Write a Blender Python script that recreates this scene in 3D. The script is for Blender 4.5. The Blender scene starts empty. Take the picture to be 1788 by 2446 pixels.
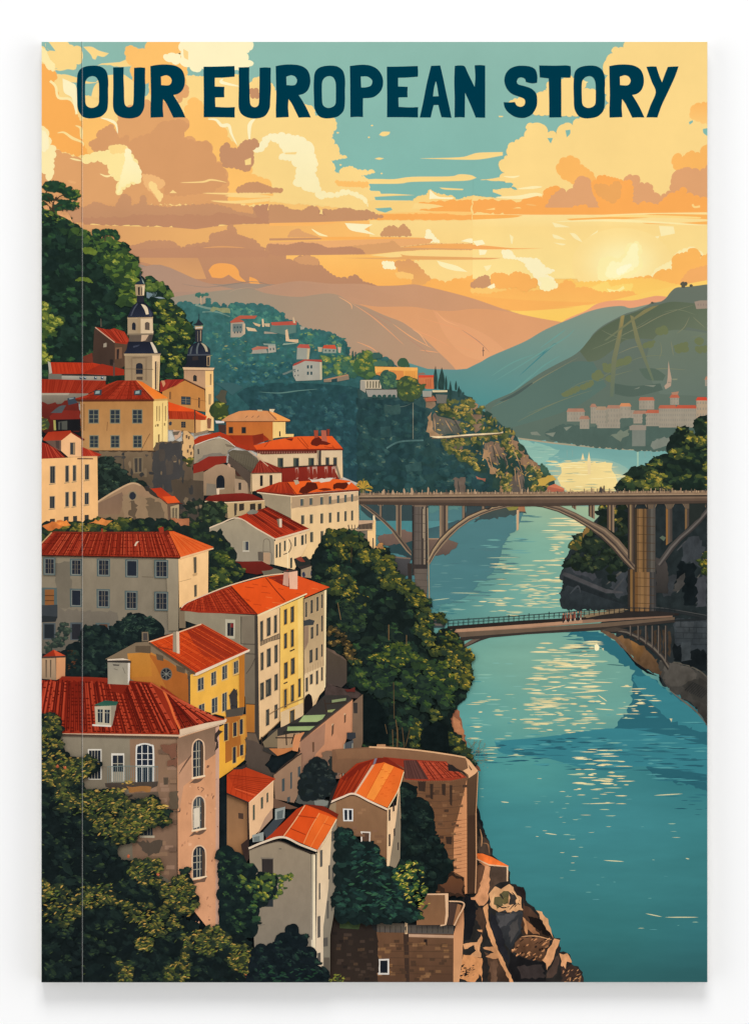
import bpy, bmesh, math, random
import numpy as np
from mathutils import Vector
from mathutils.geometry import tessellate_polygon

# ---------------------------------------------------------------- camera, world, light, exposure
scene = bpy.context.scene
PX = 0.21 / 1588.0                      # one unit of the cover drawing in metres (cover 210 x 297 mm)
CX, CY = 894.0, 1223.0
BOOK_H = 0.0062                         # thickness of the book
BOOK_LIFT = 0.0
cam_d = bpy.data.cameras.new('camera')
cam = bpy.data.objects.new('camera', cam_d)
scene.collection.objects.link(cam)
scene.camera = cam
CAM_Z = 2.4
cam.location = (0, 0, CAM_Z)
cam_d.sensor_fit = 'VERTICAL'
cam_d.sensor_height = 24.0
cam_d.lens = 24.0 * (CAM_Z - BOOK_H) / (2446 * PX)
cam_d.clip_start = 0.01
cam_d.clip_end = 200.0
vs = scene.view_settings
vs.view_transform = 'Standard'
vs.look = 'None'
vs.exposure = 0.0
vs.gamma = 1.0
vs.use_curve_mapping = False

world = bpy.data.worlds.new('World')
scene.world = world
world.use_nodes = True
wb = world.node_tree.nodes['Background']
wnt = world.node_tree
wtc = wnt.nodes.new('ShaderNodeTexCoord')
wsp = wnt.nodes.new('ShaderNodeSeparateXYZ')
wnt.links.new(wtc.outputs['Generated'], wsp.inputs[0])


def wmath(op, a, b, clamp=False):
    n = wnt.nodes.new('ShaderNodeMath')
    n.operation = op
    n.use_clamp = clamp
    for i, v in enumerate((a, b)):
        if isinstance(v, (int, float)):
            n.inputs[i].default_value = v
        elif v is not None:
            wnt.links.new(v, n.inputs[i])
    return n.outputs[0]


# a white studio: brighter walls left, right and beyond the head of the book, darker on the near side
WS = (0.21, 5.6, 0.28)
w_side = wmath('MULTIPLY', wmath('MULTIPLY', wmath('POWER', wmath('ABSOLUTE', wsp.outputs[0], None), 3.0), wmath('MAXIMUM', wsp.outputs[2], 0.0)), WS[1])
w_head = wmath('MULTIPLY', wmath('POWER', wmath('MAXIMUM', wsp.outputs[1], 0.0), 2.0), WS[2])
wnt.links.new(wmath('ADD', wmath('ADD', w_side, w_head), WS[0]), wb.inputs[1])
wb.inputs[0].default_value = (1.0, 1.0, 1.0, 1)


def area(name, loc, target, size, watts):
    d = bpy.data.lights.new(name, 'AREA')
    d.shape = 'DISK'
    d.size = size
    d.energy = watts
    o = bpy.data.objects.new(name, d)
    scene.collection.objects.link(o)
    o.location = loc
    o.rotation_euler = (Vector(target) - Vector(loc)).to_track_quat('-Z', 'Y').to_euler()
    return o


area('softbox_lamp', (0.0, 2.6, 2.3), (0, 0, 0), 1.8, 57)
area('overhead_lamp', (0.0, 0.0, 3.6), (0, 0, 0), 0.9, 1.0)

# ---------------------------------------------------------------- helpers for things


def lin(h):
    v = [int(h[i:i + 2], 16) / 255 for i in (0, 2, 4)]
    return [((c + 0.055) / 1.055) ** 2.4 if c > 0.04045 else c / 12.92 for c in v]


def link(o, parent=None):
    scene.collection.objects.link(o)
    if parent is not None:
        o.parent = parent
    return o


def box(name, x0, x1, y0, y1, z0, z1, mat, parent=None, bevel=0.0):
    bm = bmesh.new()
    bmesh.ops.create_cube(bm, size=1.0)
    for v in bm.verts:
        v.co = Vector(((x0 + x1) / 2 + v.co.x * (x1 - x0), (y0 + y1) / 2 + v.co.y * (y1 - y0), (z0 + z1) / 2 + v.co.z * (z1 - z0)))
    if bevel:
        bmesh.ops.bevel(bm, geom=bm.edges[:], offset=bevel, segments=3, affect='EDGES')
    me = bpy.data.meshes.new(name)
    bm.to_mesh(me)
    bm.free()
    me.materials.append(mat)
    return link(bpy.data.objects.new(name, me), parent)


def material(name, rgb, rough=0.6, spec=0.2, noise=0.0, scale=200.0, bump=0.0):
    m = bpy.data.materials.new(name)
    m.use_nodes = True
    nt = m.node_tree
    b = nt.nodes['Principled BSDF']
    b.inputs['Roughness'].default_value = rough
    b.inputs['Specular IOR Level'].default_value = spec
    b.inputs['Base Color'].default_value = (*rgb, 1)
    if noise or bump:
        tc = nt.nodes.new('ShaderNodeTexCoord')
        nz = nt.nodes.new('ShaderNodeTexNoise')
        nz.inputs['Scale'].default_value = scale
        nz.inputs['Detail'].default_value = 4
        nt.links.new(tc.outputs['Object'], nz.inputs['Vector'])
        if noise:
            mr = nt.nodes.new('ShaderNodeMapRange')
            mr.inputs['To Min'].default_value = 1 - noise
            mr.inputs['To Max'].default_value = 1 + noise
            nt.links.new(nz.outputs['Fac'], mr.inputs['Value'])
            mx = nt.nodes.new('ShaderNodeVectorMath')
            mx.operation = 'SCALE'
            mx.inputs[0].default_value = rgb
            nt.links.new(mr.outputs[0], mx.inputs['Scale'])
            nt.links.new(mx.outputs[0], b.inputs['Base Color'])
        if bump:
            bp = nt.nodes.new('ShaderNodeBump')
            bp.inputs['Strength'].default_value = bump
            bp.inputs['Distance'].default_value = 0.0001
            nt.links.new(nz.outputs['Fac'], bp.inputs['Height'])
            nt.links.new(bp.outputs[0], b.inputs['Normal'])
    return m


def ink_material(name, grain, scale, stretch=(1, 1, 1), detail=5.0, rough=0.55, hue=0.0):
    """printing ink: colour carried by each printed shape, mottled by a procedural grain"""
    m = bpy.data.materials.new(name)
    m.use_nodes = True
    nt = m.node_tree
    b = nt.nodes['Principled BSDF']
    b.inputs['Roughness'].default_value = rough
    b.inputs['Specular IOR Level'].default_value = 0.0
    at = nt.nodes.new('ShaderNodeAttribute')
    at.attribute_name = 'ink'
    tc = nt.nodes.new('ShaderNodeTexCoord')
    mp = nt.nodes.new('ShaderNodeMapping')
    mp.inputs['Scale'].default_value = stretch
    nz = nt.nodes.new('ShaderNodeTexNoise')
    nz.inputs['Scale'].default_value = scale
    nz.inputs['Detail'].default_value = detail
    nz.inputs['Roughness'].default_value = 0.62
    mr = nt.nodes.new('ShaderNodeMapRange')
    mr.inputs['From Min'].default_value = 0.3
    mr.inputs['From Max'].default_value = 0.7
    mr.inputs['To Min'].default_value = 1 - grain
    mr.inputs['To Max'].default_value = 1 + grain
    sc = nt.nodes.new('ShaderNodeVectorMath')
    sc.operation = 'SCALE'
    nt.links.new(tc.outputs['Object'], mp.inputs['Vector'])
    nt.links.new(mp.outputs[0], nz.inputs['Vector'])
    nt.links.new(nz.outputs['Fac'], mr.inputs['Value'])
    nt.links.new(at.outputs['Color'], sc.inputs[0])
    nt.links.new(mr.outputs[0], sc.inputs['Scale'])
    nt.links.new(sc.outputs[0], b.inputs['Base Color'])
    return m


INK = {
    'flat': ink_material('ink_flat', 0.02, 120),
    'title': ink_material('ink_title', 0.015, 200),
    'sky': ink_material('ink_sky', 0.035, 45),
    'wall': ink_material('ink_wall', 0.085, 320, (1, .5, 1)),
    'roof': ink_material('ink_roof', 0.17, 700, (1, 1, 1)),
    'leaf': ink_material('ink_leaf', 0.26, 480),
    'rock': ink_material('ink_rock', 0.30, 330, (1, .7, 1)),
    'water': ink_material('ink_water', 0.06, 130, (.35, 1.6, 1)),
}

# ---------------------------------------------------------------- the printed picture: flat ink shapes laid over each other
R = random.Random(7)
CELL = 2.0
BX0, BY0, BX1, BY1 = 100.0, 100.0, 1688.0, 2346.0
NXC, NYC = int((BX1 - BX0) / CELL) + 2, int((BY1 - BY0) / CELL) + 2
LEVEL = np.zeros((NYC, NXC), np.int32)
STEP = 1.0e-6
ELEMS = []
CUR = None
OX, OY, SC = 0.0, 0.0, 1.0


def origin(x, y, s=1652 / 550):
    """the coordinates that follow are read from an enlarged detail: its corner and its enlargement"""
    global OX, OY, SC
    OX, OY, SC = x, y, s


def E(name, label=None, ink='flat', kind=None):
    global CUR
    CUR = dict(name=name, label=label, ink=ink, v=[], f=[], c=[], kind=kind)
    ELEMS.append(CUR)
    return CUR


def pts_of(s):
    if isinstance(s, str):
        a = [float(t) for t in s.replace(',', ' ').split()]
        s = list(zip(a[0::2], a[1::2]))
    return [(OX + x / SC, OY + y / SC) for x, y in s]


def clip(poly):
    for ax, lim, sg in ((0, BX0, 1), (0, BX1, -1), (1, BY0, 1), (1, BY1, -1)):
        out = []
        n = len(poly)
        for i in range(n):
            a, b = poly[i], poly[(i + 1) % n]
            da, db = (a[ax] - lim) * sg, (b[ax] - lim) * sg
            if da >= 0:
                out.append(a)
            if (da >= 0) != (db >= 0):
                t = da / (da - db)
                out.append((a[0] + (b[0] - a[0]) * t, a[1] + (b[1] - a[1]) * t))
        poly = out
        if len(poly) < 3:
            return []
    return poly


def mask_of(poly, x0, y0, x1, y1):
    """even-odd fill of a polygon on the cell grid, grown by the cells of its edge"""
    ys = (np.arange(y0, y1) + 0.5) * CELL + BY0
    xs = (np.arange(x0, x1) + 0.5) * CELL + BX0
    p = np.array(poly)
    q = np.roll(p, -1, 0)
    m = np.zeros((y1 - y0, x1 - x0), bool)
    for (ax, ay), (bx, by) in zip(p, q):
        if ay == by:
            continue
        lo, hi = (ay, by) if ay < by else (by, ay)
        r0, r1 = np.searchsorted(ys, lo), np.searchsorted(ys, hi)
        if r1 > r0:
            xi = ax + (ys[r0:r1] - ay) * (bx - ax) / (by - ay)
            m[r0:r1] ^= xs[None, :] < xi[:, None]
    g = m.copy()
    g[1:] |= m[:-1]; g[:-1] |= m[1:]
    h = g.copy()
    h[:, 1:] |= g[:, :-1]; h[:, :-1] |= g[:, 1:]
    n = max(2, int(sum(math.hypot(b[0] - a[0], b[1] - a[1]) for a, b in zip(poly, poly[1:] + poly[:1])) / CELL / max(1, len(poly))) + 1)
    t = np.linspace(0, 1, n + 1)[None, :, None]
    e = (p[:, None] * (1 - t) + q[:, None] * t).reshape(-1, 2)
    ix = np.clip(((e[:, 0] - BX0) / CELL).astype(int) - x0, 0, x1 - x0 - 1)
    iy = np.clip(((e[:, 1] - BY0) / CELL).astype(int) - y0, 0, y1 - y0 - 1)
    h[iy, ix] = True
    return h


def tone(h):
    """house inks: greys printed a little warmer and deeper, tile reds a little deeper"""
    c = [int(h[i:i + 2], 16) for i in (0, 2, 4)]
    if CUR['ink'] == 'wall' and CUR['name'] in ('printed_house', 'printed_church'):
        v, s = max(c) / 255, (max(c) - min(c)) / max(1, max(c))
        if s < .32 and .36 < v < .82:
            c = [c[0] * .9, c[1] * .885, c[2] * .82]
        elif s > .7 and c[1] < .36 * c[0]:
            c = [c[0] * .9, c[1] * .9, c[2] * .95]
        elif s > .7 and c[1] < .52 * c[0]:
            c = [c[0] * .96, c[1] * .93, c[2] * .95]
    return lin(''.join('%02x' % int(x) for x in c))


def glow(x, y, rx, ry, inner, outer, k=8):
    """a soft round blend from an inner to an outer colour, as rings"""
    a, b = lin(inner), lin(outer)
    x0, x1 = int((x - rx - BX0) / CELL), int((x + rx - BX0) / CELL) + 1
    y0, y1 = int((y - ry - BY0) / CELL), int((y + ry - BY0) / CELL) + 1
    sub = LEVEL[max(0, y0):y1, max(0, x0):x1]
    lv = int(sub.max()) + 1
    sub[:] = lv
    n0 = len(CUR['v'])
    N = 36
    for i in range(k + 1):
        t = i / k
        e = t * t * (3 - 2 * t)
        for j in range(N):
            q = 2 * math.pi * j / N
            px, py = min(max(x + rx * t * math.cos(q), BX0), BX1), min(max(y + ry * t * math.sin(q), BY0), BY1)
            CUR['v'].append(((px - CX) * PX, (CY - py) * PX, lv * STEP))
            CUR['c'].append([a[c] * (1 - e) + b[c] * e for c in range(3)])
    for i in range(k):
        for j in range(N):
            p, q = n0 + i * N + j, n0 + i * N + (j + 1) % N
            if i:
                CUR['f'].append((p, q, q + N, p + N)[::-1])
            else:
                CUR['f'].append((p, q + N, p + N)[::-1])


def put(poly, col, col2=None, ang=None, holes=None):
    """poly in drawing units; col, col2 hex colours (a blend from top to bottom, or along ang)"""
    poly = clip(poly)
    if len(poly) < 3:
        return
    xs = [p[0] for p in poly]
    ys = [p[1] for p in poly]
    x0 = max(0, int((min(xs) - BX0) / CELL)); x1 = min(NXC, int((max(xs) - BX0) / CELL) + 1)
    y0 = max(0, int((min(ys) - BY0) / CELL)); y1 = min(NYC, int((max(ys) - BY0) / CELL) + 1)
    if x1 <= x0 or y1 <= y0:
        return
    sub = LEVEL[y0:y1, x0:x1]
    if (x1 - x0) * (y1 - y0) <= 24:
        lv = int(sub.max()) + 1
        sub[:] = lv
        m = None
    else:
        m = mask_of(poly, x0, y0, x1, y1)
        lv = int(sub[m].max()) + 1 if m.any() else int(sub.max()) + 1
        sub[m] = lv
    z = (lv + R.random() * 0.4) * STEP
    n0 = len(CUR['v'])
    c1 = tone(col)
    c2 = tone(col2) if col2 else None
    a = math.radians(90 if ang is None else ang)
    dx, dy = math.cos(a), math.sin(a)
    allp = list(poly)
    for h in holes or []:
        allp += h
    if c2:
        pr = [p[0] * dx + p[1] * dy for p in poly]
        lo, hi = min(pr), max(pr)
    for p in allp:
        CUR['v'].append(((p[0] - CX) * PX, (CY - p[1]) * PX, z))
        if c2:
            t = (p[0] * dx + p[1] * dy - lo) / max(1e-6, hi - lo)
            CUR['c'].append([c1[k] * (1 - t) + c2[k] * t for k in range(3)])
        else:
            CUR['c'].append(c1)
    if len(allp) == 3:
        tris = [(0, 1, 2)]
    else:
        tris = tessellate_polygon([[Vector((*p, 0)) for p in poly]] + [[Vector((*p, 0)) for p in h] for h in holes or []])
    n = len(poly)
    full = abs(sum(poly[i][0] * poly[(i + 1) % n][1] - poly[(i + 1) % n][0] * poly[i][1] for i in range(n)))
    got = sum(abs((allp[b][0] - allp[a][0]) * (allp[c][1] - allp[a][1]) - (allp[b][1] - allp[a][1]) * (allp[c][0] - allp[a][0])) for a, b, c in tris)
    if not holes and abs(got - full) > .02:      # an outline that crosses itself: its triangles lie in planes of their own
        vs_, cs_ = CUR['v'][n0:], CUR['c'][n0:]
        if m is None:
            sub[:] = lv + 3
        else:
            sub[m] = lv + 3
        del CUR['v'][n0:], CUR['c'][n0:]
        for k, t in enumerate(tris):
            A, B_, C_ = (allp[i] for i in t)
            cr = (B_[0] - A[0]) * (C_[1] - A[1]) - (B_[1] - A[1]) * (C_[0] - A[0])
            if abs(cr) < 1e-7:
                continue
            b = len(CUR['v'])
            for i in (t if cr < 0 else (t[0], t[2], t[1])):
                CUR['v'].append((vs_[i][0], vs_[i][1], z + (k % 3) * STEP))
                CUR['c'].append(cs_[i])
            CUR['f'].append((b, b + 1, b + 2))
        return
    for t in tris:
        A, B_, C_ = (allp[i] for i in t)
        cr = (B_[0] - A[0]) * (C_[1] - A[1]) - (B_[1] - A[1]) * (C_[0] - A[0])
        if abs(cr) < 1e-7:
            continue
        t = t if cr < 0 else (t[0], t[2], t[1])
        CUR['f'].append(tuple(n0 + i for i in t))


def smooth(pts, k=4, lim=55):
    """rounds every gentle corner of a closed outline, keeps the sharp ones"""
    n = len(pts)
    corner = []
    for i in range(n):
        a, b, c = pts[i - 1], pts[i], pts[(i + 1) % n]
        t = abs((math.atan2(c[1] - b[1], c[0] - b[0]) - math.atan2(b[1] - a[1], b[0] - a[0]) + math.pi) % (2 * math.pi) - math.pi)
        corner.append(math.degrees(t) > lim)
    out = []
    for i in range(n):
        p0, p1, p2, p3 = pts[i - 1], pts[i], pts[(i + 1) % n], pts[(i + 2) % n]
        if corner[i]:
            p0 = (2 * p1[0] - p2[0], 2 * p1[1] - p2[1])
        if corner[(i + 1) % n]:
            p3 = (2 * p2[0] - p1[0], 2 * p2[1] - p1[1])
        for j in range(k):
            t = j / k
            out.append(tuple(0.5 * (2 * p1[d] + (p2[d] - p0[d]) * t + (2 * p0[d] - 5 * p1[d] + 4 * p2[d] - p3[d]) * t * t
                                    + (3 * p1[d] - p0[d] - 3 * p2[d] + p3[d]) * t ** 3) for d in (0, 1)))
    return out


def rough(pts, amp, step=7.0):
    out = []
    n = len(pts)
    for i in range(n):
        a, b = pts[i], pts[(i + 1) % n]
        L = math.hypot(b[0] - a[0], b[1] - a[1])
        m = max(1, int(L / step))
        for j in range(m):
            t = (j + (R.random() - .5) * .5 if j else 0) / m
            x, y = a[0] + (b[0] - a[0]) * t, a[1] + (b[1] - a[1]) * t
            out.append((x + R.uniform(-amp, amp), y + R.uniform(-amp, amp)))
    return out


def puffy(pts, r=7.0):
    """outline of billowing cloud or foliage: small outward bulges along every edge"""
    n = len(pts)
    area2 = sum(pts[i][0] * pts[(i + 1) % n][1] - pts[(i + 1) % n][0] * pts[i][1] for i in range(n))
    sg = 1 if area2 > 0 else -1
    out = []
    for i in range(n):
        a, b = pts[i], pts[(i + 1) % n]
        L = math.hypot(b[0] - a[0], b[1] - a[1])
        if L < r * .8:
            out.append(a)
            continue
        m = max(1, int(round(L / (r * R.uniform(1.4, 2.4)))))
        nx, ny = (b[1] - a[1]) / L * sg, -(b[0] - a[0]) / L * sg
        cuts = sorted([0.0, 1.0] + [(j + R.uniform(-.3, .3)) / m for j in range(1, m)])
        for j in range(m):
            t0, t1 = cuts[j], cuts[j + 1]
            h = (t1 - t0) * L * R.uniform(.12, .34)
            for q in (0.0, .2, .5, .8):
                t = t0 + (t1 - t0) * q
                o = h * math.sin(math.pi * q) ** .7 if q else 0
                out.append((a[0] + (b[0] - a[0]) * t + nx * o, a[1] + (b[1] - a[1]) * t + ny * o))
    return out


def sound(poly):
    """True when the outline can be filled cleanly (its triangles cover exactly its area)"""
    n = len(poly)
    a = abs(sum(poly[i][0] * poly[(i + 1) % n][1] - poly[(i + 1) % n][0] * poly[i][1] for i in range(n)))
    t = 0
    for i, j, k in tessellate_polygon([[Vector((*p, 0)) for p in poly]]):
        A, B, D = poly[i], poly[j], poly[k]
        t += abs((B[0] - A[0]) * (D[1] - A[1]) - (B[1] - A[1]) * (D[0] - A[0]))
    return abs(t - a) < .004 * a + 1


def varied(make, pts, *a):
    """an irregular outline that fills cleanly; calmer each time it does not"""
    for k in (1, .85, .7, .55, .4, .25):
        q = make(pts, a[0] * k, *a[1:])
        if sound(clip(q) or q):
            return q
    BAD.append(pts[0])
    return pts


BAD = []


def P(col, s, col2=None, ang=None):
    put(pts_of(s), col, col2, ang)


def S(col, s, col2=None, ang=None, holes=None):
    p = pts_of(s)
    q = smooth(p)
    put(q if sound(clip(q) or q) else p, col, col2, ang, [smooth(pts_of(h)) for h in holes or []])


def C(col, s, r=7.0, col2=None, ang=None):
    put(varied(puffy, pts_of(s), r), col, col2, ang)


def K(col, s, amp=2.0, col2=None, step=7.0, ang=None):
    put(varied(rough, pts_of(s), amp, step), col, col2, ang)


def line_raw(col, w, p, taper=False):
    L, Rr = [], []
    n = len(p)
    for i in range(n):
        a, b = p[max(0, i - 1)], p[min(n - 1, i + 1)]
        l = math.hypot(b[0] - a[0], b[1] - a[1]) or 1
        ww = w / 2 * ((1 - abs(2 * i / (n - 1) - 1)) ** .6 if taper else 1)
        nx, ny = -(b[1] - a[1]) / l * ww, (b[0] - a[0]) / l * ww
        L.append((p[i][0] + nx, p[i][1] + ny))
        Rr.append((p[i][0] - nx, p[i][1] - ny))
    put(L + Rr[::-1], col)


def L(col, w, s, taper=False):
    """stroke; w in drawing units"""
    line_raw(col, w, pts_of(s), taper)


def LS(col, w, s, taper=False):
    p = pts_of(s)
    q = []
    for i in range(len(p) - 1):
        p0, p1, p2, p3 = p[max(0, i - 1)], p[i], p[i + 1], p[min(len(p) - 1, i + 2)]
        for j in range(5):
            t = j / 5
            q.append(tuple(0.5 * (2 * p1[d] + (p2[d] - p0[d]) * t + (2 * p0[d] - 5 * p1[d] + 4 * p2[d] - p3[d]) * t * t
                                  + (3 * p1[d] - p0[d] - 3 * p2[d] + p3[d]) * t ** 3) for d in (0, 1)))
    q.append(p[-1])
    line_raw(col, w, q, taper)


def inside(p, poly):
    x, y = p
    r = False
    n = len(poly)
    for i in range(n):
        (ax, ay), (bx, by) = poly[i], poly[i - 1]
        if (ay > y) != (by > y) and x < (bx - ax) * (y - ay) / (by - ay) + ax:
            r = not r
    return r


def blob(x, y, rx, ry, a=0.0, n=9, j=.28):
    ca, sa = math.cos(a), math.sin(a)
    o = []
    for i in range(n):
        t = 2 * math.pi * (i + R.uniform(-.25, .25)) / n
        k = 1 + R.uniform(-j, j)
        u, v = rx * k * math.cos(t), ry * k * math.sin(t)
        o.append((x + u * ca - v * sa, y + u * sa + v * ca))
    return o


def scatter(poly, n):
    xs = [p[0] for p in poly]
    ys = [p[1] for p in poly]
    out = []
    k = 0
    while len(out) < n and k < n * 30:
        k += 1
        p = (R.uniform(min(xs), max(xs)), R.uniform(min(ys), max(ys)))
        if inside(p, poly):
            out.append(p)
    return out


def leaves(s, n, size, pal, lit=(1, -1), over=None, base=None, r=None):
    """a mass of foliage: base outline, then clumps that are dark below and lit towards the sun.
    pal: dark, mid, light, bright"""
    poly = pts_of(s)
    if base:
        put(varied(puffy, poly, r or size * 1.2), base)
    pts = sorted(scatter(poly, n), key=lambda p: p[1])
    xs, ys = [p[0] for p in poly], [p[1] for p in poly]
    cr = size * 3.0
    crowns = [(x + R.uniform(-.4, .4) * cr, y + R.uniform(-.4, .4) * cr, R.uniform(-.12, .12)) for x in np.arange(min(xs), max(xs) + cr, cr) for y in np.arange(min(ys), max(ys) + cr, cr * .8)]
    for x, y in pts:
        sz = size * R.uniform(.55, 1.25)
        put(blob(x, y, sz, sz * R.uniform(.45, .8), R.uniform(-.9, .7), 11, .36), R.choice(pal[0]))
        c = min(crowns, key=lambda q: (q[0] - x) ** 2 + (q[1] - y) ** 2)
        k = R.uniform(.15, .7) + c[2] + ((x - c[0]) * lit[0] + (y - c[1]) * lit[1]) / cr * .75
        if k > .25:
            put(blob(x + sz * .22 * lit[0], y + sz * .22 * lit[1], sz * .74, sz * .4, R.uniform(-.3, 1.0), 13, .5), R.choice(pal[1]))
        if k > .5:
            put(blob(x + sz * .35 * lit[0], y + sz * .33 * lit[1], sz * .5, sz * .24, R.uniform(-.3, 1.0), 13, .6), R.choice(pal[2]))
        if k > .72:
            for q in range(2):
                put(blob(x + sz * R.uniform(-.3, .8) * lit[0], y + sz * R.uniform(-.1, .6) * lit[1], sz * R.uniform(.18, .4), sz * .12, R.uniform(-.4, 1.0), 9, .5), R.choice(pal[3]))


def sprigs(s, n, size, cols, ang=(-.9, .3)):
    """small pointed leaves scattered over an area"""
    for x, y in scatter(pts_of(s), n):
        a = R.uniform(*ang)
        l = size * R.uniform(.5, 1.3)
        w = l * R.uniform(.22, .4)
        ca, sa = math.cos(a), math.sin(a)
        o = [(-l, 0), (-l * .3, -w), (l * .4, -w * .8), (l, 0), (l * .3, w * .8), (-l * .4, w * .7)]
        put([(x + u * ca - v * sa, y + u * sa + v * ca) for u, v in o], R.choice(cols))


def lerp(a, b, t):
    return (a[0] + (b[0] - a[0]) * t, a[1] + (b[1] - a[1]) * t)


def quad_at(q, u, v):
    return lerp(lerp(q[0], q[1], u), lerp(q[3], q[2], u), v)


def tiles(s, n, col, w=1.4, rows=0, rcol=None, jit=.15, part=1.0):
    """tile courses of a roof face s = top-left, top-right, bottom-right, bottom-left"""
    q = pts_of(s)
    for i in range(n):
        if R.random() > part:
            continue
        u = (i + .5 + R.uniform(-jit, jit)) / n
        c = R.choice(col) if isinstance(col, (list, tuple)) else col
        a, b = quad_at(q, u, R.uniform(0, .06)), quad_at(q, u, R.uniform(.93, 1.0))
        m = lerp(a, b, .5)
        line_raw(c, w * R.uniform(.7, 1.2), [a, (m[0] + R.uniform(-.6, .6), m[1]), b])
    for j in range(rows):
        v = (j + .5) / rows
        for i in range(0, n, 2):
            if R.random() < .6:
                a, b = quad_at(q, (i + R.random() * .3) / n, v), quad_at(q, min(1, (i + 1.6) / n), v)
                line_raw(rcol or col, w * .9, [a, b])


def win(q, u, v, w, h, glass='232c33', frame=None, sill=None, cross=None, fw=2.0, shade=None):
    """one window in a wall q (drawing units): centre u,v and size w,h as fractions"""
    def Q(a, b, c, d):
        return [quad_at(q, a, b), quad_at(q, c, b), quad_at(q, c, d), quad_at(q, a, d)]
    u0, u1, v0, v1 = u - w / 2, u + w / 2, v - h / 2, v + h / 2
    W = math.hypot(q[1][0] - q[0][0], q[1][1] - q[0][1]) or 1
    H = math.hypot(q[3][0] - q[0][0], q[3][1] - q[0][1]) or 1
    fu, fv = fw / W, fw / H
    if frame:
        put(Q(u0 - fu, v0 - fv, u1 + fu, v1 + fv), frame)
    put(Q(u0, v0, u1, v1), glass)
    if shade:
        put(Q(u0, v0, u0 + (u1 - u0) * .45, v1), shade)
    if cross:
        put(Q((u0 + u1) / 2 - .45 * fu, v0, (u0 + u1) / 2 + .45 * fu, v1), cross)
        for t in (.36, .68):
            put(Q(u0, v0 + (v1 - v0) * t - .35 * fv, u1, v0 + (v1 - v0) * t + .35 * fv), cross)
    if sill:
        put(Q(u0 - fu * 1.6, v1 + fv * .8, u1 + fu * 1.6, v1 + fv * 2.0), sill)


def wins(s, us, vs_, w, h, **k):
    q = pts_of(s)
    for v in vs_:
        for u in us:
            win(q, u, v, w, h, **k)


def field(x0, y0, x1, y1, rows, sub=5):
    """a soft blend of colours over a rectangle, given as rows of colours"""
    global LEVEL
    n, m = len(rows), len(rows[0])
    col = [[[k * f for k, f in zip(lin(c), (1.0, .985, .93))] for c in r] for r in rows]
    base = len(CUR['v'])
    A, B = (n - 1) * sub, (m - 1) * sub
    for i in range(A + 1):
        for j in range(B + 1):
            fi, fj = i / sub, j / sub
            a, b = min(n - 2, int(fi)), min(m - 2, int(fj))
            u, v = fi - a, fj - b
            u, v = u * u * (3 - 2 * u), v * v * (3 - 2 * v)
            CUR['c'].append([(col[a][b][k] * (1 - v) + col[a][b + 1][k] * v) * (1 - u) + (col[a + 1][b][k] * (1 - v) + col[a + 1][b + 1][k] * v) * u for k in range(3)])
            x, y = x0 + (x1 - x0) * j / B, y0 + (y1 - y0) * i / A
            CUR['v'].append(((x - CX) * PX, (CY - y) * PX, 0))
    cx0, cy0, cx1, cy1 = int((x0 - BX0) / CELL), int((y0 - BY0) / CELL), int((x1 - BX0) / CELL) + 1, int((y1 - BY0) / CELL) + 1
    s = LEVEL[cy0:cy1, cx0:cx1]
    lv = int(s.max()) + 1
    s[:] = lv
    for k in range(base, len(CUR['v'])):
        CUR['v'][k] = (*CUR['v'][k][:2], lv * STEP)
    for i in range(A):
        for j in range(B):
            p = base + i * (B + 1) + j
            CUR['f'].append((p, p + B + 1, p + B + 2, p + 1))


def glints(s, n, cols, wr=(4, 16), hr=(.8, 2.2)):
    """short level strokes of light or dark on the water"""
    for x, y in scatter(pts_of(s), n):
        w, h = R.uniform(*wr), R.uniform(*hr)
        o = [(x - w, y + R.uniform(-.5, .5)), (x - w * .4, y - h * .6), (x + w * .3, y - h * .7), (x + w, y + R.uniform(-.8, .8)),
             (x + w * .4, y + h * .6), (x - w * .3, y + h * .5)]
        put(o, R.choice(cols))

# ---------------------------------------------------------------- printed sky and clouds
A1 = (100, 100); A2 = (650, 100); A3 = (1138, 100)
TEAL, TEAL2 = '8eb9ab', '82b7ab'
CRE, CRL, WHT = 'fbd78a', 'fde39a', 'fef1c1'
ORA, ORL, TAN, TN2, MAU = 'fbb05a', 'fdc16c', 'e2a56c', 'd89c69', 'c8926b'
E('printed_sky', 'teal evening sky printed behind the clouds', 'sky')
origin(0, 0, 1)
P(TEAL, '100 100 1688 100 1688 480 100 480', TEAL2)
E('printed_horizon_glow', 'pale yellow printed sky above the far hills', 'sky')
P(CRE, '100 478 900 478 1060 480 1400 474 1688 474 1688 760 100 760', 'fdc564')

# ---- left cloud bank
E('printed_cloud', 'towering cream and orange printed cloud filling the upper left of the cover', 'sky')
origin(*A1)
C(CRE, '-20 -20 0 30 30 60 60 130 120 230 180 260 270 300 300 380 350 400 360 330 400 280 500 245 560 240 640 300 700 350 760 385 780 260 1000 240 1150 250 1290 260 1440 230 1490 300 1540 255 1600 270 1660 315 1690 400 1850 430 1905 460 1950 480 1960 530 2100 550 2112 600 2092 640 2075 690 2095 735 2125 750 2135 810 2190 830 2072 850 2100 890 2090 930 2135 950 2155 905 2215 893 2265 918 2390 936 2290 960 2345 990 2345 1060 2400 1150 2400 1300 -20 1300', 10)
C(CRE, '30 0 140 0 200 20 232 36 265 30 285 60 290 130 250 160 240 205 170 215 110 190 40 120 60 60', 9)
P(TEAL, '28 0 50 0 100 66 60 62 30 42')
S(CRE, '298 35 360 35 410 62 482 82 445 108 400 98 385 128 365 120 350 90')
P(CRE, '380 178 430 155 560 145 620 120 650 160 640 185 500 182')
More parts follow.
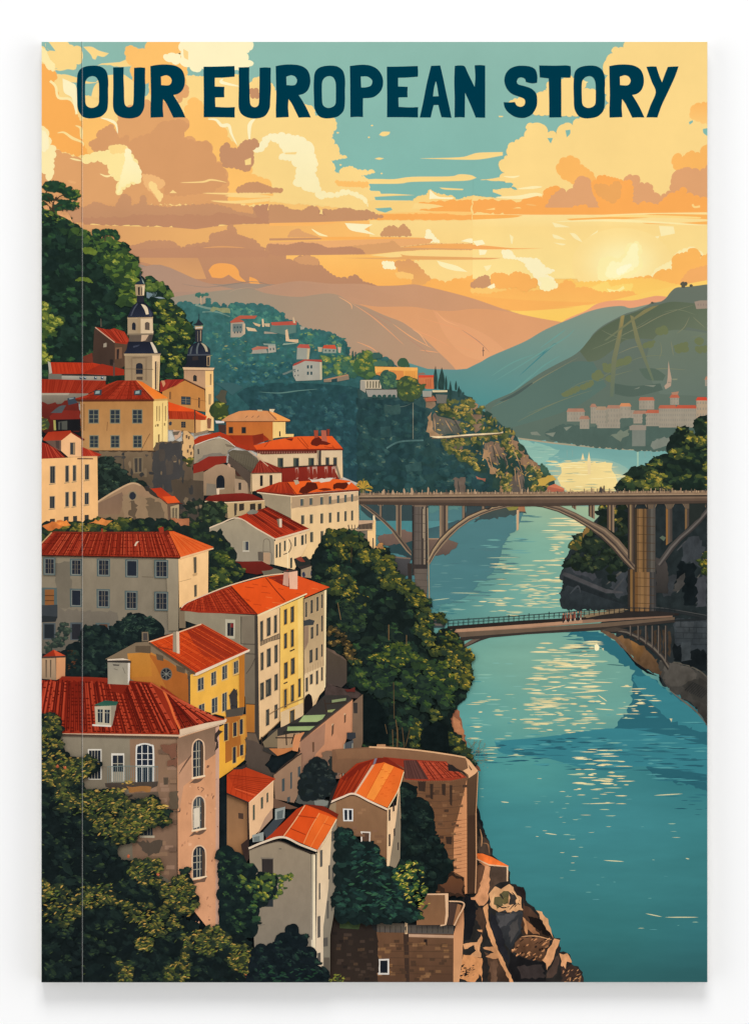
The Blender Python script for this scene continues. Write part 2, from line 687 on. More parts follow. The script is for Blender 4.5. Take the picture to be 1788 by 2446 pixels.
K(TEAL, '105 205 250 195 260 170 470 170 650 180 660 260 500 235 420 240 330 235 235 240 160 240 100 225', 2)
S(CRE, '440 245 500 236 580 232 630 262 700 310 700 400 440 400')
K(TEAL, '310 290 410 288 365 340 355 400 330 360 312 350', 2)
K(TEAL, '740 290 775 345 755 385 738 390', 2)
S(CRE, '110 250 160 232 250 255 330 285 410 290 330 300 250 290 180 285')
K(TEAL, '175 282 250 290 260 330 215 320', 2)
# orange shoulders
C(ORA, '-20 150 30 170 60 190 95 210 108 240 95 275 60 285 110 350 120 410 190 420 225 450 245 500 270 560 290 600 300 700 330 740 360 780 340 800 280 810 200 800 100 760 60 760 -20 800', 7)
C(ORL, '600 60 620 30 660 35 690 80 740 50 760 0 1000 -10 1010 60 1040 200 1000 330 900 440 780 380 770 290 670 290 640 230 650 170 610 140', 9)
C(ORL, '290 560 430 545 520 590 540 680 620 700 620 800 360 830 300 720', 8)
C(ORL, '1060 410 1130 420 1180 480 1190 560 1300 610 1330 680 1400 760 1500 700 1500 950 1640 1000 1660 1160 1320 1160 1200 1000 1000 700 1000 560 1050 450', 10)
C(TAN, '990 290 1050 320 1055 370 1010 400 985 440 960 380', 6)
# tan bodies
C(TAN, '560 500 730 420 780 430 860 430 1000 540 1060 590 1040 630 1010 650 1020 690 1110 720 1200 720 1220 790 1250 860 1300 900 1330 990 1330 1160 540 1160 400 1160 300 1190 80 1200 -20 1100 -20 960 90 780 290 850 480 760 540 640', 10, 'dfa26b')
C(TN2, '650 700 780 660 850 580 1000 560 1060 600 1020 640 1010 690 1100 720 1200 720 1220 800 1250 870 1300 900 1330 1000 1200 1080 1000 1100 880 1090 880 1000 820 960 720 940 690 860 640 780', 9)
C(TN2, '340 720 400 690 400 650 450 620 500 590 530 640 560 700 620 670 625 740 600 760 480 770 430 810 370 780', 6)
C('dfa36c', '290 870 400 850 470 890 480 960 560 1000 600 1040 640 1020 700 1030 740 1080 720 1160 290 1180', 6)
# pale lit patches
C('fce49b', '290 830 400 790 490 780 490 745 600 745 640 800 690 880 712 950 710 1010 640 1015 580 1060 545 1100 535 1060 555 1000 490 950 470 880 400 850 300 870', 7)
C(CRE, '480 750 540 738 600 745 600 790 500 800', 4)
C(WHT, '600 770 630 770 650 850 690 880 712 950 700 1010 640 1000 570 1040 545 1090 560 1000 580 930 600 850', 6, 'fdeba9')
C('fde9ab', '-10 600 30 620 50 680 60 740 100 750 85 840 80 960 50 1000 30 950 -10 900', 7)
C(WHT, '-10 640 20 640 45 690 50 750 20 790 -10 760', 5)
C('fde9a8', '0 40 30 60 60 130 95 160 90 210 40 190 20 150 -10 130', 4)
LS('fde9a8', 6, '60 280 100 320 120 400 200 410 240 460 250 520')
S(WHT, '150 262 210 290 250 330 255 520 235 480 215 400 160 360')
LS('fddf96', 7, '110 655 160 650 220 690 290 720 300 750', True)
LS('fddf96', 8, '240 600 280 620 285 680 290 700', True)
LS(WHT, 7, '420 545 480 560 530 590 545 660', True)
LS('fde4a0', 5, '200 835 290 855', True)
LS('fde4a0', 5, '415 945 470 965 530 940', True)
# the bright white crown
C(WHT, '990 10 1010 0 1200 -10 1500 -10 1515 40 1470 80 1480 130 1520 150 1490 175 1400 200 1280 190 1150 190 1100 215 1060 180 990 150 930 145 870 110 900 90 960 85 1000 120 1000 70', 8)
S('fbd58c', '1015 50 1050 70 1050 130 1020 110')
LS(WHT, 9, '1190 555 1250 560 1290 600 1340 600 1360 660 1400 740', True)
LS(WHT, 10, '1530 550 1490 600 1490 720', True)
LS(WHT, 8, '1300 265 1290 290 1420 320', True)
C(WHT, '1510 770 1560 740 1600 680 1652 660 1750 665 1850 680 1900 710 1945 740 1950 800 1975 860 1955 940 1985 1000 1995 1080 2100 1090 2180 1065 2240 1080 2310 1110 2330 1160 2390 1200 2380 1220 2300 1130 2200 1090 2100 1110 1980 1120 1960 1080 1900 1070 1860 1040 1800 1020 1820 980 1830 900 1790 850 1700 840 1740 800 1700 730 1640 700 1600 760 1560 790', 7, 'fdecb2')
S('fbd68a', '1740 795 1830 790 1820 808 1745 806')
C(MAU, '1280 760 1330 720 1350 760 1400 770 1450 710 1540 700 1560 740 1510 780 1520 840 1500 900 1470 930 1380 900 1310 900 1280 830', 6)
C('c8926a', '1490 340 1550 335 1560 400 1500 400', 5)
S(CRE, '1455 850 1500 830 1500 880 1460 885')
C('f0b87a', '720 950 800 960 880 1000 870 1040 830 1060 870 1110 850 1150 800 1090 740 1030', 5)
C('fbd58c', '780 1000 820 1020 830 1060 870 1100 845 1150 810 1090 770 1040', 4)
S('fbd68c', '915 1085 940 1062 970 1085')
S('e8ac72', '190 990 250 1005 240 1018 200 1010')

# ---- flat bars of dusk cloud on the left
E('printed_cloud', 'long mauve banks of printed dusk cloud above the wooded hill on the left', 'sky')
C('dda16a', '80 1180 300 1180 400 1150 560 1180 570 1110 620 1095 640 1130 700 1170 720 1090 750 1080 760 1170 1000 1180 1300 1150 1520 1190 1650 1200 1800 1225 1950 1262 1800 1300 80 1300', 7)
C('cc956b', '80 1200 300 1190 390 1150 480 1180 530 1185 560 1120 600 1090 640 1120 640 1180 700 1160 720 1100 745 1110 750 1170 900 1190 1200 1165 1300 1180 1400 1220 1530 1240 1510 1190 1600 1170 1660 1190 1850 1130 1700 1300 80 1290', 6, 'c4906a')
K('c08a67', '280 1260 620 1255 640 1240 1200 1240 1300 1225 1520 1260 1700 1270 1652 1305 1300 1315 1130 1350 950 1345 930 1325 600 1320 300 1310', 3)
LS('fbd58a', 5, '990 1010 1150 1005 1220 990 1330 1010', True)
LS('fbd58a', 7, '1150 1085 1400 1090 1652 1080 1700 1085', True)
LS('fbd58a', 10, '1310 1105 1500 1105 1652 1110', True)
LS('fbd58a', 9, '1210 1140 1400 1150 1652 1130 1720 1135', True)
C('cc956a', '1400 1050 1480 1010 1560 1010 1660 1050 1730 1055 1720 1080 1400 1080', 4)
C('c08b69', '1520 1190 1600 1170 1740 1170 1800 1190 1860 1220 1920 1180 1980 1190 1980 1240 2020 1245 2020 1200 2090 1220 2150 1190 2230 1200 2340 1230 2340 1275 2050 1305 1600 1290 1540 1240', 6)

# ---- middle bands
origin(*A2)
E('printed_cloud', 'flat cream and orange printed cloud bars in the middle of the sky', 'sky')
S(CRE, '700 985 870 985 1000 968 1270 965 1340 950 1420 955 1465 975 1400 995 1250 1000 1000 1005 900 1018 600 1018')
S(CRE, '1055 836 1340 828 1420 810 1480 795 1652 790 1652 815 1500 842 1380 846 1100 838')
S(CRE, '1195 1045 1370 1055 1365 1064 1240 1060')
S(CRE, '1490 990 1580 980 1700 955 1700 985 1580 992')
S(CRE, '765 668 790 645 845 645 835 665 800 678')
S(CRE, '733 838 765 830 802 835 770 846')
for x, y, r in ((470, 652, 9), (490, 883, 9), (784, 944, 8), (715, 600, 8), (693, 685, 8), (252, 462, 14)):
    put(blob(OX + x / SC, OY + y / SC, r / SC, r / SC * .7, 0, 8, .1), CRE)
S(CRE, '685 1010 700 1068 770 1070 780 1090 870 1090 1025 1100 870 1105 690 1115')
C(ORL, '450 1000 690 1010 685 1040 520 1038 470 1030', 4)
C('fbd383', '690 1140 880 1155 1010 1140 1040 1110 1105 1100 1130 1060 1180 1090 1260 1105 1300 1110 1310 1140 1430 1105 1600 1120 1700 1110 1700 1300 690 1300', 4)
S(WHT, '1130 1060 1190 1110 1300 1115 1280 1128 1160 1125 1125 1130')
P('85b8ab', '735 1195 850 1188 862 1205 810 1225 760 1212')
C(CRE, '1575 1070 1652 1065 1652 1085 1600 1090 1680 1120 1600 1115', 3)
K('fbad59', '1020 1160 1280 1135 1700 1130 1700 1235 1300 1225 1030 1210 1230 1180', 3)
S(CRE, '1020 1155 1150 1165 1230 1180 1130 1195 1000 1200')
S(CRE, '1530 1205 1590 1185 1600 1205')
P('fdca76', '740 1230 1200 1215 1700 1225 1700 1245 740 1245')
K('fbae5a', '680 1240 900 1235 1220 1230 1300 1240 1700 1240 1700 1275 1000 1280 700 1278', 2)
K('fbc676', '-30 1140 140 1150 300 1175 480 1190 480 1215 -30 1200', 3)
K(CRE, '-20 1110 300 1125 690 1190 735 1225 560 1195 130 1160 -20 1140', 3)
C('c9946b', '-20 1175 60 1170 120 1200 210 1215 270 1180 330 1190 332 1250 390 1250 360 1200 430 1210 520 1190 620 1215 690 1208 740 1238 800 1256 700 1268 600 1282 400 1305 -20 1300', 5)
P('fbd98d', '-20 1300 400 1306 700 1280 1000 1283 1700 1278 1700 1560 -20 1560', 'fbd385')
origin(*A1)
P('d59b69', '100 1300 300 1310 600 1322 930 1330 1100 1345 1240 1325 1400 1310 1652 1305 2350 1280 2350 1420 1500 1900 100 1900', 'fdc06c', 0)
C('c8916a', '560 1560 600 1480 700 1450 760 1430 930 1430 1000 1480 1100 1450 1200 1440 1210 1380 1330 1350 1350 1310 1390 1340 1400 1380 1520 1420 1600 1500 1620 1450 1652 1450 1900 1520 2000 1650 2150 1640 2300 1700 2390 1760 1400 1820 1100 1800 700 1700 620 1540', 6, 'bb8969')
C('c08b69', '620 1500 760 1490 1000 1480 1200 1470 1600 1500 1660 1540 700 1545', 5)
LS('dd9f68', 4, '1150 1478 1300 1470 1460 1478', True)
S('cf9768', '660 1548 1120 1550 1150 1620 1180 1700 1100 1700 1050 1680 900 1640 760 1590 690 1575', 'dba06a')
S('f5a85a', '1195 1640 1230 1600 1290 1588 1370 1600 1410 1640 1420 1680 1470 1725 1400 1710 1340 1670 1290 1695 1220 1690')
S('f5a85a', '1490 1685 1540 1705 1570 1745 1510 1740 1485 1725')
origin(*A2)
S('fdb867', '-20 1300 400 1308 500 1290 300 1320 -20 1320')
S(WHT, '520 1300 720 1310 660 1345 740 1385 650 1370 560 1350')
C('d09a6c', '780 1370 820 1330 880 1320 900 1340 940 1305 975 1340 1000 1390 780 1395', 4)
C('e0a56e', '110 1400 130 1360 180 1340 230 1370 330 1400', 4)
LS('fdeaae', 6, '280 1340 340 1380 400 1395', True)
C(WHT, '1110 1345 1140 1370 1200 1440 1120 1430 1095 1410', 4)
S('fbb25e', '-20 1415 200 1405 600 1398 1050 1405 1100 1415 800 1418 300 1420')
S('c8926a', '-20 1410 340 1405 330 1418 -20 1425')
S('edae72', '-20 1440 300 1430 1080 1410 1130 1445 800 1480 500 1480 -20 1470')
C('dca26c', '540 1470 700 1455 840 1440 870 1430 920 1475 1130 1450 1450 1450 1652 1480 1450 1490 1100 1488 880 1505 700 1525 540 1520', 3)
S('f5ae62', '920 1475 1200 1450 1440 1452 1720 1478 1450 1485 1150 1480')
C('c08b69', '-20 1450 100 1460 200 1440 330 1450 400 1480 560 1470 640 1490 665 1520 400 1530 100 1530 -20 1530', 4)
P('fdc26b', '100 1532 700 1525 900 1505 1150 1490 1700 1500 1700 1800 100 1750', 'fbb25c')
P(CRE, '700 1530 900 1505 1150 1492 1700 1500 1700 1560 1000 1565')
C(CRE, '1010 1580 1110 1565 1700 1550 1720 1700 1640 1720 1500 1650 1320 1700 1230 1750 1130 1700 1060 1620', 7)
S('e8aa67', '490 1550 900 1545 920 1525 1000 1535 1400 1545 1640 1550 1500 1562 900 1562')
C(WHT, '790 1575 870 1580 885 1630 800 1625', 4)
S(WHT, '1480 1490 1540 1500 1530 1525 1490 1530')
S(WHT, '1520 1600 1570 1600 1560 1625 1530 1635')
S('fdeeb6', '1180 1570 1260 1590 1330 1610 1400 1650 1300 1640 1210 1610')
LS('fdeaae', 6, '1520 1330 1550 1345 1560 1380', True)
S(WHT, '1350 1430 1420 1410 1520 1430 1520 1465 1440 1445')
C('dd9f68', '880 1580 1000 1570 1050 1610 1090 1660 1130 1690 1150 1740 1000 1745 1010 1690 920 1660 900 1620', 6, 'ecab64')
C('fdc774', '880 1660 930 1650 1010 1670 1010 1700 900 1690', 4)
C('fab35e', '1100 1740 1150 1700 1240 1730 1330 1700 1400 1720 1500 1700 1720 1780 1720 1900 1300 1860 1000 1780', 6)
C('cb946c', '1420 1740 1480 1690 1540 1675 1560 1720 1590 1740 1540 1765 1440 1765', 4)
S('fde9a8', '1540 1750 1590 1735 1590 1765 1560 1770')
C('fbc770', '1420 1775 1560 1765 1700 1740 1700 1800 1600 1810 1500 1815 1430 1800', 5)

# ---- mauve cloud bank resting on the far mountains
E('printed_cloud', 'low mauve printed cloud bank resting on the far mountains', 'sky')
C('c38e69', '-20 1525 100 1560 150 1570 180 1545 250 1530 320 1560 340 1600 410 1660 460 1690 540 1700 600 1670 650 1720 740 1745 800 1800 -20 1800', 6, 'b98868')
C('d49b6c', '150 1560 250 1530 330 1560 330 1600 200 1590', 4)

# ---- right cloud bank
origin(*A3)
E('printed_cloud', 'huge cream printed cloud with orange underside in the upper right of the cover', 'sky')
C(CRE, '1080 -10 1700 -10 1700 1350 -30 1350 -30 1120 120 1130 180 1110 130 1080 110 1065 230 1050 290 1060 200 1000 165 990 200 940 160 900 195 840 222 815 220 760 270 720 340 680 360 630 355 600 400 585 470 590 510 650 575 670 575 630 620 590 690 600 700 560 780 540 850 530 920 480 950 440 930 380 920 300 940 240 905 200 925 130 975 80 970 50 1050 40', 9)
C(CRE, '405 520 430 370 500 350 505 290 600 280 640 250 690 260 760 270 770 335 850 345 850 430 900 470 780 525 600 530', 7)
C(CRE, '235 425 290 410 350 400 360 480 240 480', 6)
S('fde39a', '765 280 800 288 780 300')
S(CRE, '155 530 190 532 185 540 160 540')
for s in ('505 690 545 690 530 730', '635 635 670 630 668 660 645 685', '1520 575 1545 562 1550 575 1525 595', '1630 575 1660 570 1660 585',
          '1620 625 1660 618 1660 680 1625 655'):
    S(TEAL2, s)
K(TEAL2, '160 990 200 1010 265 1015 240 1045 110 1060 110 1080 150 1085 180 1100 160 1120 -30 1100 -30 990', 2)
K('fbd68a', '25 990 150 985 300 955 180 1000', 2)
# orange undersides
C('fbb863', '570 920 590 870 640 830 700 830 740 880 790 910 840 960 850 1010 700 1020 640 990 600 960', 8)
C('fbb863', '1395 860 1430 800 1470 830 1520 790 1600 800 1640 740 1700 740 1700 920 1540 930 1430 920', 8)
C('fbb863', '1530 500 1560 450 1700 430 1700 600 1560 560', 8, 'fbc878')
C('e1a472', '480 1210 530 1100 600 1050 640 1080 690 1050 710 990 780 970 820 1010 1050 1000 1080 960 1160 960 1160 1020 1240 1020 1270 1080 1320 1110 1390 1070 1395 980 1420 930 1500 900 1600 930 1700 870 1700 1240 480 1240', 7)
C('fbac59', '820 1010 900 960 1000 980 1050 1000 1100 990 1120 1060 1110 1150 1180 1180 1200 1240 900 1240 870 1150 830 1080', 6)
C('eba75f', '840 1030 900 1020 950 1040 1000 1000 1030 1020 1030 1100 980 1160 920 1130 860 1090', 6)
C('fbac59', '320 1160 340 1110 400 1100 470 1120 490 1060 540 1040 600 1050 530 1100 480 1190 600 1215 760 1170 900 1240 300 1240', 7)
C('fbac59', '1180 1150 1300 1170 1360 1110 1450 1070 1480 1040 1500 1090 1600 1120 1700 1120 1700 1250 1100 1250', 7)
K('fbac59', '-30 1130 100 1130 330 1150 340 1240 -30 1230', 4)
P('fbac59', '300 1190 1700 1185 1700 1240 300 1235')
S('fdd586', '60 1205 130 1190 130 1205'); S('fdd586', '255 1195 300 1185 320 1195')
LS('fdd586', 5, '1545 1165 1560 1185 1600 1180')
LS('fdebb0', 11, '130 1115 300 1115 420 1095 470 1100', True)
LS('fdebb0', 7, '290 1055 400 1045 470 1040', True)
LS('fdebb0', 5, '190 965 260 970 310 960', True)
LS('fbbd6e', 4, '350 1165 430 1175', True)
# yellow lower sky with streaks
P('fde19a', '-30 1235 400 1240 900 1240 1200 1228 1700 1222 1700 1340 -30 1340', 'fbd98c')
S('fbb25c', '-30 1240 200 1240 330 1245 250 1262 -30 1276')
S('fbb45e', '640 1270 950 1255 1150 1245 1300 1235 1700 1240 1700 1275 1300 1260 1180 1265 900 1280 700 1282')
S('fdda88', '950 1255 1150 1240 1570 1255 1600 1268 1300 1262')
S('fbb45e', '1180 1285 1400 1300 1700 1285 1700 1310 1300 1308 1190 1300')
LS('fdeaa8', 7, '560 1290 900 1280 1200 1290 1700 1320', True)
P('fbd98c', '-30 1330 1700 1315 1700 1700 -30 1700', 'fce093')
S('f6ac62', '-30 1455 100 1465 260 1480 480 1480 260 1488 -30 1488')
S('e8a868', '-30 1548 180 1550 100 1560 -30 1562')
S(WHT, '-30 1430 40 1420 60 1450 0 1465'); S(WHT, '15 1490 75 1495 60 1525 20 1530')
C(WHT, '180 1495 240 1495 280 1550 370 1550 440 1560 490 1620 560 1640 490 1670 540 1690 580 1750 500 1780 440 1740 400 1660 360 1620 350 1590 290 1560 190 1550', 5)
for s in ('235 1380 262 1400 255 1450 245 1440', '540 1380 580 1390 640 1420 560 1410', '550 1440 640 1450 610 1460', '665 1370 710 1380 760 1440 700 1410',
          '800 1400 870 1350 850 1390', '1305 1320 1410 1325 1420 1375 1320 1395', '50 1610 105 1600 90 1630 70 1645', '540 1295 600 1310 670 1330 560 1330',
          '1220 1410 1310 1390 1300 1410'):
    S('fdebb0', s)
# sun glow
glow(OX + 1040 / SC, OY + 1590 / SC, 120, 85, 'fef2b4', 'fcdd92')
C('fdeda8', '870 1640 880 1570 950 1540 1010 1560 1060 1520 1070 1470 1150 1430 1180 1480 1160 1530 1190 1590 1150 1640 1080 1680 940 1730 870 1700', 7)
C('fef4ba', '930 1640 960 1580 1030 1590 1080 1530 1100 1470 1150 1450 1150 1530 1160 1590 1100 1640 1000 1690 940 1690', 6)
C('fef8cc', '1000 1640 1060 1600 1110 1600 1060 1650 1010 1670', 4)
# right hand orange clouds
C('fdebac', '1240 1690 1300 1620 1400 1570 1440 1510 1540 1470 1620 1520 1620 1600 1400 1700', 6)
C('fcb860', '1050 1710 1150 1690 1260 1690 1310 1640 1400 1640 1400 1590 1420 1530 1510 1510 1540 1480 1590 1500 1600 1560 1640 1530 1700 1520 1700 1780 1000 1770', 7)
C('f3ad66', '1480 1690 1520 1640 1590 1620 1700 1600 1700 1780 1460 1770', 6)
C('fdc765', '560 1780 640 1710 680 1700 700 1730 900 1720 1100 1700 1260 1700 1500 1760 1700 1780 1700 1880 600 1880', 5, 'fdd06a')
C('fdd773', '800 1770 880 1740 930 1720 960 1760 1060 1740 1120 1740 1100 1790 1000 1820 850 1810', 5)
S('fdeb9a', '930 1770 1000 1780 1050 1750 1060 1770 1000 1800 950 1800')
C('fab35f', '-30 1810 100 1810 280 1770 340 1800 480 1780 590 1760 640 1710 690 1730 700 1770 780 1760 900 1800 1100 1790 1200 1850 900 1870 700 1900 400 1890 -30 1880', 6, 'fcbc63')
C('fab35f', '90 1720 120 1660 190 1660 230 1680 270 1650 370 1670 380 1710 430 1700 430 1750 340 1790 280 1760 150 1770', 6)
C('cd976c', '-30 1750 10 1690 70 1675 90 1700 100 1745 50 1765', 4)
C(WHT, '75 1760 125 1735 130 1760 100 1770', 3)
C('fef0b6', '440 1700 500 1690 560 1730 580 1760 500 1785 450 1770 470 1730', 5)
P('fdd06c', '200 1875 800 1890 900 1870 1380 1760 1700 1700 1700 1900 600 2050 300 2000', 'fdcc64')
S('fab35f', '-30 1820 300 1850 800 1868 900 1860 700 1898 480 1900 700 1905 350 1930 200 1920 -30 1880')

# ---------------------------------------------------------------- far hills
E('printed_mountain', 'pale orange printed mountain ridge at the middle of the horizon', 'flat')
origin(*A1)
P('a48b78', '640 1580 720 1600 800 1625 920 1700 1100 1730 1300 1740 1400 1730 1652 1740 2400 1760 2400 2000 640 2000', 'a08c7a')
origin(*A2)
S('ae8d78', '-1000 1640 -800 1600 -500 1720 -200 1780 0 1745 200 1715 420 1735 640 1735 740 1750 900 1748 1010 1740 1100 1755 1250 1790 1450 1845 1652 1915 1800 1960 2000 2010 2150 2018 2300 2420 -1000 2420', 'dd9f70', 20)
S('a98b78', '-900 1800 -500 1790 -200 1790 0 1755 160 1720 330 1740 560 1745 740 1780 900 1830 1050 1880 1150 1900 1000 1900 700 1860 480 1820 200 1835 0 1815 -900 1900', 'cd9872', 15)
S('958e7c', '-900 1860 -500 1800 -180 1770 -60 1800 60 1820 200 1830 300 1815 400 1805 480 1820 560 1870 640 1895 760 1920 900 1960 1100 2100 1400 2420 -900 2450', 'bf9575', 25)
S('dd9e6e', '620 1880 760 1900 1000 1900 1160 1925 1300 1930 1450 1915 1652 1930 1900 1980 2100 2015 1990 2090 1750 2380 1400 2400 1250 2280 1000 2050 800 1960', 'e2a274')
S('e3a273', '1150 1920 1250 1990 1400 2040 1560 2120 1700 2240 1650 2300 1400 2260 1250 2120', 'e6a676')
for s in ('470 1825 560 1880 570 1920', '560 1870 700 1960 820 2060 950 2180', '860 2020 1000 2120 1150 2200', '900 1985 1030 2070 1150 2120 1300 2200', '1060 1980 1200 2020 1400 2080 1550 2180',
          '1170 1930 1240 2000 1340 2040', '1260 2020 1380 2100 1500 2170 1600 2250', '1000 2060 1060 2100 1120 2190', '600 2150 700 2190 760 2230', '1300 2180 1450 2220', '1050 2210 1200 2230'):
    LS(R.choice(('efa974', 'e8a272', 'efae7a')), 2.4, s, True)
for s in ('640 1910 760 1990 900 2090', '700 1930 820 1990 860 2020', '1350 2060 1480 2150 1560 2230', '930 2100 1050 2180 1150 2260'):
    LS('b98a70', 2, s, True)
LS('8a6a58', 2, '1512 2190 1512 2255'); LS('8a6a58', 3, '1505 2215 1520 2215')
origin(*A1)
LS('b99a80', 1.6, '1340 1800 1400 1775 1500 1765 1600 1790', True)
LS('8f8274', 1.6, '1000 1735 1200 1760 1500 1720 1652 1750', True)

origin(*A3)
E('printed_mountain', 'pink printed ridge behind the blue hill on the right', 'flat')
S('e9a178', '560 2060 640 1990 780 1930 860 1880 980 1855 1120 1855 1240 1830 1300 1822 1400 1835 1400 1900 900 1980', 'f0a878')
E('printed_hill', 'blue printed hill descending to the bend of the river', 'flat')
P('64908c', '-480 2343 -150 2352 500 2300 500 3000 -1100 3000', '4d7f80')
S('8a9480', '-200 2380 0 2310 100 2255 300 2170 380 2130 500 2060 700 1975 800 1935 920 1905 1040 1895 1100 1910 1200 1890 1320 1860 1100 2000 800 2250 550 2500 400 2640 180 2600 -200 2600 -700 2500 -500 2300', '4f8d8c', 100)
for s in ('120 2440 300 2330 460 2230 640 2120 700 2060', '100 2400 260 2300 420 2240', '350 2440 470 2330 600 2250', '200 2550 330 2450 400 2380', '450 2200 560 2120 640 2060'):
    LS('6c9a90', 3.2, s, True)
LS('4a8384', 5, '430 2260 560 2170 520 2200 300 2400', True)
B1 = (440, 680, 1652 / 450); B2 = (860, 800, 1652 / 520); B3 = (1160, 660, 1652 / 528)
origin(*B3)
E('printed_hill', 'green terraced printed hillside on the right with sun rays across it', 'sky')
HILL = '-5 965 60 925 200 865 300 795 420 715 540 650 670 580 760 490 800 430 870 370 960 320 1040 280 1120 255 1200 220 1240 195 1290 195 1340 165 1380 115 1420 85 1480 80 1580 70 1652 60 1700 60 1700 1340 900 1330 500 1270 240 1210 100 1200 0 1050'
put(smooth(pts_of(HILL)), '6b7366', '5d6f63', 100)
S('5a6550', '700 560 800 440 880 375 1000 310 1120 265 1280 215 1400 190 1600 210 1700 240 1700 420 1500 380 1400 480 1240 470 1060 470 960 540 850 620 760 640', '6b7560', 60)
S('6f7a68', '1240 480 1400 400 1700 430 1700 900 1300 880 1200 700', '68766a')
S('5b7268', '100 930 300 830 480 720 650 640 800 640 900 820 700 960 500 1040 300 1100 120 1150 30 1000', '5c7368')
for s in ('40 980 200 900 380 780 520 700 700 600', '560 880 700 800 850 760 960 700 1100 640', '780 550 900 500 1060 420 1250 300', '1010 440 1150 380 1320 290 1560 210',
          '1320 270 1440 250 1570 290', '1520 300 1480 380 1420 430', '1540 300 1640 390', '1520 460 1652 430', '980 580 1100 530 1200 520', '1060 640 1180 600 1340 590',
          '300 1030 480 960 640 900 800 850', '230 1090 400 1000 560 930', '820 790 960 740 1100 700', '1300 490 1310 560 1290 620', '940 620 960 740', '1380 480 1400 600', '860 400 940 440 1080 480', '1200 720 1300 690 1500 700'):
    LS(R.choice(('7f8266', '767d63', '878568')), 1.8, s, True)
for s in ('870 650 950 670 950 720 880 710', '790 730 850 700 880 750 820 780', '890 760 950 740 940 790 900 780', '1270 390 1340 370 1360 420 1290 440', '1560 470 1610 460 1620 500 1570 505',
          '1180 500 1260 480 1240 530 1170 530', '1400 520 1500 490 1510 560 1420 570', '940 640 1080 600 1070 650 960 680', '560 880 680 820 700 850 600 900', '1560 530 1650 520 1650 560 1580 570', '700 820 800 780 790 820 720 850'):
    C('6f7754', s, 6)
S('5a6a5c', '1140 690 1260 690 1340 740 1320 780 1200 770'); S('55655a', '960 800 1100 820 1300 800 1320 850 1100 900 960 880')
S('4e5d57', '100 930 200 880 330 800 350 800 240 880 140 930')
# sun rays
P('85805a', '1004 300 1036 290 1010 450 975 620 950 900 925 900 938 620 978 450', '667360')
P('9a8855', '1008 296 1030 290 1020 380 995 470 985 470 1000 380', '857d58')
P('85805a', '1075 290 1100 300 1150 480 1255 780 1240 780 1115 480', '68755f')
P('8a8055', '1180 250 1240 225 1290 215 1100 330 900 480 880 480', '6e775e')
C('59564a', '1450 60 1460 45 1500 45 1500 65 1485 70 1480 85 1465 85 1460 70', 4); C('59564a', '1520 65 1535 60 1540 78 1525 80', 3); C('59564a', '1232 200 1240 190 1250 205', 3)
P('a08d7c', '1555 190 1600 180 1652 180 1652 240 1570 245'); 
for x in (1580, 1600, 1620, 1640): P('8a7b70', '%d 205 %d 205 %d 220 %d 220' % (x, x + 6, x + 6, x))

E('printed_river', 'teal printed river with gold sun glitter', 'water')
P('8db7a6', '60 1205 240 1205 500 1240 900 1280 1400 1300 1700 1300 1700 1700 60 1700', '8fb9ab')
origin(0, 0, 1)
field(857, 1184, 1688, 2346, [['527c7d', '5a8584', '9ab59a', 'a9bb98', '6f9a92'],
      ['4f7f82', '53807f', '7fae9e', '84ad99', '568f93'],
      ['4f868a', '568b8b', '74a99f', '7cab9c', '4a8d93'],
      ['4d8c90', '72a69a', '7caa9b', '74a69a', '2f6c78'],
      ['44868a', '5f9f9c', '6ea59b', '6aa199', '2c6773'],
      ['3a7c80', '4a9094', '529897', '3f8289', '32727c'],
      ['3a7c80', '3f858b', '44898f', '438890', '3f838a'],
      ['35747a', '3a7c82', '3f8187', '3f8187', '3c7c82'],
      ['2f6468', '336c70', '37757a', '38767a', '37737a'],
      ['2b5a5e', '2d5e62', '306468', '316468', '305f64']])
origin(*B3)
K('6fa09b', '240 1215 500 1240 700 1260 1000 1290 1400 1300 1400 1480 1200 1480 1050 1520 900 1440 980 1400 600 1380 420 1400 560 1300', 4, '82b0a6')
P('a89c80', '240 1205 500 1240 780 1270 1000 1285 1300 1300 1300 1310 1000 1296 780 1280 500 1252 240 1217')
glow(OX + 770 / SC, OY + 1540 / SC, 112, 58, 'f9e2a0', '8fb3a4')
K('f3d994', '540 1400 640 1388 900 1385 950 1402 930 1440 960 1480 980 1560 960 1620 610 1620 560 1560 540 1500 570 1450', 4)
glints('480 1380 960 1370 1000 1460 1100 1520 1000 1620 560 1620 500 1520', 70, ['fbe9ac', 'e8cd8c', 'f9df98', 'b9b98f'], (8, 26), (1, 2.2))
for s in ('710 1370 722 1320 735 1370', '755 1390 768 1310 782 1390 780 1480 760 1480'): P('efd49a', s)
P('9fbfa8', '1125 1305 1140 1305 1138 1420 1128 1420')
for x in (600, 640, 1180, 1230): P('7fa59c', '%d 1300 %d 1300 %d 1350 %d 1350' % (x, x + 10, x + 8, x + 2))
glints('300 1260 600 1300 560 1400 380 1360', 12, ['a9c6b0', '7fa89e'], (6, 18), (.8, 1.5))

E('printed_town', 'distant pale printed riverside town below the terraced hill', 'wall')
C('50635a', '440 1170 560 1110 700 1120 780 1130 1000 1110 1200 1120 1440 1130 1652 1100 1652 1310 1200 1300 800 1270 500 1225', 6)
TB, TR, TD = '9e9381', 'a97c66', '918a7b'


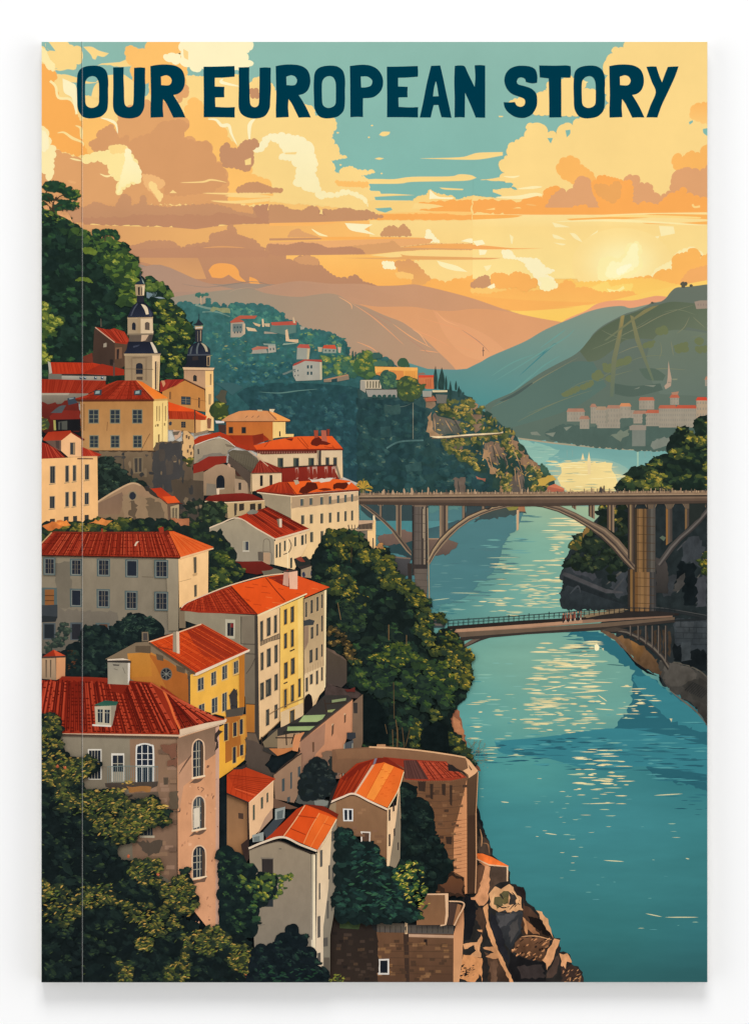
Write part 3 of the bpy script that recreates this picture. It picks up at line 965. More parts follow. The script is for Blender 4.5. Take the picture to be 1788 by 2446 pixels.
def town(x0, y0, x1, y1, roof=None, col=TB, n=0, rows=2):
    P(col, '%g %g %g %g %g %g %g %g' % (x0, y0, x1, y0, x1, y1, x0, y1))
    if roof:
        P(roof, '%g %g %g %g %g %g %g %g' % (x0 - 6, y0 + 3, x0 + 8, y0 - 22, x1 - 8, y0 - 22, x1 + 6, y0 + 3))
    for r in range(rows):
        for i in range(n):
            x = x0 + (i + .5) * (x1 - x0) / n
            y = y0 + (r + .45) * (y1 - y0) / rows
            P(TD, '%g %g %g %g %g %g %g %g' % (x - 4, y - 9, x + 4, y - 9, x + 4, y + 9, x - 4, y + 9))


town(605, 1010, 735, 1085, TR, n=6); town(700, 1065, 770, 1140, TR, n=3); town(780, 975, 822, 1100, TR, n=2, rows=4)
town(822, 995, 900, 1110, 'a58a70', n=4, rows=3); town(903, 985, 1010, 1100, TR, n=5, rows=3); town(1000, 970, 1080, 1060, 'd08a5e', n=3, rows=2)
town(1075, 1000, 1110, 1060, None, n=2); town(1143, 925, 1255, 995, 'b8654c', n=5); town(1100, 1025, 1200, 1100, TR, n=5); town(1375, 905, 1440, 960, 'b8654c', n=3)
town(1195, 1020, 1300, 1120, 'b8654c', n=6, rows=3); town(1290, 985, 1420, 1130, 'b8654c', n=8, rows=4); town(1420, 985, 1570, 1130, 'bb5840', n=9, rows=4)
town(1570, 925, 1652, 1150, 'cc4a35', 'b09a80', n=4, rows=5); town(1070, 1110, 1195, 1150, None, '94897a'); town(1090, 1150, 1190, 1270, None, '7a7f74', n=0)
town(1635, 770, 1660, 820, 'b07a60', n=1); town(830, 1100, 1000, 1135, None, n=9, rows=1)
C('56685e', '1000 1070 1090 1060 1090 1110 1010 1130', 5); C('56685e', '1170 1030 1190 1030 1190 1110 1170 1110', 4)
P('b49a84', '1355 760 1362 630 1372 700 1385 765 1380 820 1340 845 1330 820 1350 800'); P('8d8574', '1358 790 1380 790 1378 796 1356 796')
P('b08268', '1383 868 1440 860 1430 885 1390 885'); P('8a8d74', '1390 765 1430 765 1425 775 1390 775')
for s in ('1180 815 1270 812 1250 828', '1100 845 1150 825 1140 838', '580 1130 640 1120 600 1155', '440 1175 520 1165 500 1200', '330 1165 380 1160 410 1190 340 1185', '1250 1215 1420 1205 1400 1215'): P('808677', s)
K('76806f', '920 1190 1060 1140 1080 1180 1000 1230', 4); K('7d8276', '1230 1230 1400 1190 1380 1270 1250 1280', 5)

# ---- the village hill across the water
E('printed_hill', 'hazy teal wooded printed hill with scattered villas', 'leaf')
origin(*B1)
C('3f6c68', '-60 160 30 150 110 185 200 165 280 180 360 200 410 215 430 170 480 160 540 175 590 160 640 180 700 180 760 190 800 230 850 270 885 300 980 330 1040 380 1130 400 1200 400 1300 430 1360 460 1420 510 1440 620 1480 640 1560 620 1652 600 1800 660 1900 760 1900 1100 1700 1400 900 1400 -60 1250', 6, '2c4f52')
S('2b4b4d', '560 900 800 860 1200 870 1500 900 1700 960 1900 1060 1900 1900 1000 1500 700 1200 460 960', '29434a')
LS('7d9080', 5, '100 175 230 210 400 215'); LS('6c8a7e', 3, '160 240 290 240 430 295')
pal = (['356464', '396a68', '37665f'], ['3f716b', '3d6e69'], ['4c7a6a', '507c68'], ['6d8a64', '648562'])
leaves('-40 320 400 320 980 560 980 640 700 720 300 720 0 640', 90, 9, pal)
leaves('400 180 860 270 880 320 700 330 420 300', 40, 12, (['3a6b66', '41736a'], ['4c7f70'], ['5f8c72'], ['6f9672']))
leaves('1000 400 1150 400 1400 480 1420 640 1200 600 1000 520', 45, 11, (['3a6b66', '35625f'], ['467666'], ['6b8a60'], ['8f9a58']))
leaves('300 720 960 680 960 860 560 880 300 900', 60, 9, (['2d5457', '315b5c'], ['37646a'], ['4a7468'], ['63825f']))
leaves('1200 640 1560 640 1640 780 1500 800 1220 790', 60, 11, (['3d6250', '45684f'], ['5f7c4c', '6a8048'], ['93914a', '8a8d48'], ['b5a24c']))
leaves('700 920 1500 900 1900 1200 1800 1500 1400 1700 1000 1300 600 1100', 120, 13, (['2a474c', '2c4d50'], ['31555a', '2f5054'], ['375b5c'], ['436560']))
sprigs('200 400 1000 460 1500 700 1500 800 200 720', 50, 4, ['6f8a62', '7d8c60', '5f8066', '948f5c'], (-.4, .3))
C('416f62', '95 100 120 70 150 85 215 80 215 95 170 100 140 110', 4); L('c0a080', 3, '145 100 150 175'); L('b59a80', 3, '180 100 172 165')
C('41706a', '190 165 190 120 230 120 235 165', 4); C('41706a', '245 180 270 150 300 165 300 190', 4); C('35605f', '320 200 345 160 375 190 370 205', 4)
K('8b8f68', '230 200 400 210 400 245 230 225', 3)
for s in ('1418 500 1425 500 1428 610 1414 610', '1432 560 1440 560 1444 630 1430 630', '1470 590 1480 580 1490 660 1470 660', '1495 590 1505 590 1508 670 1496 670'): S('2f5350', s)
leaves('1530 620 1570 600 1652 600 1652 760 1540 760', 14, 12, (['3a5c44', '42624a'], ['5c7a4a'], ['858a45'], ['a89a4a']), base='3f6048')


def villa(label, polys, ws=()):
    E('printed_villa', label, 'wall')
    for c, s in polys:
        P(c, s)
    for s, us, vv, w, h in ws:
        wins(s, us, vv, w, h, glass='3c5052')


villa('pale villa with red hipped roof, high on the hazy hill', (('a99a86', '408 330 520 325 535 345 535 430 495 460 408 462'), ('c2a98a', '515 340 535 345 535 430 515 440'), ('b55a45', '400 328 450 290 490 270 640 272 620 298 480 300 530 325 410 335'), ('6f7a74', '425 345 510 343 510 410 425 412')),
      (('425 345 510 343 510 440 425 445', (.2, .5, .8), (.3, .75), .14, .16),))
villa('long villa with flat red roof beside a little white spire', (('5f7a70', '760 350 980 350 980 420 880 440 750 410'), ('bb5645', '760 330 860 325 985 318 985 352 800 358 765 354'), ('ceb08c', '950 290 960 280 978 340 955 335'), ('d8b58e', '885 400 905 390 920 480 1000 480 1000 510 890 495'), ('8fa08c', '870 515 990 508 990 516 860 530')))
villa('small cream houses strung between trees on the hazy hill', (('d8b890', '540 370 620 385 640 410 560 405'), ('d3b288', '600 330 670 350 660 370 620 355'), ('e0c096', '680 300 695 300 700 370 684 370'), ('cbb08a', '700 340 750 340 750 370 710 365'), ('a39682', '700 410 760 415 820 430 700 430'), ('a8a08c', '1015 365 1060 370 1050 390 1020 395')))
villa('low villa with salmon roof on the middle of the hazy hill', (('a09a8a', '600 570 720 565 730 600 590 605'), ('b8705c', '590 562 640 540 730 545 740 560 600 575'), ('aaa190', '735 530 800 525 805 590 735 600'), ('8d9a8a', '690 515 800 520 800 535 700 530')), (('735 530 800 525 805 590 735 600', (.3, .7), (.55,), .15, .3),))
villa('tall narrow villa with red roof above the big white house', (('9a9a8c', '990 550 1100 560 1090 655 985 655'), ('c4b08a', '1078 560 1102 560 1092 655 1075 655'), ('b9584a', '985 552 1010 522 1090 525 1105 560 1040 556')))
villa('small villa with red roof near dark cypresses', (('8f9686', '1215 555 1335 560 1330 600 1215 600'), ('c8543c', '1210 558 1225 530 1320 528 1335 565'), ('bda684', '1170 545 1210 550 1205 590 1175 588'), ('c2a488', '1345 545 1375 550 1370 600 1350 595')), (('1215 555 1335 560 1330 600 1215 600', (.2, .5, .8), (.5,), .1, .35),))
villa('big white villa with dark red roof and two rows of windows', (('a6a192', '950 715 1050 665 1205 680 1205 835 980 845 955 800'), ('c9ba98', '1188 680 1206 682 1208 830 1190 835'), ('a8483c', '950 715 960 695 1050 655 1205 658 1208 678 1060 668 980 705')), (('1060 690 1180 690 1180 830 1060 830', (.2, .45), (.22, .62), .14, .2), ('950 730 1050 690 1050 830 960 830', (.15, .45), (.35, .7), .08, .12)))
villa('long low farm building on the hill ledge', (('8d7a66', '1220 830 1440 790 1445 830 1340 850 1225 855'), ('b08262', '1230 830 1430 785 1440 795 1260 835'), ('2c4649', '1290 830 1340 820 1340 850 1290 852')))
S('6d7a72', '860 780 960 740 980 745 880 790'); LS('5f7f76', 3, '650 940 830 950 1000 930 1180 915', True); S('3d5f60', '260 860 420 860 520 900 420 970 330 900')

# ---- the lit headland with its cliff
origin(*B2)
E('printed_cliff', 'rocky printed headland with golden scrub and a cliff road', 'rock')
K('36504e', '-20 420 100 400 300 480 400 500 560 420 760 420 860 500 900 560 960 590 1020 640 1080 690 1150 735 1180 790 1230 850 1290 930 1340 980 1400 1030 1440 1080 1480 1100 1490 1220 -20 1220', 4, '28413f', 10)
K('2a4345', '-20 480 300 500 500 560 500 780 420 850 360 1220 -20 1220', 4, '27403f', 9)
leaves('0 500 480 600 560 800 760 900 1000 1200 0 1200', 150, 13, (['2a4446', '263e40', '2d4a4a'], ['304e4e', '2e4a48'], ['3a5652'], ['4d6355', '55685a']))
K('6e5f52', '540 600 700 600 800 740 700 760 540 770', 5, '565e55'); K('a88563', '520 600 545 590 555 740 620 765 540 775 500 740', 4); K('876f58', '480 470 560 460 580 540 500 560', 4)
K('7d6754', '940 810 1060 820 1110 900 1180 1000 1250 1100 1240 1220 1150 1200 1060 1010 990 960 960 880', 5, '5e5750')
K('937358', '1150 750 1200 850 1330 960 1400 1060 1340 1070 1240 1000 1180 900 1120 800', 5)
K('a5805c', '920 850 960 870 990 1000 1060 1040 1100 1200 1060 1200 1000 1060 950 960', 5); K('6b5c50', '700 1090 790 1090 800 1210 720 1210', 4); K('6a5a50', '620 800 760 830 780 940 700 900', 5)
K('9a5f4c', '870 1075 950 1095 945 1110 880 1090', 2); K('9a7a5c', '840 480 900 540 890 580 840 560', 4); K('816a55', '820 590 920 610 930 700 880 740 830 660', 5)
for s in ('1110 860 1180 900 1180 1060 1120 1080', '1250 1010 1340 1060 1340 1180 1260 1180', '860 780 920 800 920 880 860 860', '940 640 1000 660 1040 710 960 720', '560 560 720 610 700 640 580 600',
          '880 960 960 980 960 1050 880 1040', '1000 1050 1060 1080 1050 1180 990 1160', '920 580 990 590 990 640 920 640', '1040 920 1100 950 1110 1060 1050 1060'):
    K('2e443c', s, 5)
pal = (['4d5a38', '5a5f3a', '3c4c36'], ['7a7440', '6f6d3c', '857a40'], ['a38d46', '9a8440'], ['c6a552', 'b8964a'])
leaves('600 530 700 470 850 470 960 600 1080 700 1160 740 1100 780 900 740 780 740 700 640 600 600', 80, 9, pal)
leaves('620 790 1100 770 1200 860 1200 940 1000 800 800 830 760 950 640 850', 60, 8, pal)
leaves('1260 1000 1420 1060 1480 1110 1400 1180 1300 1180', 30, 8, pal); leaves('1030 1040 1140 1060 1150 1200 1060 1180', 18, 8, pal); leaves('760 880 920 880 900 1040 800 1000', 22, 8, pal)
sprigs('560 480 1000 600 1300 950 1480 1150 1100 1200 800 900 600 800', 180, 4.5, ['b49050', 'c9a358', '8f7a48', '33453a', 'a87c58', '3d4a38'], (-1.6, 1.0))
for s in ('960 820 1000 1000 1050 1080', '1010 830 1060 950', '1130 800 1200 960 1230 1050', '1190 1040 1220 1200', '1170 1000 1180 1120', '1300 960 1330 1040', '560 620 570 740', '640 640 700 740'):
    LS('b48d66', 2.4, s, True)
for s in ('1000 830 1030 960', '1080 900 1110 1000', '1200 950 1240 1060', '700 620 760 730', '1230 1080 1250 1200', '740 1100 750 1200'):
    LS('41423c', 3, s, True)
S('ead0a4', '530 768 640 768 800 755 960 745 1050 742 1085 730 1080 745 960 757 800 766 640 782 560 780'); LS('6b5a48', 2, '540 786 700 782 900 765 1070 752')
LS('8a8672', 1.5, '400 515 400 790'); LS('5a6a62', 2, '390 520 310 545 180 530', True); K('39534f', '180 530 300 535 290 600 190 600', 4)
S('34504f', '150 700 230 690 240 770 160 780'); S('365250', '340 990 460 960 470 1030 350 1040'); LS('4d6a66', 4, '200 860 300 810 480 800')

E('printed_villa', 'bright orange villa with flat roof on the lit headland', 'wall')
leaves('-10 170 60 140 110 200 110 310 -10 310', 22, 11, (['3a5540', '41603f'], ['5f7540'], ['85863f'], ['a8993f']), base='44613f')
C('3f5f55', '90 150 130 135 165 150 160 175 100 180', 4); C('4a6c58', '100 215 140 195 200 210 210 235 110 235', 4); C('3f5f52', '210 200 230 185 250 210 245 235 215 230', 3); C('3c5a44', '285 230 290 195 320 175 360 200 375 240 300 240', 5)
P('d98a4a', '110 265 200 245 330 245 340 340 260 340 120 300'); P('e8a04e', '325 255 435 250 435 350 330 345'); P('f0ad5a', '110 240 435 248 437 270 330 272 200 268 115 290')
for x in (350, 365, 380, 395, 410): L('c67f3e', 1.2, '%d 275 %d 340' % (x, x))
E('printed_villa', 'rust red villa between the orange villa and tall cypresses', 'wall')
P('c9744a', '440 320 560 320 562 410 500 410 440 360'); P('cf4c34', '440 305 556 305 558 322 440 325'); P('8f6f5c', '440 290 480 285 500 300 440 303')
for x in (500, 515, 530): L('a4553a', 1.2, '%d 335 %d 400' % (x, x))
E('printed_villa', 'white villa with a colonnade at the edge of the cliff', 'wall')
P('c8b698', '5 342 160 342 160 410 40 415 5 360'); P('a39a8a', '0 345 35 350 40 440 0 415'); P('9a9488', '40 415 280 412 278 475 60 470')
for x in (50, 72, 94, 116, 138): P('6b6450', '%d 352 %d 352 %d 400 %d 404' % (x, x + 10, x + 10, x))
P('4a4a42', '40 408 280 408 280 416 40 416')
for x in (90, 130, 170, 210, 240): C('33504a', '%d 475 %d 455 %d 455 %d 480' % (x, x + 8, x + 22, x + 28), 3)
leaves('160 290 270 300 270 400 170 400', 14, 10, (['35534a', '3c5a4a'], ['4a6a50'], ['5f7a50'], ['6f8850']), base='3d5c4e')
leaves('290 350 400 330 470 400 440 480 300 480', 28, 10, (['3c4f38', '465838'], ['5f6d3a'], ['96863a'], ['c09a3e']), base='42533a')
P('9d9a8c', '470 425 545 425 540 470 475 470'); P('d8c49a', '545 420 660 420 660 434 550 436'); P('b0664c', '490 480 560 465 580 500 500 505'); P('6f6c62', '570 450 660 455 650 520 580 520')
E('printed_tree', 'row of slim dark printed cypresses on the headland', 'leaf')
for x, y0, y1, w in ((570, 235, 410, 14), (618, 245, 415, 20), (650, 305, 420, 8), (683, 345, 500, 12), (725, 345, 420, 8), (747, 385, 470, 11), (600, 320, 410, 12), (1090, 690, 745, 9), (1148, 705, 745, 6), (1015, 640, 690, 8), (782, 430, 450, 5)):
    S('2d4440', '%g %g %g %g %g %g %g %g %g %g' % (x, y0, x + w, (y0 + y1) / 2, x + w * .8, y1, x - w * .8, y1, x - w, (y0 + y1) / 2))
C('3f5c4c', '1370 975 1420 1020 1440 1075 1390 1060 1365 1010', 4); C('35493c', '1200 820 1230 840 1235 880 1200 870', 4)
E('printed_house', 'little coral roofed house at the tip of the headland', 'wall')
P('b3644c', '1405 1215 1420 1150 1475 1130 1545 1165 1545 1215'); P('d27a58', '1420 1150 1475 1130 1545 1165 1540 1175'); K('c9a24c', '1340 1090 1450 1070 1480 1100 1400 1140 1350 1150', 3)
E('printed_palm', 'golden printed palm above the end of the high bridge', 'leaf')
for a in range(-170, 20, 14):
    t = math.radians(a + R.uniform(-5, 5)); r = R.uniform(60, 85)
    LS(R.choice(('d8a040', 'b8923c', '8a8238')), 3.2, '20 1170 %g %g %g %g' % (20 + r * .6 * math.cos(t), 1165 + r * .9 * math.sin(t), 20 + r * math.cos(t), 1175 + r * .75 * math.sin(t)), True)
K('5a5a34', '0 1165 40 1165 35 1220 5 1220', 3)
B4 = (840, 1140, 1652 / 430); B5 = (1258, 980, 1279 / 430)
# ---------------------------------------------------------------- river surface below the bridges
CUR = [e for e in ELEMS if e['name'] == 'printed_river'][0]
origin(0, 0, 1)
K('51797b', '940 1260 1000 1230 1180 1200 1250 1190 1240 1250 1200 1300 1180 1360 1120 1420 1020 1460 930 1470', 5, '4c7d80')
glints('1190 1200 1290 1200 1260 1300 1170 1420 1020 1490 1120 1400', 60, ['51797b', '4f7d80', '6fa39a'], (10, 30), (1, 3))
# river detail in the enlarged view
origin(*B5)
K('2e6a75', '300 1590 420 1560 520 1570 640 1640 760 1780 860 1880 960 1960 1100 2060 1280 2180 1280 2700 900 2600 720 2400 600 2260 700 2150 740 2050 740 1920 760 1850 640 1770 540 1700 420 1640', 5, '2c626d')
K('3a7e86', '740 1880 860 1880 1000 2000 1280 2200 1280 2300 1000 2200 800 2000', 4)
GL = ['e6d49c', 'f1deA6', 'd5cb9a', 'b9c7a0']
glints('220 740 400 760 440 850 380 920 240 920 160 880 180 760', 28, GL + ['f7e6ac'], (12, 40), (1, 3))
glints('0 1080 230 1040 220 1400 0 1400', 60, GL, (6, 24), (1, 2.6))
glints('180 930 260 930 280 1050 150 1060', 16, GL, (4, 12), (.8, 2))
glints('100 1640 520 1640 520 1760 480 1980 560 2080 360 2120 60 2120 0 2000 80 1780', 130, GL + ['f7e6ac'], (6, 30), (1, 3.4))
glints('0 2060 420 2120 600 2260 300 2300 0 2290', 50, GL, (6, 26), (1, 2.8))
glints('700 1950 960 2040 940 2160 640 2200', 26, GL, (4, 18), (1, 2.4))
glints('260 1560 500 1560 520 1700 280 1640', 14, ['2f6a74', '3a7b82', 'd9cf9c'], (10, 30), (1, 2.4))
for s in ('90 1845 340 1842', '380 1860 540 1858', '300 2010 580 1990', '440 1930 610 1935', '60 2090 330 2085', '110 1990 280 1950', '730 1980 850 1978', '500 2020 570 2070', '480 2120 620 2130',
          '370 1745 430 1730', '340 1820 500 1812'):
    LS('efdca4', 2.4, s, True)
LS('173f4a', 2.2, '300 1690 400 1694 560 1692', True); LS('27535c', 2, '300 1720 460 1715', True); LS('1f4c56', 2, '560 1805 700 1815', True)
for s in ('480 1700 478 1670 495 1658 512 1680 508 1704 490 1710',): S('fdeebc', s)
S('d4c79a', '530 1690 545 1690 540 1710'); S('d4c79a', '1010 2190 1030 2190 1025 2215')
origin(*B4)
glints('1320 760 1652 860 1652 1280 1100 1280 1180 1120 1340 980', 45, GL, (6, 26), (.8, 2.2))
glints('740 640 1300 640 1180 1100 740 1240', 22, ['638b8a', '5f8a8a', '6f9892', '4a6f74'], (6, 26), (.6, 1.4))
for s in ('1230 740 1540 735', '1380 885 1640 890', '1190 1110 1480 1120', '900 1060 1180 1065', '730 1130 900 1110'): LS('b9c4a0', 2, s, True)
P('9fae92', '1505 340 1530 340 1528 480 1508 500')
glints('720 1190 1000 1190 980 1250 730 1260', 10, ['3f767c', '93b3a0'], (5, 18), (.8, 1.8))
origin(0, 0, 1)
# the broken dark reflection and wavelets lower down
DK = ['2c6470', '2a5e6a', '33707a', '285864']
S('3a8089', '1180 1770 1300 1760 1450 1740 1560 1750 1688 1780 1688 1850 1540 1830 1420 1840 1300 1810 1200 1800', '3a7f88')
glints('1150 1770 1420 1760 1688 1790 1688 1880 1500 1850 1300 1830 1150 1800', 130, DK + ['4b9296', '55989a'], (8, 34), (1, 3.4))
glints('1120 1780 1300 1790 1280 1830 1120 1820', 40, DK + ['2c6470', '4b9296', 'c2c79c'], (6, 22), (.8, 2.4))
glints('1500 1700 1688 1730 1688 1790 1480 1780', 30, ['4b9296', '3d8490', '55989a', '2a5e6a'], (10, 34), (1, 2.6))
glints('1560 1860 1688 1860 1688 1960 1600 1930', 18, DK, (6, 22), (.8, 2.2))
glints('1380 1790 1480 1790 1500 1880 1370 1890', 44, GL + ['f7e6ac'], (5, 24), (1, 3.2))
glints('1370 1880 1500 1880 1480 1970 1380 1960', 14, GL, (6, 18), (.8, 2))
glints('1120 1660 1330 1640 1340 1760 1120 1770', 50, GL + ['7fb3a6'], (5, 20), (.8, 2.4))
glints('1120 1560 1500 1600 1500 1780 1120 1770', 40, ['7fb3a6', '8dbba6', '4f9698'], (6, 26), (.8, 2.2))
glints('1300 1900 1660 1900 1660 2300 1340 2100', 26, ['6fa79e', 'a9c3a4', '5b989a', 'd8d2a4'], (3, 11), (.6, 1.4))
glints('1100 1780 1400 1900 1640 2200 1400 2100 1160 1960', 26, ['62a09c', '9dbda4', 'd8d2a4'], (3, 11), (.6, 1.3))
for s in ('1400 1920 1470 1918', '1440 2055 1490 2058', '1585 2191 1668 2191', '1540 2182 1580 2190', '1560 1900 1630 1896', '1300 1990 1330 1994', '1195 1915 1215 1917', '1636 2050 1645 2052'): LS('d8d2a4', 2.6, s, True)

# ---------------------------------------------------------------- right bank: wooded rock and cliff
origin(*B5)
E('printed_cliff', 'dark rocky printed river bank on the right behind the bridges', 'rock')
K('262d2e', '1300 560 1300 2260 1220 2130 1120 2060 1040 1990 960 1950 930 1880 860 1850 790 1800 740 1740 700 1660 620 1590 520 1560 560 1420 250 1410 235 1290 270 1230 222 1180 280 1090 265 1050 320 960 380 910 400 850 440 810 510 740 520 640 560 600', 4)
K('3a3f42', '225 1180 290 1090 420 1140 520 1200 540 1260 480 1300 260 1220', 5, '2b3032'); K('33393c', '235 1290 300 1230 420 1280 560 1340 700 1380 700 1420 250 1410', 5, '262c2e')
K('434549', '320 1100 420 1120 500 1180 480 1210 330 1150', 4); K('3c4043', '580 1260 640 1180 700 1100 720 1120 700 1320 640 1340', 5)
P('4b4a4b', '260 1150 300 1160 560 1270 680 1290 680 1300 560 1300 250 1170'); P('24292b', '260 1180 540 1300 700 1380 560 1340 250 1230')
for s in ('560 1240 700 1120', '600 1300 690 1190', '300 1310 360 1250 380 1300', '1060 1000 1120 940 1180 900', '1150 1180 1180 1000 1200 940', '1200 1380 1190 1240 1230 1160', '1100 1240 1060 1300'):
    LS(R.choice(('4a4b4c', '55524c', '43474a')), 5, s, True)
K('3b3f42', '1090 960 1150 900 1230 900 1260 1000 1220 1120 1150 1080 1100 1080', 5); K('404245', '1190 1180 1280 1170 1280 1400 1200 1400', 5); K('36393b', '980 1180 1110 1150 1080 1290 960 1320', 4)
K('161c1e', '1080 1080 1200 1090 1200 1400 1120 1400 1110 1240 1040 1280', 5); K('42403d', '1060 1200 1120 1160 1110 1260 1040 1290', 4)
K('7b5b3c', '600 1590 720 1620 800 1660 900 1760 990 1850 960 1890 870 1850 790 1810 730 1730 660 1660', 4, '4e3d2e'); K('8a6238', '730 1640 800 1660 830 1700 800 1780 750 1740', 4, '54402c')
K('6b5440', '530 1560 620 1590 700 1680 740 1740 790 1800 770 1800 640 1650 520 1575', 2); K('151a1c', '640 1640 760 1780 870 1860 950 1900 960 1950 930 1890 850 1870 770 1810', 2)
K('45423d', '940 1780 1000 1790 1100 1800 1200 1850 1290 1900 1290 2250 1200 2110 1080 2030 1000 1980 950 1910', 4, '3a3733'); K('56514a', '980 1790 1080 1800 1190 1850 1200 1930 1100 1960 1000 1950 960 1900', 4, '4a4640')
K('383632', '1100 1950 1230 1900 1290 1940 1290 2100 1180 2050', 3)
for i in range(9): LS('2b2b2a', 3, '%d %d %d %d' % (1120 + i * 14, 1990 + i * 7, 1180 + i * 14, 1930 + i * 7))
LS('6b6255', 4, '1000 1980 1100 2060 1200 2140 1280 2240', True); LS('5b564c', 3, '940 1780 1100 1800 1220 1850 1280 1900')
K('363b3e', '1040 1480 1280 1480 1280 1740 1160 1760 1040 1740', 3); K('434749', '1050 1500 1180 1500 1180 1640 1060 1640', 3, '33383a'); K('3f4447', '1190 1500 1280 1500 1280 1680 1200 1640', 3, '323739')
for y in (1540, 1580, 1620, 1660): LS('2a2f31', 1.5, '1050 %d 1280 %d' % (y, y + 4))
for x, y in ((1090, 1500), (1150, 1540), (1110, 1580), (1200, 1540), (1240, 1580), (1170, 1620)): LS('2a2f31', 1.5, '%d %d %d %d' % (x, y, x, y + 38))
K('171c1e', '1040 1660 1130 1690 1170 1700 1250 1700 1290 1760 1290 1860 1200 1840 1080 1790 990 1780', 4); K('3d4244', '1090 1650 1160 1650 1160 1780 1100 1780', 3)
K('2a2f30', '700 1560 1040 1540 1040 1790 980 1780 900 1700 780 1620 640 1580', 4)
for x in (760, 790, 840, 900, 930, 960, 1000): K('43372c', '%d 1560 %d 1560 %d %d %d %d' % (x, x + 18, x + 14, 1640 + (x - 760) * .5, x - 2, 1620 + (x - 760) * .5), 3)
E('printed_foliage', 'dark printed trees with gold tops on the right river bank', 'leaf')
PD = (['1c2722', '1e2b25', '222f27'], ['28372a', '2c3c2c', '31422d'], ['4f5a2f', '5f6631', '444f2d'], ['8d8038', 'a58c3c', '77722f'])
for s, n, z in (('1205 90 1250 40 1290 30 1290 200 1230 200', 10, 17), ('1050 150 1080 125 1130 130 1130 200 1060 210', 9, 14), ('990 250 1050 200 1220 180 1300 200 1300 600 650 585 645 510 700 480 740 430 850 425 930 330 1000 310', 85, 17)):
    leaves(s, n, z, PD, base='1d2824')
for s in ('1120 150 1190 160 1230 200 1180 220 1110 210', '1180 200 1260 190 1240 260', '1000 280 1060 260 1100 310 1100 350 1030 330', '850 440 930 430 980 480 900 500', '930 480 990 470 960 540 900 560', '760 510 840 500 850 560 780 560', '1250 380 1290 370 1290 420 1250 420', '660 490 720 480 720 510'):
    leaves(s, 9, 9, (['39452c', '424c2e'], ['6a6b33', '77742f'], ['9b8a3c', 'a8923e'], ['c2a346', 'b89b44']))
leaves('560 640 720 640 720 1100 640 1160 560 1260 460 1140 290 1090 270 1040 400 840 520 760', 60, 17, (['1b2420', '1e2822', '20291f'], ['253027', '2a3529'], ['2f3b2a', '3a4430'], ['4d522f', '5a5a33']))
for s, p_ in (('520 690 700 660 700 780 600 800 520 750', 9), ('390 860 440 830 500 840 430 880', 6), ('280 960 380 910 380 960 290 1010', 9)):
    leaves(s, p_, 9, (['39452c', '4c4a2c'], ['6a6b33', '6a5c30'], ['9b8a3c', '957a3a'], ['b89b44']))
K('8a6a3c', '390 860 430 830 445 850 400 900', 4)
leaves('1230 1020 1290 1010 1290 1170 1210 1150 1210 1090', 14, 11, (['28321f', '2e3a24'], ['4c5429'], ['8a7a30', '7c742e'], ['b8953a']))

# ---------------------------------------------------------------- the high arched bridge
E('printed_bridge', 'high stone arched printed bridge crossing the river with a railing of small posts', 'wall')
origin(*B4)
DK_, MD, LT, HI = '4a3f38', '6d5c4d', '8f7860', 'b0946f'
K('3a4b4c', '80 180 700 210 690 700 540 760 330 640 200 400 80 300', 2, '344244')
P('4b8385', '200 400 560 400 560 560 220 530'); P('55898a', '690 400 980 400 900 520 700 520')
K('7a6255', '240 530 330 530 480 480 560 500 560 660 400 620 330 640 250 600', 4, '66534a'); K('7e6657', '690 520 800 520 960 600 960 650 860 710 690 700', 4, '5e4e46')
P('a8866a', '690 530 800 540 800 570 700 570'); P('2f4648', '500 600 560 580 560 720 340 690 340 640 430 610'); P('3d555a', '700 470 830 440 980 390 1000 420 850 560 700 560', '46676a')
K('4c4a4a', '340 720 540 740 540 900 420 920 360 800', 3, '3f3d3d'); P('7a6656', '350 722 540 740 535 752 350 735')
K('3a484a', '1200 250 1400 240 1300 300 1080 400 1040 410 1040 250', 2); S('4f8385', '1060 420 1390 360 1200 400 1080 430')
# lower rock of the far bank seen under the deck
K('4b5148', '1230 300 1380 250 1590 255 1590 330 1380 365 1100 410', 4, '3d4f50'); K('a4704f', '1520 262 1588 262 1585 310 1530 320', 2); K('8a8242', '1400 270 1520 260 1500 300 1430 310', 4); P('c9a27c', '1510 300 1532 300 1528 480 1510 490')


def span(outer, inner, cols, base=None):
    """an arch rib: bands between an upper and a lower curve"""
    a, b = pts_of(outer), pts_of(inner)
    n = len(cols)
    for i, c in enumerate(cols):
        u = [lerp(p, q, i / n) for p, q in zip(a, b)]
        v = [lerp(p, q, (i + 1) / n) for p, q in zip(a, b)]
        put(u + v[::-1], c)


def arcs(x0, y0, x1, y1, col, w, rev=False):
    """one opening's rounded head between two columns"""
    t = [math.pi * i / 10 for i in range(11)]
    cx, rx, ry = (x0 + x1) / 2, (x1 - x0) / 2, y1 - y0
    p = [(cx - rx * math.cos(a), y1 - ry * math.sin(a)) for a in t]
    put([(OX + x / SC, OY + y / SC) for x, y in [(x0, y0 - 6)] + p[:] + [(x1, y0 - 6)]], col)


def column(x0, x1, y0, y1, cs=(MD, DK_), y2=None):
    n = len(cs)
    y2 = y1 if y2 is None else y2
    for i, c in enumerate(cs):
        a, b = x0 + (x1 - x0) * i / n, x0 + (x1 - x0) * (i + 1) / n
        ya, yb = y1 + (y2 - y1) * i / n, y1 + (y2 - y1) * (i + 1) / n
        P(c, '%g %g %g %g %g %g %g %g' % (a, y0, b, y0, b, yb, a, ya))


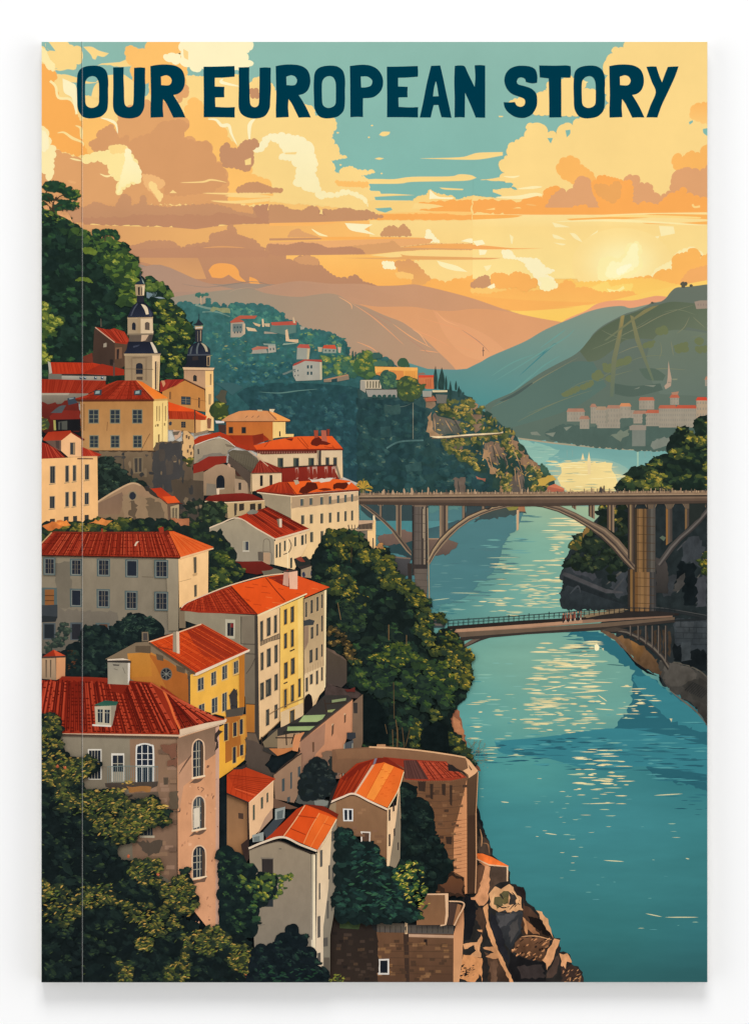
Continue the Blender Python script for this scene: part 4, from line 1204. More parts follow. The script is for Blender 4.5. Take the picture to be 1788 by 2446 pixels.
for x0, x1, y1, y2 in ((252, 276, 365, 385), (405, 455, 500, 560), (803, 880, 560, 500), (1010, 1040, 410, 390), (1190, 1222, 310, 290)):
    column(x0, x1, 205, y1, (LT, MD, DK_, LT) if x1 - x0 > 40 else (MD, LT, DK_), y2)
span('75 250 130 290 200 345 280 410 360 490 430 590 500 680 545 720', '75 225 150 270 230 330 310 400 390 480 460 560 520 640 545 680', (LT, DK_, MD))
span('690 760 740 650 800 560 880 480 960 420 1060 350 1180 300 1300 260 1420 240 1560 235', '700 820 760 720 830 630 900 550 980 470 1080 400 1190 345 1300 305 1420 275 1560 258', (DK_, HI, LT, DK_, LT))
column(552, 692, 215, 900, ('33302e', '5a5049', '625850', '5d534b', '695e54', '463f3a', '8f7d68', '3c3632')); K('655a50', '575 840 690 840 692 1120 640 1080 580 1000', 1); P('3a3431', '552 800 692 800 692 840 552 840')
P('38312d', '510 790 550 790 550 960 515 930'); P('a08c70', '688 280 698 280 720 1380 708 1380'); P('5a4e46', '550 200 700 200 690 270 560 268'); P('7b6755', '575 235 680 235 680 270 575 270')
LS('9c8a72', 3, '655 290 655 560'); LS('463c36', 2.4, '640 290 640 800')
for y in (340, 420, 500, 580, 660, 740, 880, 940, 1000, 1060): LS('4d453f', 1, '560 %d 690 %d' % (y, y + 6))
for x0, x1 in ((90, 250), (278, 405), (455, 560), (695, 803), (880, 1010), (1040, 1190)):
    put([(OX + x / SC, OY + y / SC) for x, y in [(x0, 195)] + [((x0 + x1) / 2 - (x1 - x0) / 2 * math.cos(math.pi * i / 12), 262 - 34 * math.sin(math.pi * i / 12)) for i in range(13)] + [(x1, 195)]], '6b5a4c')
    LS('8f7860', 1.3, '%g 262 %g 240 %g 230 %g 240 %g 262' % (x0 + 2, x0 + (x1 - x0) * .18, (x0 + x1) / 2, x1 - (x1 - x0) * .18, x1 - 2))
K('3a3733', '1225 280 1360 240 1340 265 1230 300', 2)
origin(*B5)
# right half of the great arch
span('0 648 120 655 240 682 345 728 450 784 560 838 650 915 725 1005 795 1115', '0 676 110 690 220 722 330 774 430 835 525 906 608 988 685 1080 752 1142', (MD, LT, MD, DK_, LT, DK_))
for x0, x1, y1, y2 in ((318, 348, 690, 710), (435, 480, 750, 775), (568, 618, 840, 870)):
    column(x0, x1, 640, y1, (DK_, '8a6f54', DK_, LT), y2)
column(715, 765, 640, 1050, ('3c3531', '8c7454', '5a4a3e', '3a3430'), 1100); column(985, 1030, 650, 960, ('8a6238', '5a5048', '48423d'), 930); column(1120, 1150, 650, 850, ('7b5f40', '4d453f'), 820)
column(765, 860, 700, 1150, ('3f3429', '6e5438', '8c6a45', '84633f', '5b4630', '75583a', '4a4038')); column(860, 910, 650, 1150, ('4b463f', '5f5a52', '565049'))
column(715, 765, 1130, 1440, ('332e2a', '80603a', '4a3b2e')); column(765, 868, 1150, 1440, ('6f4f30', '7f6040', '8c6a45', '75583a', '836344')); column(868, 915, 1150, 1440, ('3f3d3b', '4b4845', '3d3b3a'))
for y in (760, 820, 880, 940, 1000, 1060, 1120, 1190, 1250, 1310, 1370): LS('4a3826', 1.2, '768 %d 906 %d' % (y, y + 5))
K('4a4440', '915 1050 980 1050 1000 1160 1000 1300 915 1300', 2, '33312f')
span('1280 690 1220 760 1150 830 1080 890 1010 960 960 1030 920 1090', '1280 740 1230 800 1170 860 1100 920 1040 990 990 1060 950 1110', ('4c4743', '67605a', '3e3a38'))
for x0, x1 in ((860, 900),): P('3a3633', '%g 650 %g 650 %g 690 %g 690' % (x0, x1, x1, x0))
for x0, x1 in ((765, 850), (908, 990), (1030, 1120), (1150, 1270), (620, 715)):
    put([(OX + x / SC, OY + y / SC) for x, y in [(x0, 620)] + [((x0 + x1) / 2 - (x1 - x0) / 2 * math.cos(math.pi * i / 12), 690 - 36 * math.sin(math.pi * i / 12)) for i in range(13)] + [(x1, 620)]], '675747')
    LS('8a745a', 1.2, '%g 690 %g 664 %g 655 %g 664 %g 690' % (x0 + 1, x0 + (x1 - x0) * .18, (x0 + x1) / 2, x1 - (x1 - x0) * .18, x1 - 1))
for x in (860, 990, 1120): P('675747', '%g 640 %g 640 %g 700 %g 700' % (x - 10, x + 45, x + 35, x))
P('2a2f2c', '1150 660 1270 660 1230 760 1150 820')
S('5d6a58', '940 905 960 890 985 905 970 930'); 
# deck
origin(0, 0, 1)
P('6b5747', '857 1186 1688 1180 1688 1200 1240 1203 857 1199', '5b4a3e'); P('4c3f36', '857 1198 1240 1203 1688 1196 1688 1202 1240 1210 857 1205'); P('3f362f', '857 1187 1688 1181 1688 1185 857 1191')
P('a1866a', '857 1184 1688 1178 1688 1182 857 1188'); P('7d6653', '857 1192 1688 1187 1688 1190 857 1196')
K('8a7058', '860 1178 1688 1172 1688 1179 860 1185', .6, None, 5)
x = 862
while x < 1688:
    h = R.choice((3, 4, 5, 6, 8, 11))
    c = R.choice(('b69676', 'a4876b', '8a7460', 'c7a884', '5b5048'))
    w = R.uniform(1.0, 2.2)
    y = 1182 - (x - 857) / 831 * 6
    put([(x, y - h), (x + w, y - h), (x + w, y), (x, y)], c)
    x += R.uniform(2.6, 5)
for x, h, w in ((916, 14, 5), (938, 11, 4), (965, 14, 4), (983, 16, 5), (1022, 16, 4), (1076, 10, 4), (1134, 9, 4), (1260, 14, 4), (1412, 13, 3), (1434, 15, 9), (1441, 18, 3), (1474, 10, 3), (1535, 9, 3), (1600, 10, 3), (1650, 9, 3)):
    y = 1182 - (x - 857) / 831 * 6
    put(blob(x, y - h / 2, w * .6, h / 2, 0, 8, .3), R.choice(('4a4440', '5c5044', '8a725c')) if x > 1300 else 'b69676')

# ---------------------------------------------------------------- the low road bridge
E('printed_bridge', 'low printed road bridge with dark railing close to the water', 'wall')
origin(*B4)
P('3c4648', '720 1310 870 1316 850 1380 740 1380'); P('8a7a6a', '722 1305 840 1315 840 1320 722 1318'); P('6f6358', '735 1340 830 1345 830 1362 740 1360')
P('3c3632', '1000 1560 1100 1500 1200 1465 1300 1440 1500 1420 1652 1400 1652 1425 1450 1440 1300 1462 1180 1500 1080 1545 1000 1580'); P('6b5a4d', '990 1560 1090 1495 1200 1450 1200 1440 1300 1425 1300 1440 1180 1480 1060 1545')
for s in ('985 1450 1190 1440 1190 1450 990 1465', '985 1490 1100 1485 1170 1470 1000 1510', '1190 1430 1212 1430 1212 1480 1192 1485', '1010 1460 1030 1460 1030 1540 1015 1550'): P('4a423c', s)
origin(0, 0, 1)
P('2d2724', '1068 1496 1250 1482 1400 1474 1500 1460 1620 1460 1620 1470 1500 1472 1400 1482 1250 1492 1068 1504'); P('7d6250', '1075 1504 1270 1490 1400 1480 1605 1466 1605 1474 1450 1484 1270 1500 1080 1514', 'ad8468')
P('b58a6c', '1075 1504 1270 1490 1390 1481 1390 1488 1270 1497 1078 1511'); P('6a5848', '1078 1511 1270 1500 1450 1487 1610 1474 1610 1482 1450 1500 1258 1510 1100 1522'); P('3b342f', '1100 1522 1258 1510 1450 1497 1610 1480 1612 1486 1440 1505 1258 1515 1095 1530')
P('2f2b29', '1390 1475 1500 1462 1610 1462 1610 1470 1420 1480'); P('8a7458', '1390 1470 1490 1454 1500 1456 1400 1476')
origin(*B5)
span('590 1570 700 1590 800 1640 880 1700 950 1770 1000 1850', '600 1545 720 1565 820 1610 910 1670 970 1740 1010 1800', ('332f2d', '6d6356', '3d3835')); P('4a4139', '520 1560 620 1540 720 1560 600 1575')
for x, y1 in ((735, 1600), (790, 1630), (845, 1660), (890, 1690), (935, 1730), (985, 1790)):
    column(x - 7, x + 7, 1530, y1, ('6a5f54', '37322f'))
P('272b2c', '1040 1490 1290 1470 1290 1490 1050 1500'); LS('4a4a48', 2, '900 1400 1000 1410 1290 1460'); LS('2b2e2f', 5, '920 1420 1100 1440 1290 1480')
for s in ('380 1438 690 1410', '390 1470 690 1430', '390 1450 700 1418'): LS('7d6a50', 1.8, s)
origin(0, 0, 1)
LS('2f3436', 1.6, '1068 1482 1250 1470 1400 1458 1500 1452 1620 1456'); LS('2f3436', 1, '1068 1490 1250 1476 1400 1466')
for i in range(46):
    x = 1070 + i * 12
    y = 1496 - (x - 1068) * .078 if x < 1500 else 1462
    L('272b2d', 1.5, '%g %g %g %g' % (x, y, x + .4, y - (16 if i % 4 == 0 else 11)))
E('printed_people', 'tiny printed group of people standing on the low bridge', 'flat', kind='stuff')
for i, x in enumerate((1344, 1350, 1356, 1362, 1367, 1372, 1379, 1386)):
    y = 1476 - i * .8
    put(blob(x, y, 2.4, 7, 0, 8, .2), ('4a2d28', '8a4a3a', '6b3f36', 'b07a5a', '5a3a34', '93503e', '3d3230', '7a6050')[i])
    put(blob(x + .5, y - 9, 1.8, 2, 0, 8, .1), ('c08060', '9b5a48')[i % 2])
    put(blob(x, y + 8, 1.8, 4, 0, 6, .1), ('2b2b2e', 'c0a890')[i % 2])
origin(0, 0, 1)
E('printed_hillside', 'shaded dark ground printed between the houses of the hill town', 'rock')
K('1c2426', '100 1000 500 1080 860 1290 940 1500 960 1760 1040 1820 1130 1900 1180 2060 1320 2346 100 2346', 3, '161d20')

# ---------------------------------------------------------------- the wooded hill on the left with its trees
C1 = (100, 760, 1652 / 440); C2 = (440, 980, 1652 / 480); C3 = (100, 500, 1652 / 440)
W0, W1, W2, W3 = ['1b2823', '1e2d26', '1c2a26', '22332a'], ['24392c', '2a4430', '2d4a32', '26402f'], ['4a5f30', '566a30', '3f562d'], ['8b9038', '7d8435', '9da040']
origin(*C3)
E('printed_wooded_hill', 'steep dark green printed wood rising behind the church on the left', 'leaf')
WH = '-10 10 60 30 120 50 200 80 280 130 350 180 420 240 500 280 580 290 660 310 730 340 760 400 810 430 850 500 850 600 930 640 1040 640 1080 700 1140 740 1145 800 1180 880 1250 940 1320 1020 1360 1100 1360 1200 1300 1260 1310 1400 1270 1480 1270 1600 1000 1700 -10 1700'
C('1d2b25', WH, 8)
leaves(WH, 300, 17, (W0, ['22352b', '263c2d', '25382f'], ['2a4531', '304d33'], ['3a5732', '31502f']), r=8)
leaves('-10 10 120 50 280 130 420 240 580 290 730 340 850 500 850 600 700 700 560 460 360 330 120 170 -10 100', 120, 16, (['24352a', '2a3f2b', '223228'], ['3c5630', '445c30'], W2 + ['5f7432'], ['7a8a3a', '6a7c35']))
leaves('560 400 740 380 850 500 850 640 820 860 740 840 660 640 560 520', 55, 15, (['2c3f2a', '34492b'], ['4a6330', '55692f'], ['77853a', '6d7c34'], ['979a42', 'a3a045']))
leaves('1000 820 1150 800 1250 940 1330 1040 1360 1200 1300 1300 1280 1500 1080 1480 1000 1200', 110, 11, (['28382a', '2f4329', '25342a'], ['4a5b2c', '545f2c'], ['8a8a36', '7c7e33'], ['b0a444', 'a3983e', 'c0ac4a']))
leaves('930 650 1040 640 1080 700 1145 750 1140 790 1040 760 940 720', 16, 11, (['44592e', '3d532e'], ['5d7036'], ['77853c'], ['8a9040']))
leaves('-10 810 40 830 90 960 280 1020 60 1060 150 1110 60 1160 -10 1150', 34, 12, (['3c4f2c', '46582c'], ['6a7432', '5d6c30'], ['8f9240', '9b9a40'], ['b5ae50']))
leaves('-10 1220 60 1300 90 1340 60 1380 -10 1370', 12, 11, (['46582c'], ['6a7432'], ['9b9a40'], ['b5ae50']))
for s in ('300 640 340 610 420 615 460 660 380 640', '360 350 440 340 500 380 480 410 380 390', '1110 1030 1180 1060 1210 1090 1130 1080', '740 600 830 600 820 612 740 612'):
    C(R.choice(('6a7836', '62732f')), s, 3)
S('88949a', '1010 790 1060 785 1110 800 1060 800'); S('74858c', '940 740 1000 760 960 800 940 790')
for i in range(7): LS('6d7f80', 1.5, '%d 740 %d 790' % (950 + i * 14, 965 + i * 8), True)
origin(*A1)
E('printed_tree', 'tall umbrella pine printed on the hilltop at the left edge', 'leaf')
for s in ('85 1100 90 1160 95 1230 80 1240 85 1180 60 1150', '100 1110 80 1180 90 1240 100 1180 110 1120', '0 1130 40 1160 75 1210 60 1220 20 1170'):
    S('4a3c30', s)
LS('4a3c30', 3, '90 1160 130 1110 200 1100'); LS('4a3c30', 2.4, '60 1160 30 1090 50 1060')
for s in ('10 1030 50 1000 110 998 150 1020 155 1050 200 1050 190 1080 120 1075 60 1075 20 1060', '150 1070 200 1060 250 1075 265 1100 250 1140 215 1130 170 1110', '-10 1095 40 1085 80 1100 80 1130 40 1140 -10 1130', '85 1160 130 1130 200 1140 250 1170 230 1210 160 1200 100 1210 80 1190',
          '-10 1150 20 1160 10 1180 -10 1175'):
    C('26402f', s, 4)
    leaves(s, 9, 8, (['28422f', '22382a'], ['31502f', '36552f'], ['546b31', '5d7234'], ['7d8a38']))
for s in ('60 1145 95 1138 120 1150 100 1165 70 1165', '105 1095 150 1100 165 1115 120 1122', '10 1178 50 1170 55 1205 20 1200', '110 1215 150 1212 190 1222 230 1300 180 1270 110 1235'):
    K('dca06c', s, 1)
for s in ('92 1235 86 1190 92 1150 104 1118 98 1118 82 1150 74 1190 78 1235',): S('3c3328', s)
LS('3c3328', 2.2, '88 1170 60 1130 40 1110'); LS('3c3328', 2.2, '96 1140 130 1110 170 1095'); LS('3c3328', 1.8, '86 1195 120 1175 150 1170'); LS('3c3328', 1.8, '78 1200 40 1170 20 1160')
for x, y in ((225, 1210), (245, 1200), (262, 1195), (180, 1212), (150, 1215)): LS('4c4a35', 1.6, '%d %d %d %d %d %d' % (x - 10, y - 20, x, y, x + 6, y - 4))
C('22352a', '-10 1210 60 1215 100 1245 180 1290 220 1310 200 1330 -10 1330', 5)
leaves('-10 1225 60 1225 120 1260 230 1310 200 1330 -10 1330', 20, 11, (W0, W1, W2, ['7d8435']))
E('printed_tree', 'small flat topped umbrella pine printed halfway down the wooded skyline', 'leaf')
LS('4a3c30', 3, '455 1430 452 1390 430 1375'); LS('4a3c30', 2, '455 1400 490 1380')
for s in ('360 1370 375 1345 400 1342 420 1360 450 1345 490 1345 540 1355 550 1380 560 1410 530 1420 510 1390 460 1385 430 1395 400 1395 375 1395',):
    C('26402f', s, 4)
    leaves(s, 14, 6, (['28422f', '22382a'], ['31502f', '3b5a33'], ['4a6634'], ['5d7636']))

# ---------------------------------------------------------------- the upper town
RD, RO, RDK = 'c23f22', 'ee6a2c', '8e2f20'


def house(label, name='printed_house', ink='wall'):
    E(name, label, ink)


origin(*C1)
house('brown gabled printed house with red roof just below the wood')
P('4a382f', '470 110 480 85 570 150 660 215 760 230 750 420 640 520 370 500 455 400', '3f322b'); P('5a4334', '655 225 780 200 760 420 650 480'); P('b03a24', '480 78 600 105 650 90 740 120 790 200 760 235 660 222 570 150')
tiles('520 85 740 120 780 220 660 220', 14, ['8e2c1c', 'cc4a30'], 1.2); LS('c9a084', 2.4, '480 82 560 145 655 218'); P('b3a79c', '555 228 582 220 582 258 552 262'); P('5f5650', '526 5 535 5 540 78 526 78')
P('7d5a44', '660 265 720 260 720 360 660 370'); P('332a28', '672 280 695 275 690 365 672 370'); P('2a2523', '610 370 640 370 640 420 612 420'); S('6d3428', '370 345 455 310 460 400 370 390')
house('long white printed house with red roofs below the wood, at the left edge')
P('7f7b76', '65 390 100 400 100 500 570 510 580 560 60 560'); P('c6c0ba', '180 510 580 520 575 560 180 560', '9a948e'); P('c9c2bb', '55 385 80 400 95 490 70 500'); P('c63c20', '80 395 460 400 740 460 740 510 640 515 400 500 95 500')
P('a83520', '370 490 540 410 740 460 735 505 640 515'); tiles('85 400 460 402 500 500 95 498', 22, ['a8331c', 'd94c2a'], 1); P('3d3330', '180 500 580 512 580 522 180 515'); P('5a463e', '640 400 656 400 656 520 640 520')
for x in (340, 375, 470, 530): P('3a4650', '%d 525 %d 525 %d 548 %d 548' % (x, x + 24, x + 24, x)); P('c9d2d6', '%d 530 %d 525 %d 540' % (x + 6, x + 18, x + 22))
house('low red roofed printed house at the left edge beside the ochre town house')
P('a83520', '-10 545 570 560 575 600 420 675 -10 672'); tiles('-10 548 570 562 480 672 -10 672', 34, ['8e2a18', 'c2452a'], 1); P('9a9088', '-10 672 420 675 400 760 -10 770', '7d736c'); P('bdb2a8', '-10 672 250 672 240 690 -10 690')
house('dark red tangle of small printed roofs in the shade at the left edge')
K('6e2a22', '-10 760 120 765 200 750 250 740 330 760 350 900 350 1010 0 1020', 4, '4a221e'); S('8a3024', '70 880 150 830 340 830 345 905 80 910'); S('5a6068', '80 850 160 790 220 780 180 850'); P('3c4650', '230 720 300 705 320 760 240 780'); P('8fa0ac', '245 718 290 712 285 722 250 730')
P('1d1d1f', '120 910 345 905 345 1010 120 1010'); P('a59c58', '105 915 125 915 130 1005 110 1005'); P('5a5c5a', '150 930 230 920 230 1000 150 1000'); P('26292a', '165 935 180 935 180 1000 165 1000')
K('404a32', '-10 890 40 890 60 950 50 1000 -10 1010', 4); sprigs('-10 890 50 890 50 1000 -10 1000', 14, 4, ['8a8a3c', '6d7336'])
# church towers
house('large pale printed church tower with dark stacked domes', 'printed_church')
TB_, TL, DD, DH = 'b39a80', 'e3c093', '23262f', 'dcc9ae'
P('a8917a', '745 320 1000 318 1000 660 860 570 745 560', 'b39a80'); P(TL, '990 318 1062 320 1050 655 990 630', 'f0c98f'); P('c4ab8e', '735 318 1068 316 1062 335 740 338'); P('8c7764', '800 350 950 348 950 360 800 362')
for x in (800, 930): P('9d8671', '%d 350 %d 350 %d 560 %d 560' % (x, x + 14, x + 14, x))
S('2a2c33', '845 500 845 430 855 408 880 402 900 412 906 430 906 500'); L('9c8671', 2, '838 504 912 504'); P('5a4c42', '1015 390 1030 385 1030 640 1015 640'); P('8c7050', '1040 390 1046 390 1040 650 1036 650'); P('57483c', '850 525 905 525 905 555 850 550')
P('c5a884', '840 560 905 575 900 600'); LS('7d6a58', 1.4, '750 455 1000 460')
S('1f222c', '735 318 760 280 775 210 860 205 975 208 1010 250 1030 300 1068 300 1066 318', '262a38'); S(DH, '972 215 990 215 1020 260 1040 310 1010 312 990 260'); S('3f4350', '820 250 880 238 860 255 820 265')
P('6d5f58', '785 145 1000 145 985 210 780 210'); P('c8a888', '895 150 960 150 930 200 890 210'); P('4f4640', '960 150 1000 150 985 210 950 205')
origin(*C3)
P('b8a189', '770 965 890 968 890 1120 770 1120'); P('d9bd98', '888 968 995 970 998 1115 888 1122'); P('caaf90', '768 965 998 962 998 980 768 984'); S('272a33', '810 1080 810 1030 825 1012 842 1030 842 1085'); S('6d6058', '925 1080 925 1020 945 1010 968 1020 968 1085'); P('e2c6a0', '990 1090 1002 1090 1000 1125 990 1125')
P('8f7e6e', '765 1115 1000 1112 1000 1125 765 1130'); P('b79e82', '860 970 885 970 885 1110 860 1110')
S('1e212b', '770 970 790 920 815 870 850 840 885 830 930 840 965 880 1000 930 995 965', '2a2e3c'); S('e0caa8', '890 850 925 860 950 890 960 940 935 945 920 900'); S('4a4e5a', '850 850 865 845 830 900 810 950 795 960 815 905'); S('3c4150', '960 890 985 930 985 960 965 960')
P('2a2b33', '855 770 910 770 920 830 850 835'); P('bda58a', '835 680 925 680 918 775 845 775'); P('e3c8a0', '900 685 925 685 918 770 902 770'); P('37302f', '862 700 880 695 880 770 865 770'); P('5a4c44', '892 700 902 700 902 770 892 770')
S('26333e', '835 680 850 655 880 640 882 600 905 620 925 670 920 682'); S('9fb0ae', '895 615 915 650 922 672 905 655'); L('39434b', 2, '884 560 884 610'); S('39434b', '878 600 884 590 892 600 884 612'); P('c2a078', '838 675 925 675 928 684 836 686')
house('slim pale printed church tower with a bulbous dark dome', 'printed_church')
origin(*C1)
P('b08a6a', '1275 460 1470 462 1470 640 1275 550', 'c2956e'); P('f0c07c', '1465 460 1538 462 1542 1010 1470 1010', 'f2c586'); P('dcb58a', '1262 440 1550 445 1540 465 1270 462'); P('8a6c52', '1270 462 1540 466 1538 474 1272 470'); P('e8c090', '1465 605 1535 605 1535 615 1465 612')
S('30302f', '1358 565 1358 520 1372 508 1390 520 1390 568'); P('a98a60', '1495 680 1518 680 1515 775 1495 775'); P('8f7250', '1508 500 1520 500 1518 600 1508 600'); P('8a5c42', '1480 905 1520 900 1515 990 1485 990'); S('c9432a', '1480 905 1495 893 1520 905')
S('20242e', '1310 330 1310 290 1330 250 1370 225 1420 215 1470 240 1505 280 1510 330', '2b303d'); S('c9bda8', '1425 220 1455 232 1480 260 1490 300 1470 300 1455 260'); S('6c7580', '1400 222 1415 222 1400 270 1398 320 1385 320 1385 270'); S('5d6570', '1335 270 1355 245 1345 290 1340 320 1325 325')
P('23262d', '1300 325 1512 325 1500 440 1270 440 1300 400'); P('4c5058', '1305 325 1512 322 1512 334 1305 336'); P('c4a888', '1478 340 1512 335 1505 430 1480 430'); P('23262d', '1485 350 1502 348 1500 425 1486 425'); P('36302f', '1350 345 1400 340 1405 375 1350 380')
P('2c2e36', '1375 95 1440 95 1435 215 1375 215'); P('b8a08a', '1420 110 1430 110 1428 205 1420 205'); P('7f7670', '1395 115 1402 115 1402 210 1395 210'); P('c9a98c', '1372 70 1445 70 1440 100 1375 100'); S('2a2c33', '1355 55 1385 45 1400 15 1408 5 1420 25 1445 50 1448 60 1400 65'); L('2e3a42', 1.6, '1410 -40 1410 20'); P('d4cec4', '1378 85 1440 78 1440 84 1378 92')

house('ochre gabled printed house beside the slim church tower')
P('a8352a', '1060 570 1120 550 1290 550 1080 660 1060 665'); P('c98a62', '1070 560 1100 560 1110 590 1090 620'); P('bf7d40', '1080 660 1285 558 1460 640 1470 840 1400 830 1140 760 1080 690', 'c2854a'); tiles('1130 552 1290 552 1200 610 1090 650', 9, ['7d251a', 'c2452f'], 1)
LS('5c3a28', 3.4, '1275 548 1360 590 1465 640'); wins('1250 700 1335 705 1335 780 1250 775', (.5,), (.5,), .9, .86, glass='39424a', frame='5c5348', cross='9a8a72', fw=1.4); P('6a4a34', '1145 660 1157 660 1157 730 1145 725'); P('4f3a2e', '1404 710 1418 715 1416 810 1404 800'); LS('8f6038', 1.2, '1335 720 1470 745')
leaves('1540 760 1600 750 1652 800 1652 900 1550 900', 16, 10, (['3c4a2c'], ['5a6530'], ['9a9440'], ['c0ac4a']), base='36442c')
K('5c5a50', '1560 700 1600 650 1652 660 1652 760 1580 740', 3)
house('small ochre printed house with bright orange roof behind the big ochre town house')
P('ee5a24', '1135 750 1370 825 1480 880 1470 912 1135 830'); P('c04022', '1135 832 1375 838 1400 860 1470 890 1465 915 1140 908'); P('b8864e', '1135 905 1380 910 1380 1030 1135 1000'); P('d9a46a', '1380 910 1430 915 1425 1020 1380 1030'); P('f2c98a', '1425 915 1478 912 1475 1010 1425 1022')
tiles('1140 832 1375 838 1400 905 1140 905', 16, ['9a3018', 'd64c28'], 1); wins('1245 925 1295 925 1295 985 1245 985', (.5,), (.5,), .8, .9, glass='2c3238', cross='6a5a48', fw=1.2); put(blob(OX + 1153 / SC, OY + 945 / SC, 4, 5, 0, 8, .1), '3b4046'); P('5c3a2c', '1365 820 1378 820 1380 1030 1370 1030')

house('big square ochre printed town house with hipped red roof and six windows on its front')
P('b07c48', '345 738 1000 735 1005 1190 360 1185', 'b98a58'); P('f3cd80', '1000 735 1130 730 1130 1110 1022 1115 1020 1180 1000 1190', 'f6d58c')
P('a8331e', '300 720 440 680 570 600 680 560 850 558 1005 735 320 742'); P('f07a2e', '850 558 900 570 1130 715 1128 725 1010 728', 'f08432'); P('8e2c1c', '850 560 1010 735 980 735 840 620')
tiles('680 560 850 560 1000 732 310 735', 44, ['8a2818', 'c2452a', '96301d', 'b83c24'], 1.3, 6, '7c2416'); LS('e08a50', 2.2, '850 558 1008 725'); P('5c2c1e', '300 728 1008 728 1008 745 320 748'); P('c99a5c', '1008 726 1130 720 1130 736 1005 742')
for x in (470, 828): P('3b4248', '%d 650 %d 640 %d 690 %d 690' % (x, x + 70, x + 65, x)); P('9fb4bc', '%d 655 %d 650 %d 675 %d 680' % (x + 14, x + 50, x + 50, x + 10))
wins('345 740 1000 740 1000 1190 345 1190', (.185, .478, .782), (.315,), .12, .25, glass='30373d', frame='8a8a7c', cross='8a8a7c', fw=2); wins('345 740 1000 740 1000 1190 345 1190', (.19, .478, .785), (.815,), .105, .22, glass='30373d', frame='8a8a7c', cross='7c7c70', fw=2)
for x in (1028, 1050, 1105): P('9a7c4e', '%d 790 %d 785 %d 920 %d 925' % (x, x + 9, x + 9, x))
P('a58450', '1080 760 1086 760 1084 1110 1078 1110'); P('8a6e44', '1042 1045 1058 1040 1056 1110 1044 1112'); P('8a6e44', '1096 940 1108 940 1106 965 1096 965'); P('8a6e44', '1016 955 1024 955 1024 975 1016 975'); P('8a6e44', '1030 950 1050 950 1048 972 1034 972')
LS('6e4c30', 1.4, '970 1035 930 1110 890 1190'); LS('7d5838', 1.4, '590 930 585 1010'); LS('5a4028', 1.6, '380 770 380 1010')
house('crumbling grey brown printed stone ruin under the ochre town house')
K('6b5844', '430 1190 1000 1195 1025 1110 1260 1095 1260 1000 1330 1010 1365 1060 1360 1440 1450 1450 1450 1900 1000 1900 780 1500 500 1500 500 1250', 3, '4d443c'); K('4a4642', '1000 1190 1260 1100 1270 1400 1200 1440 1160 1560 990 1540', 4, '3f3e3d'); P('4b3a2c', '360 1185 1020 1187 1020 1200 360 1196')
K('7a664f', '520 1200 990 1200 990 1500 700 1480 700 1400 560 1300', 3, '5f5246'); K('d9ab74', '1260 1000 1300 1010 1330 1040 1360 1050 1355 1240 1300 1330 1270 1260', 3); K('454240', '1060 1120 1240 1110 1260 1400 1230 1440 1080 1440', 4); K('5c5046', '1170 1450 1450 1445 1450 1900 1240 1900 1180 1700', 3, '49423c')
for s in ('640 1240 740 1235 740 1380 650 1390', '1110 1280 1170 1270 1180 1400 1120 1400', '1050 1180 1100 1180 1100 1280 1060 1280', '1330 1600 1370 1600 1370 1680 1340 1680'): K('4f4740', s, 2)
P('8a7a66', '820 1250 905 1245 908 1390 820 1392'); P('443f3a', '832 1258 860 1256 860 1380 836 1384'); P('443f3a', '870 1256 896 1254 896 1378 872 1378'); P('6d6154', '655 1250 730 1246 730 1370 660 1380'); 
for i in range(70):
    x, y = R.uniform(520, 1440), R.uniform(1210, 1880)
    if inside((OX + x / SC, OY + y / SC), pts_of('520 1210 1000 1210 1250 1120 1350 1440 1440 1460 1440 1880 1200 1880 1150 1560 900 1500 560 1300')):
        put(blob(OX + x / SC, OY + y / SC, R.uniform(2, 7), R.uniform(3, 12), 0, 8, .4), R.choice(('3b3937', '77654f', '544b42', '2f3230', '8a745a', '45423e')))
K('caa283', '1170 1000 1240 1005 1240 1070 1190 1085', 3); K('7a6c60', '1180 1010 1230 1015 1230 1040 1185 1040', 3); leaves('1260 1240 1350 1240 1350 1340 1290 1360', 8, 7, (['3d4228'], ['6a6733'], ['a4913f'], ['c7a84e']))
leaves('1260 1640 1440 1640 1460 1900 1250 1900', 20, 10, (['232b26', '2a322a'], ['303a2e'], ['3c472f'], ['4f5632']))
for x, y in ((1320, 1140), (1300, 1180), (1330, 1200), (1310, 1060), (1290, 1050)): P('6a5440', '%d %d %d %d %d %d %d %d' % (x, y, x + 18, y - 4, x + 16, y + 26, x + 2, y + 28))
leaves('505 1260 600 1270 700 1370 790 1440 950 1500 760 1510 600 1560 510 1640', 50, 13, (['1f2825', '232d28', '1b2421'], ['27332c', '2b3830'], ['34443a', '3d4b3a'], ['4a5a40']), base='1f2825')
house('low tan printed house with a round attic window and lichen stained walls')
P('a28062', '500 1650 640 1560 800 1480 900 1500 1000 1580 1130 1660 1140 1860 900 1880 500 1780', '8f7762'); P('7d6350', '510 1660 720 1560 740 1620 700 1760 510 1760', '8a6c54'); K('a68a72', '720 1600 800 1560 1120 1660 1130 1850 780 1860 740 1760', 3); LS('c6a27c', 4, '500 1650 640 1562 800 1482 890 1500')
K('7d6a58', '940 1600 1080 1660 1090 1800 960 1840', 5, '847060'); K('6b5b4e', '780 1640 850 1640 850 1830 800 1800', 6); put(blob(OX + 815 / SC, OY + 1592 / SC, 11, 12, 0, 14, .04), '9d8a74'); put(blob(OX + 815 / SC, OY + 1594 / SC, 8, 9.5, 0, 12, .05), '2c2f36')
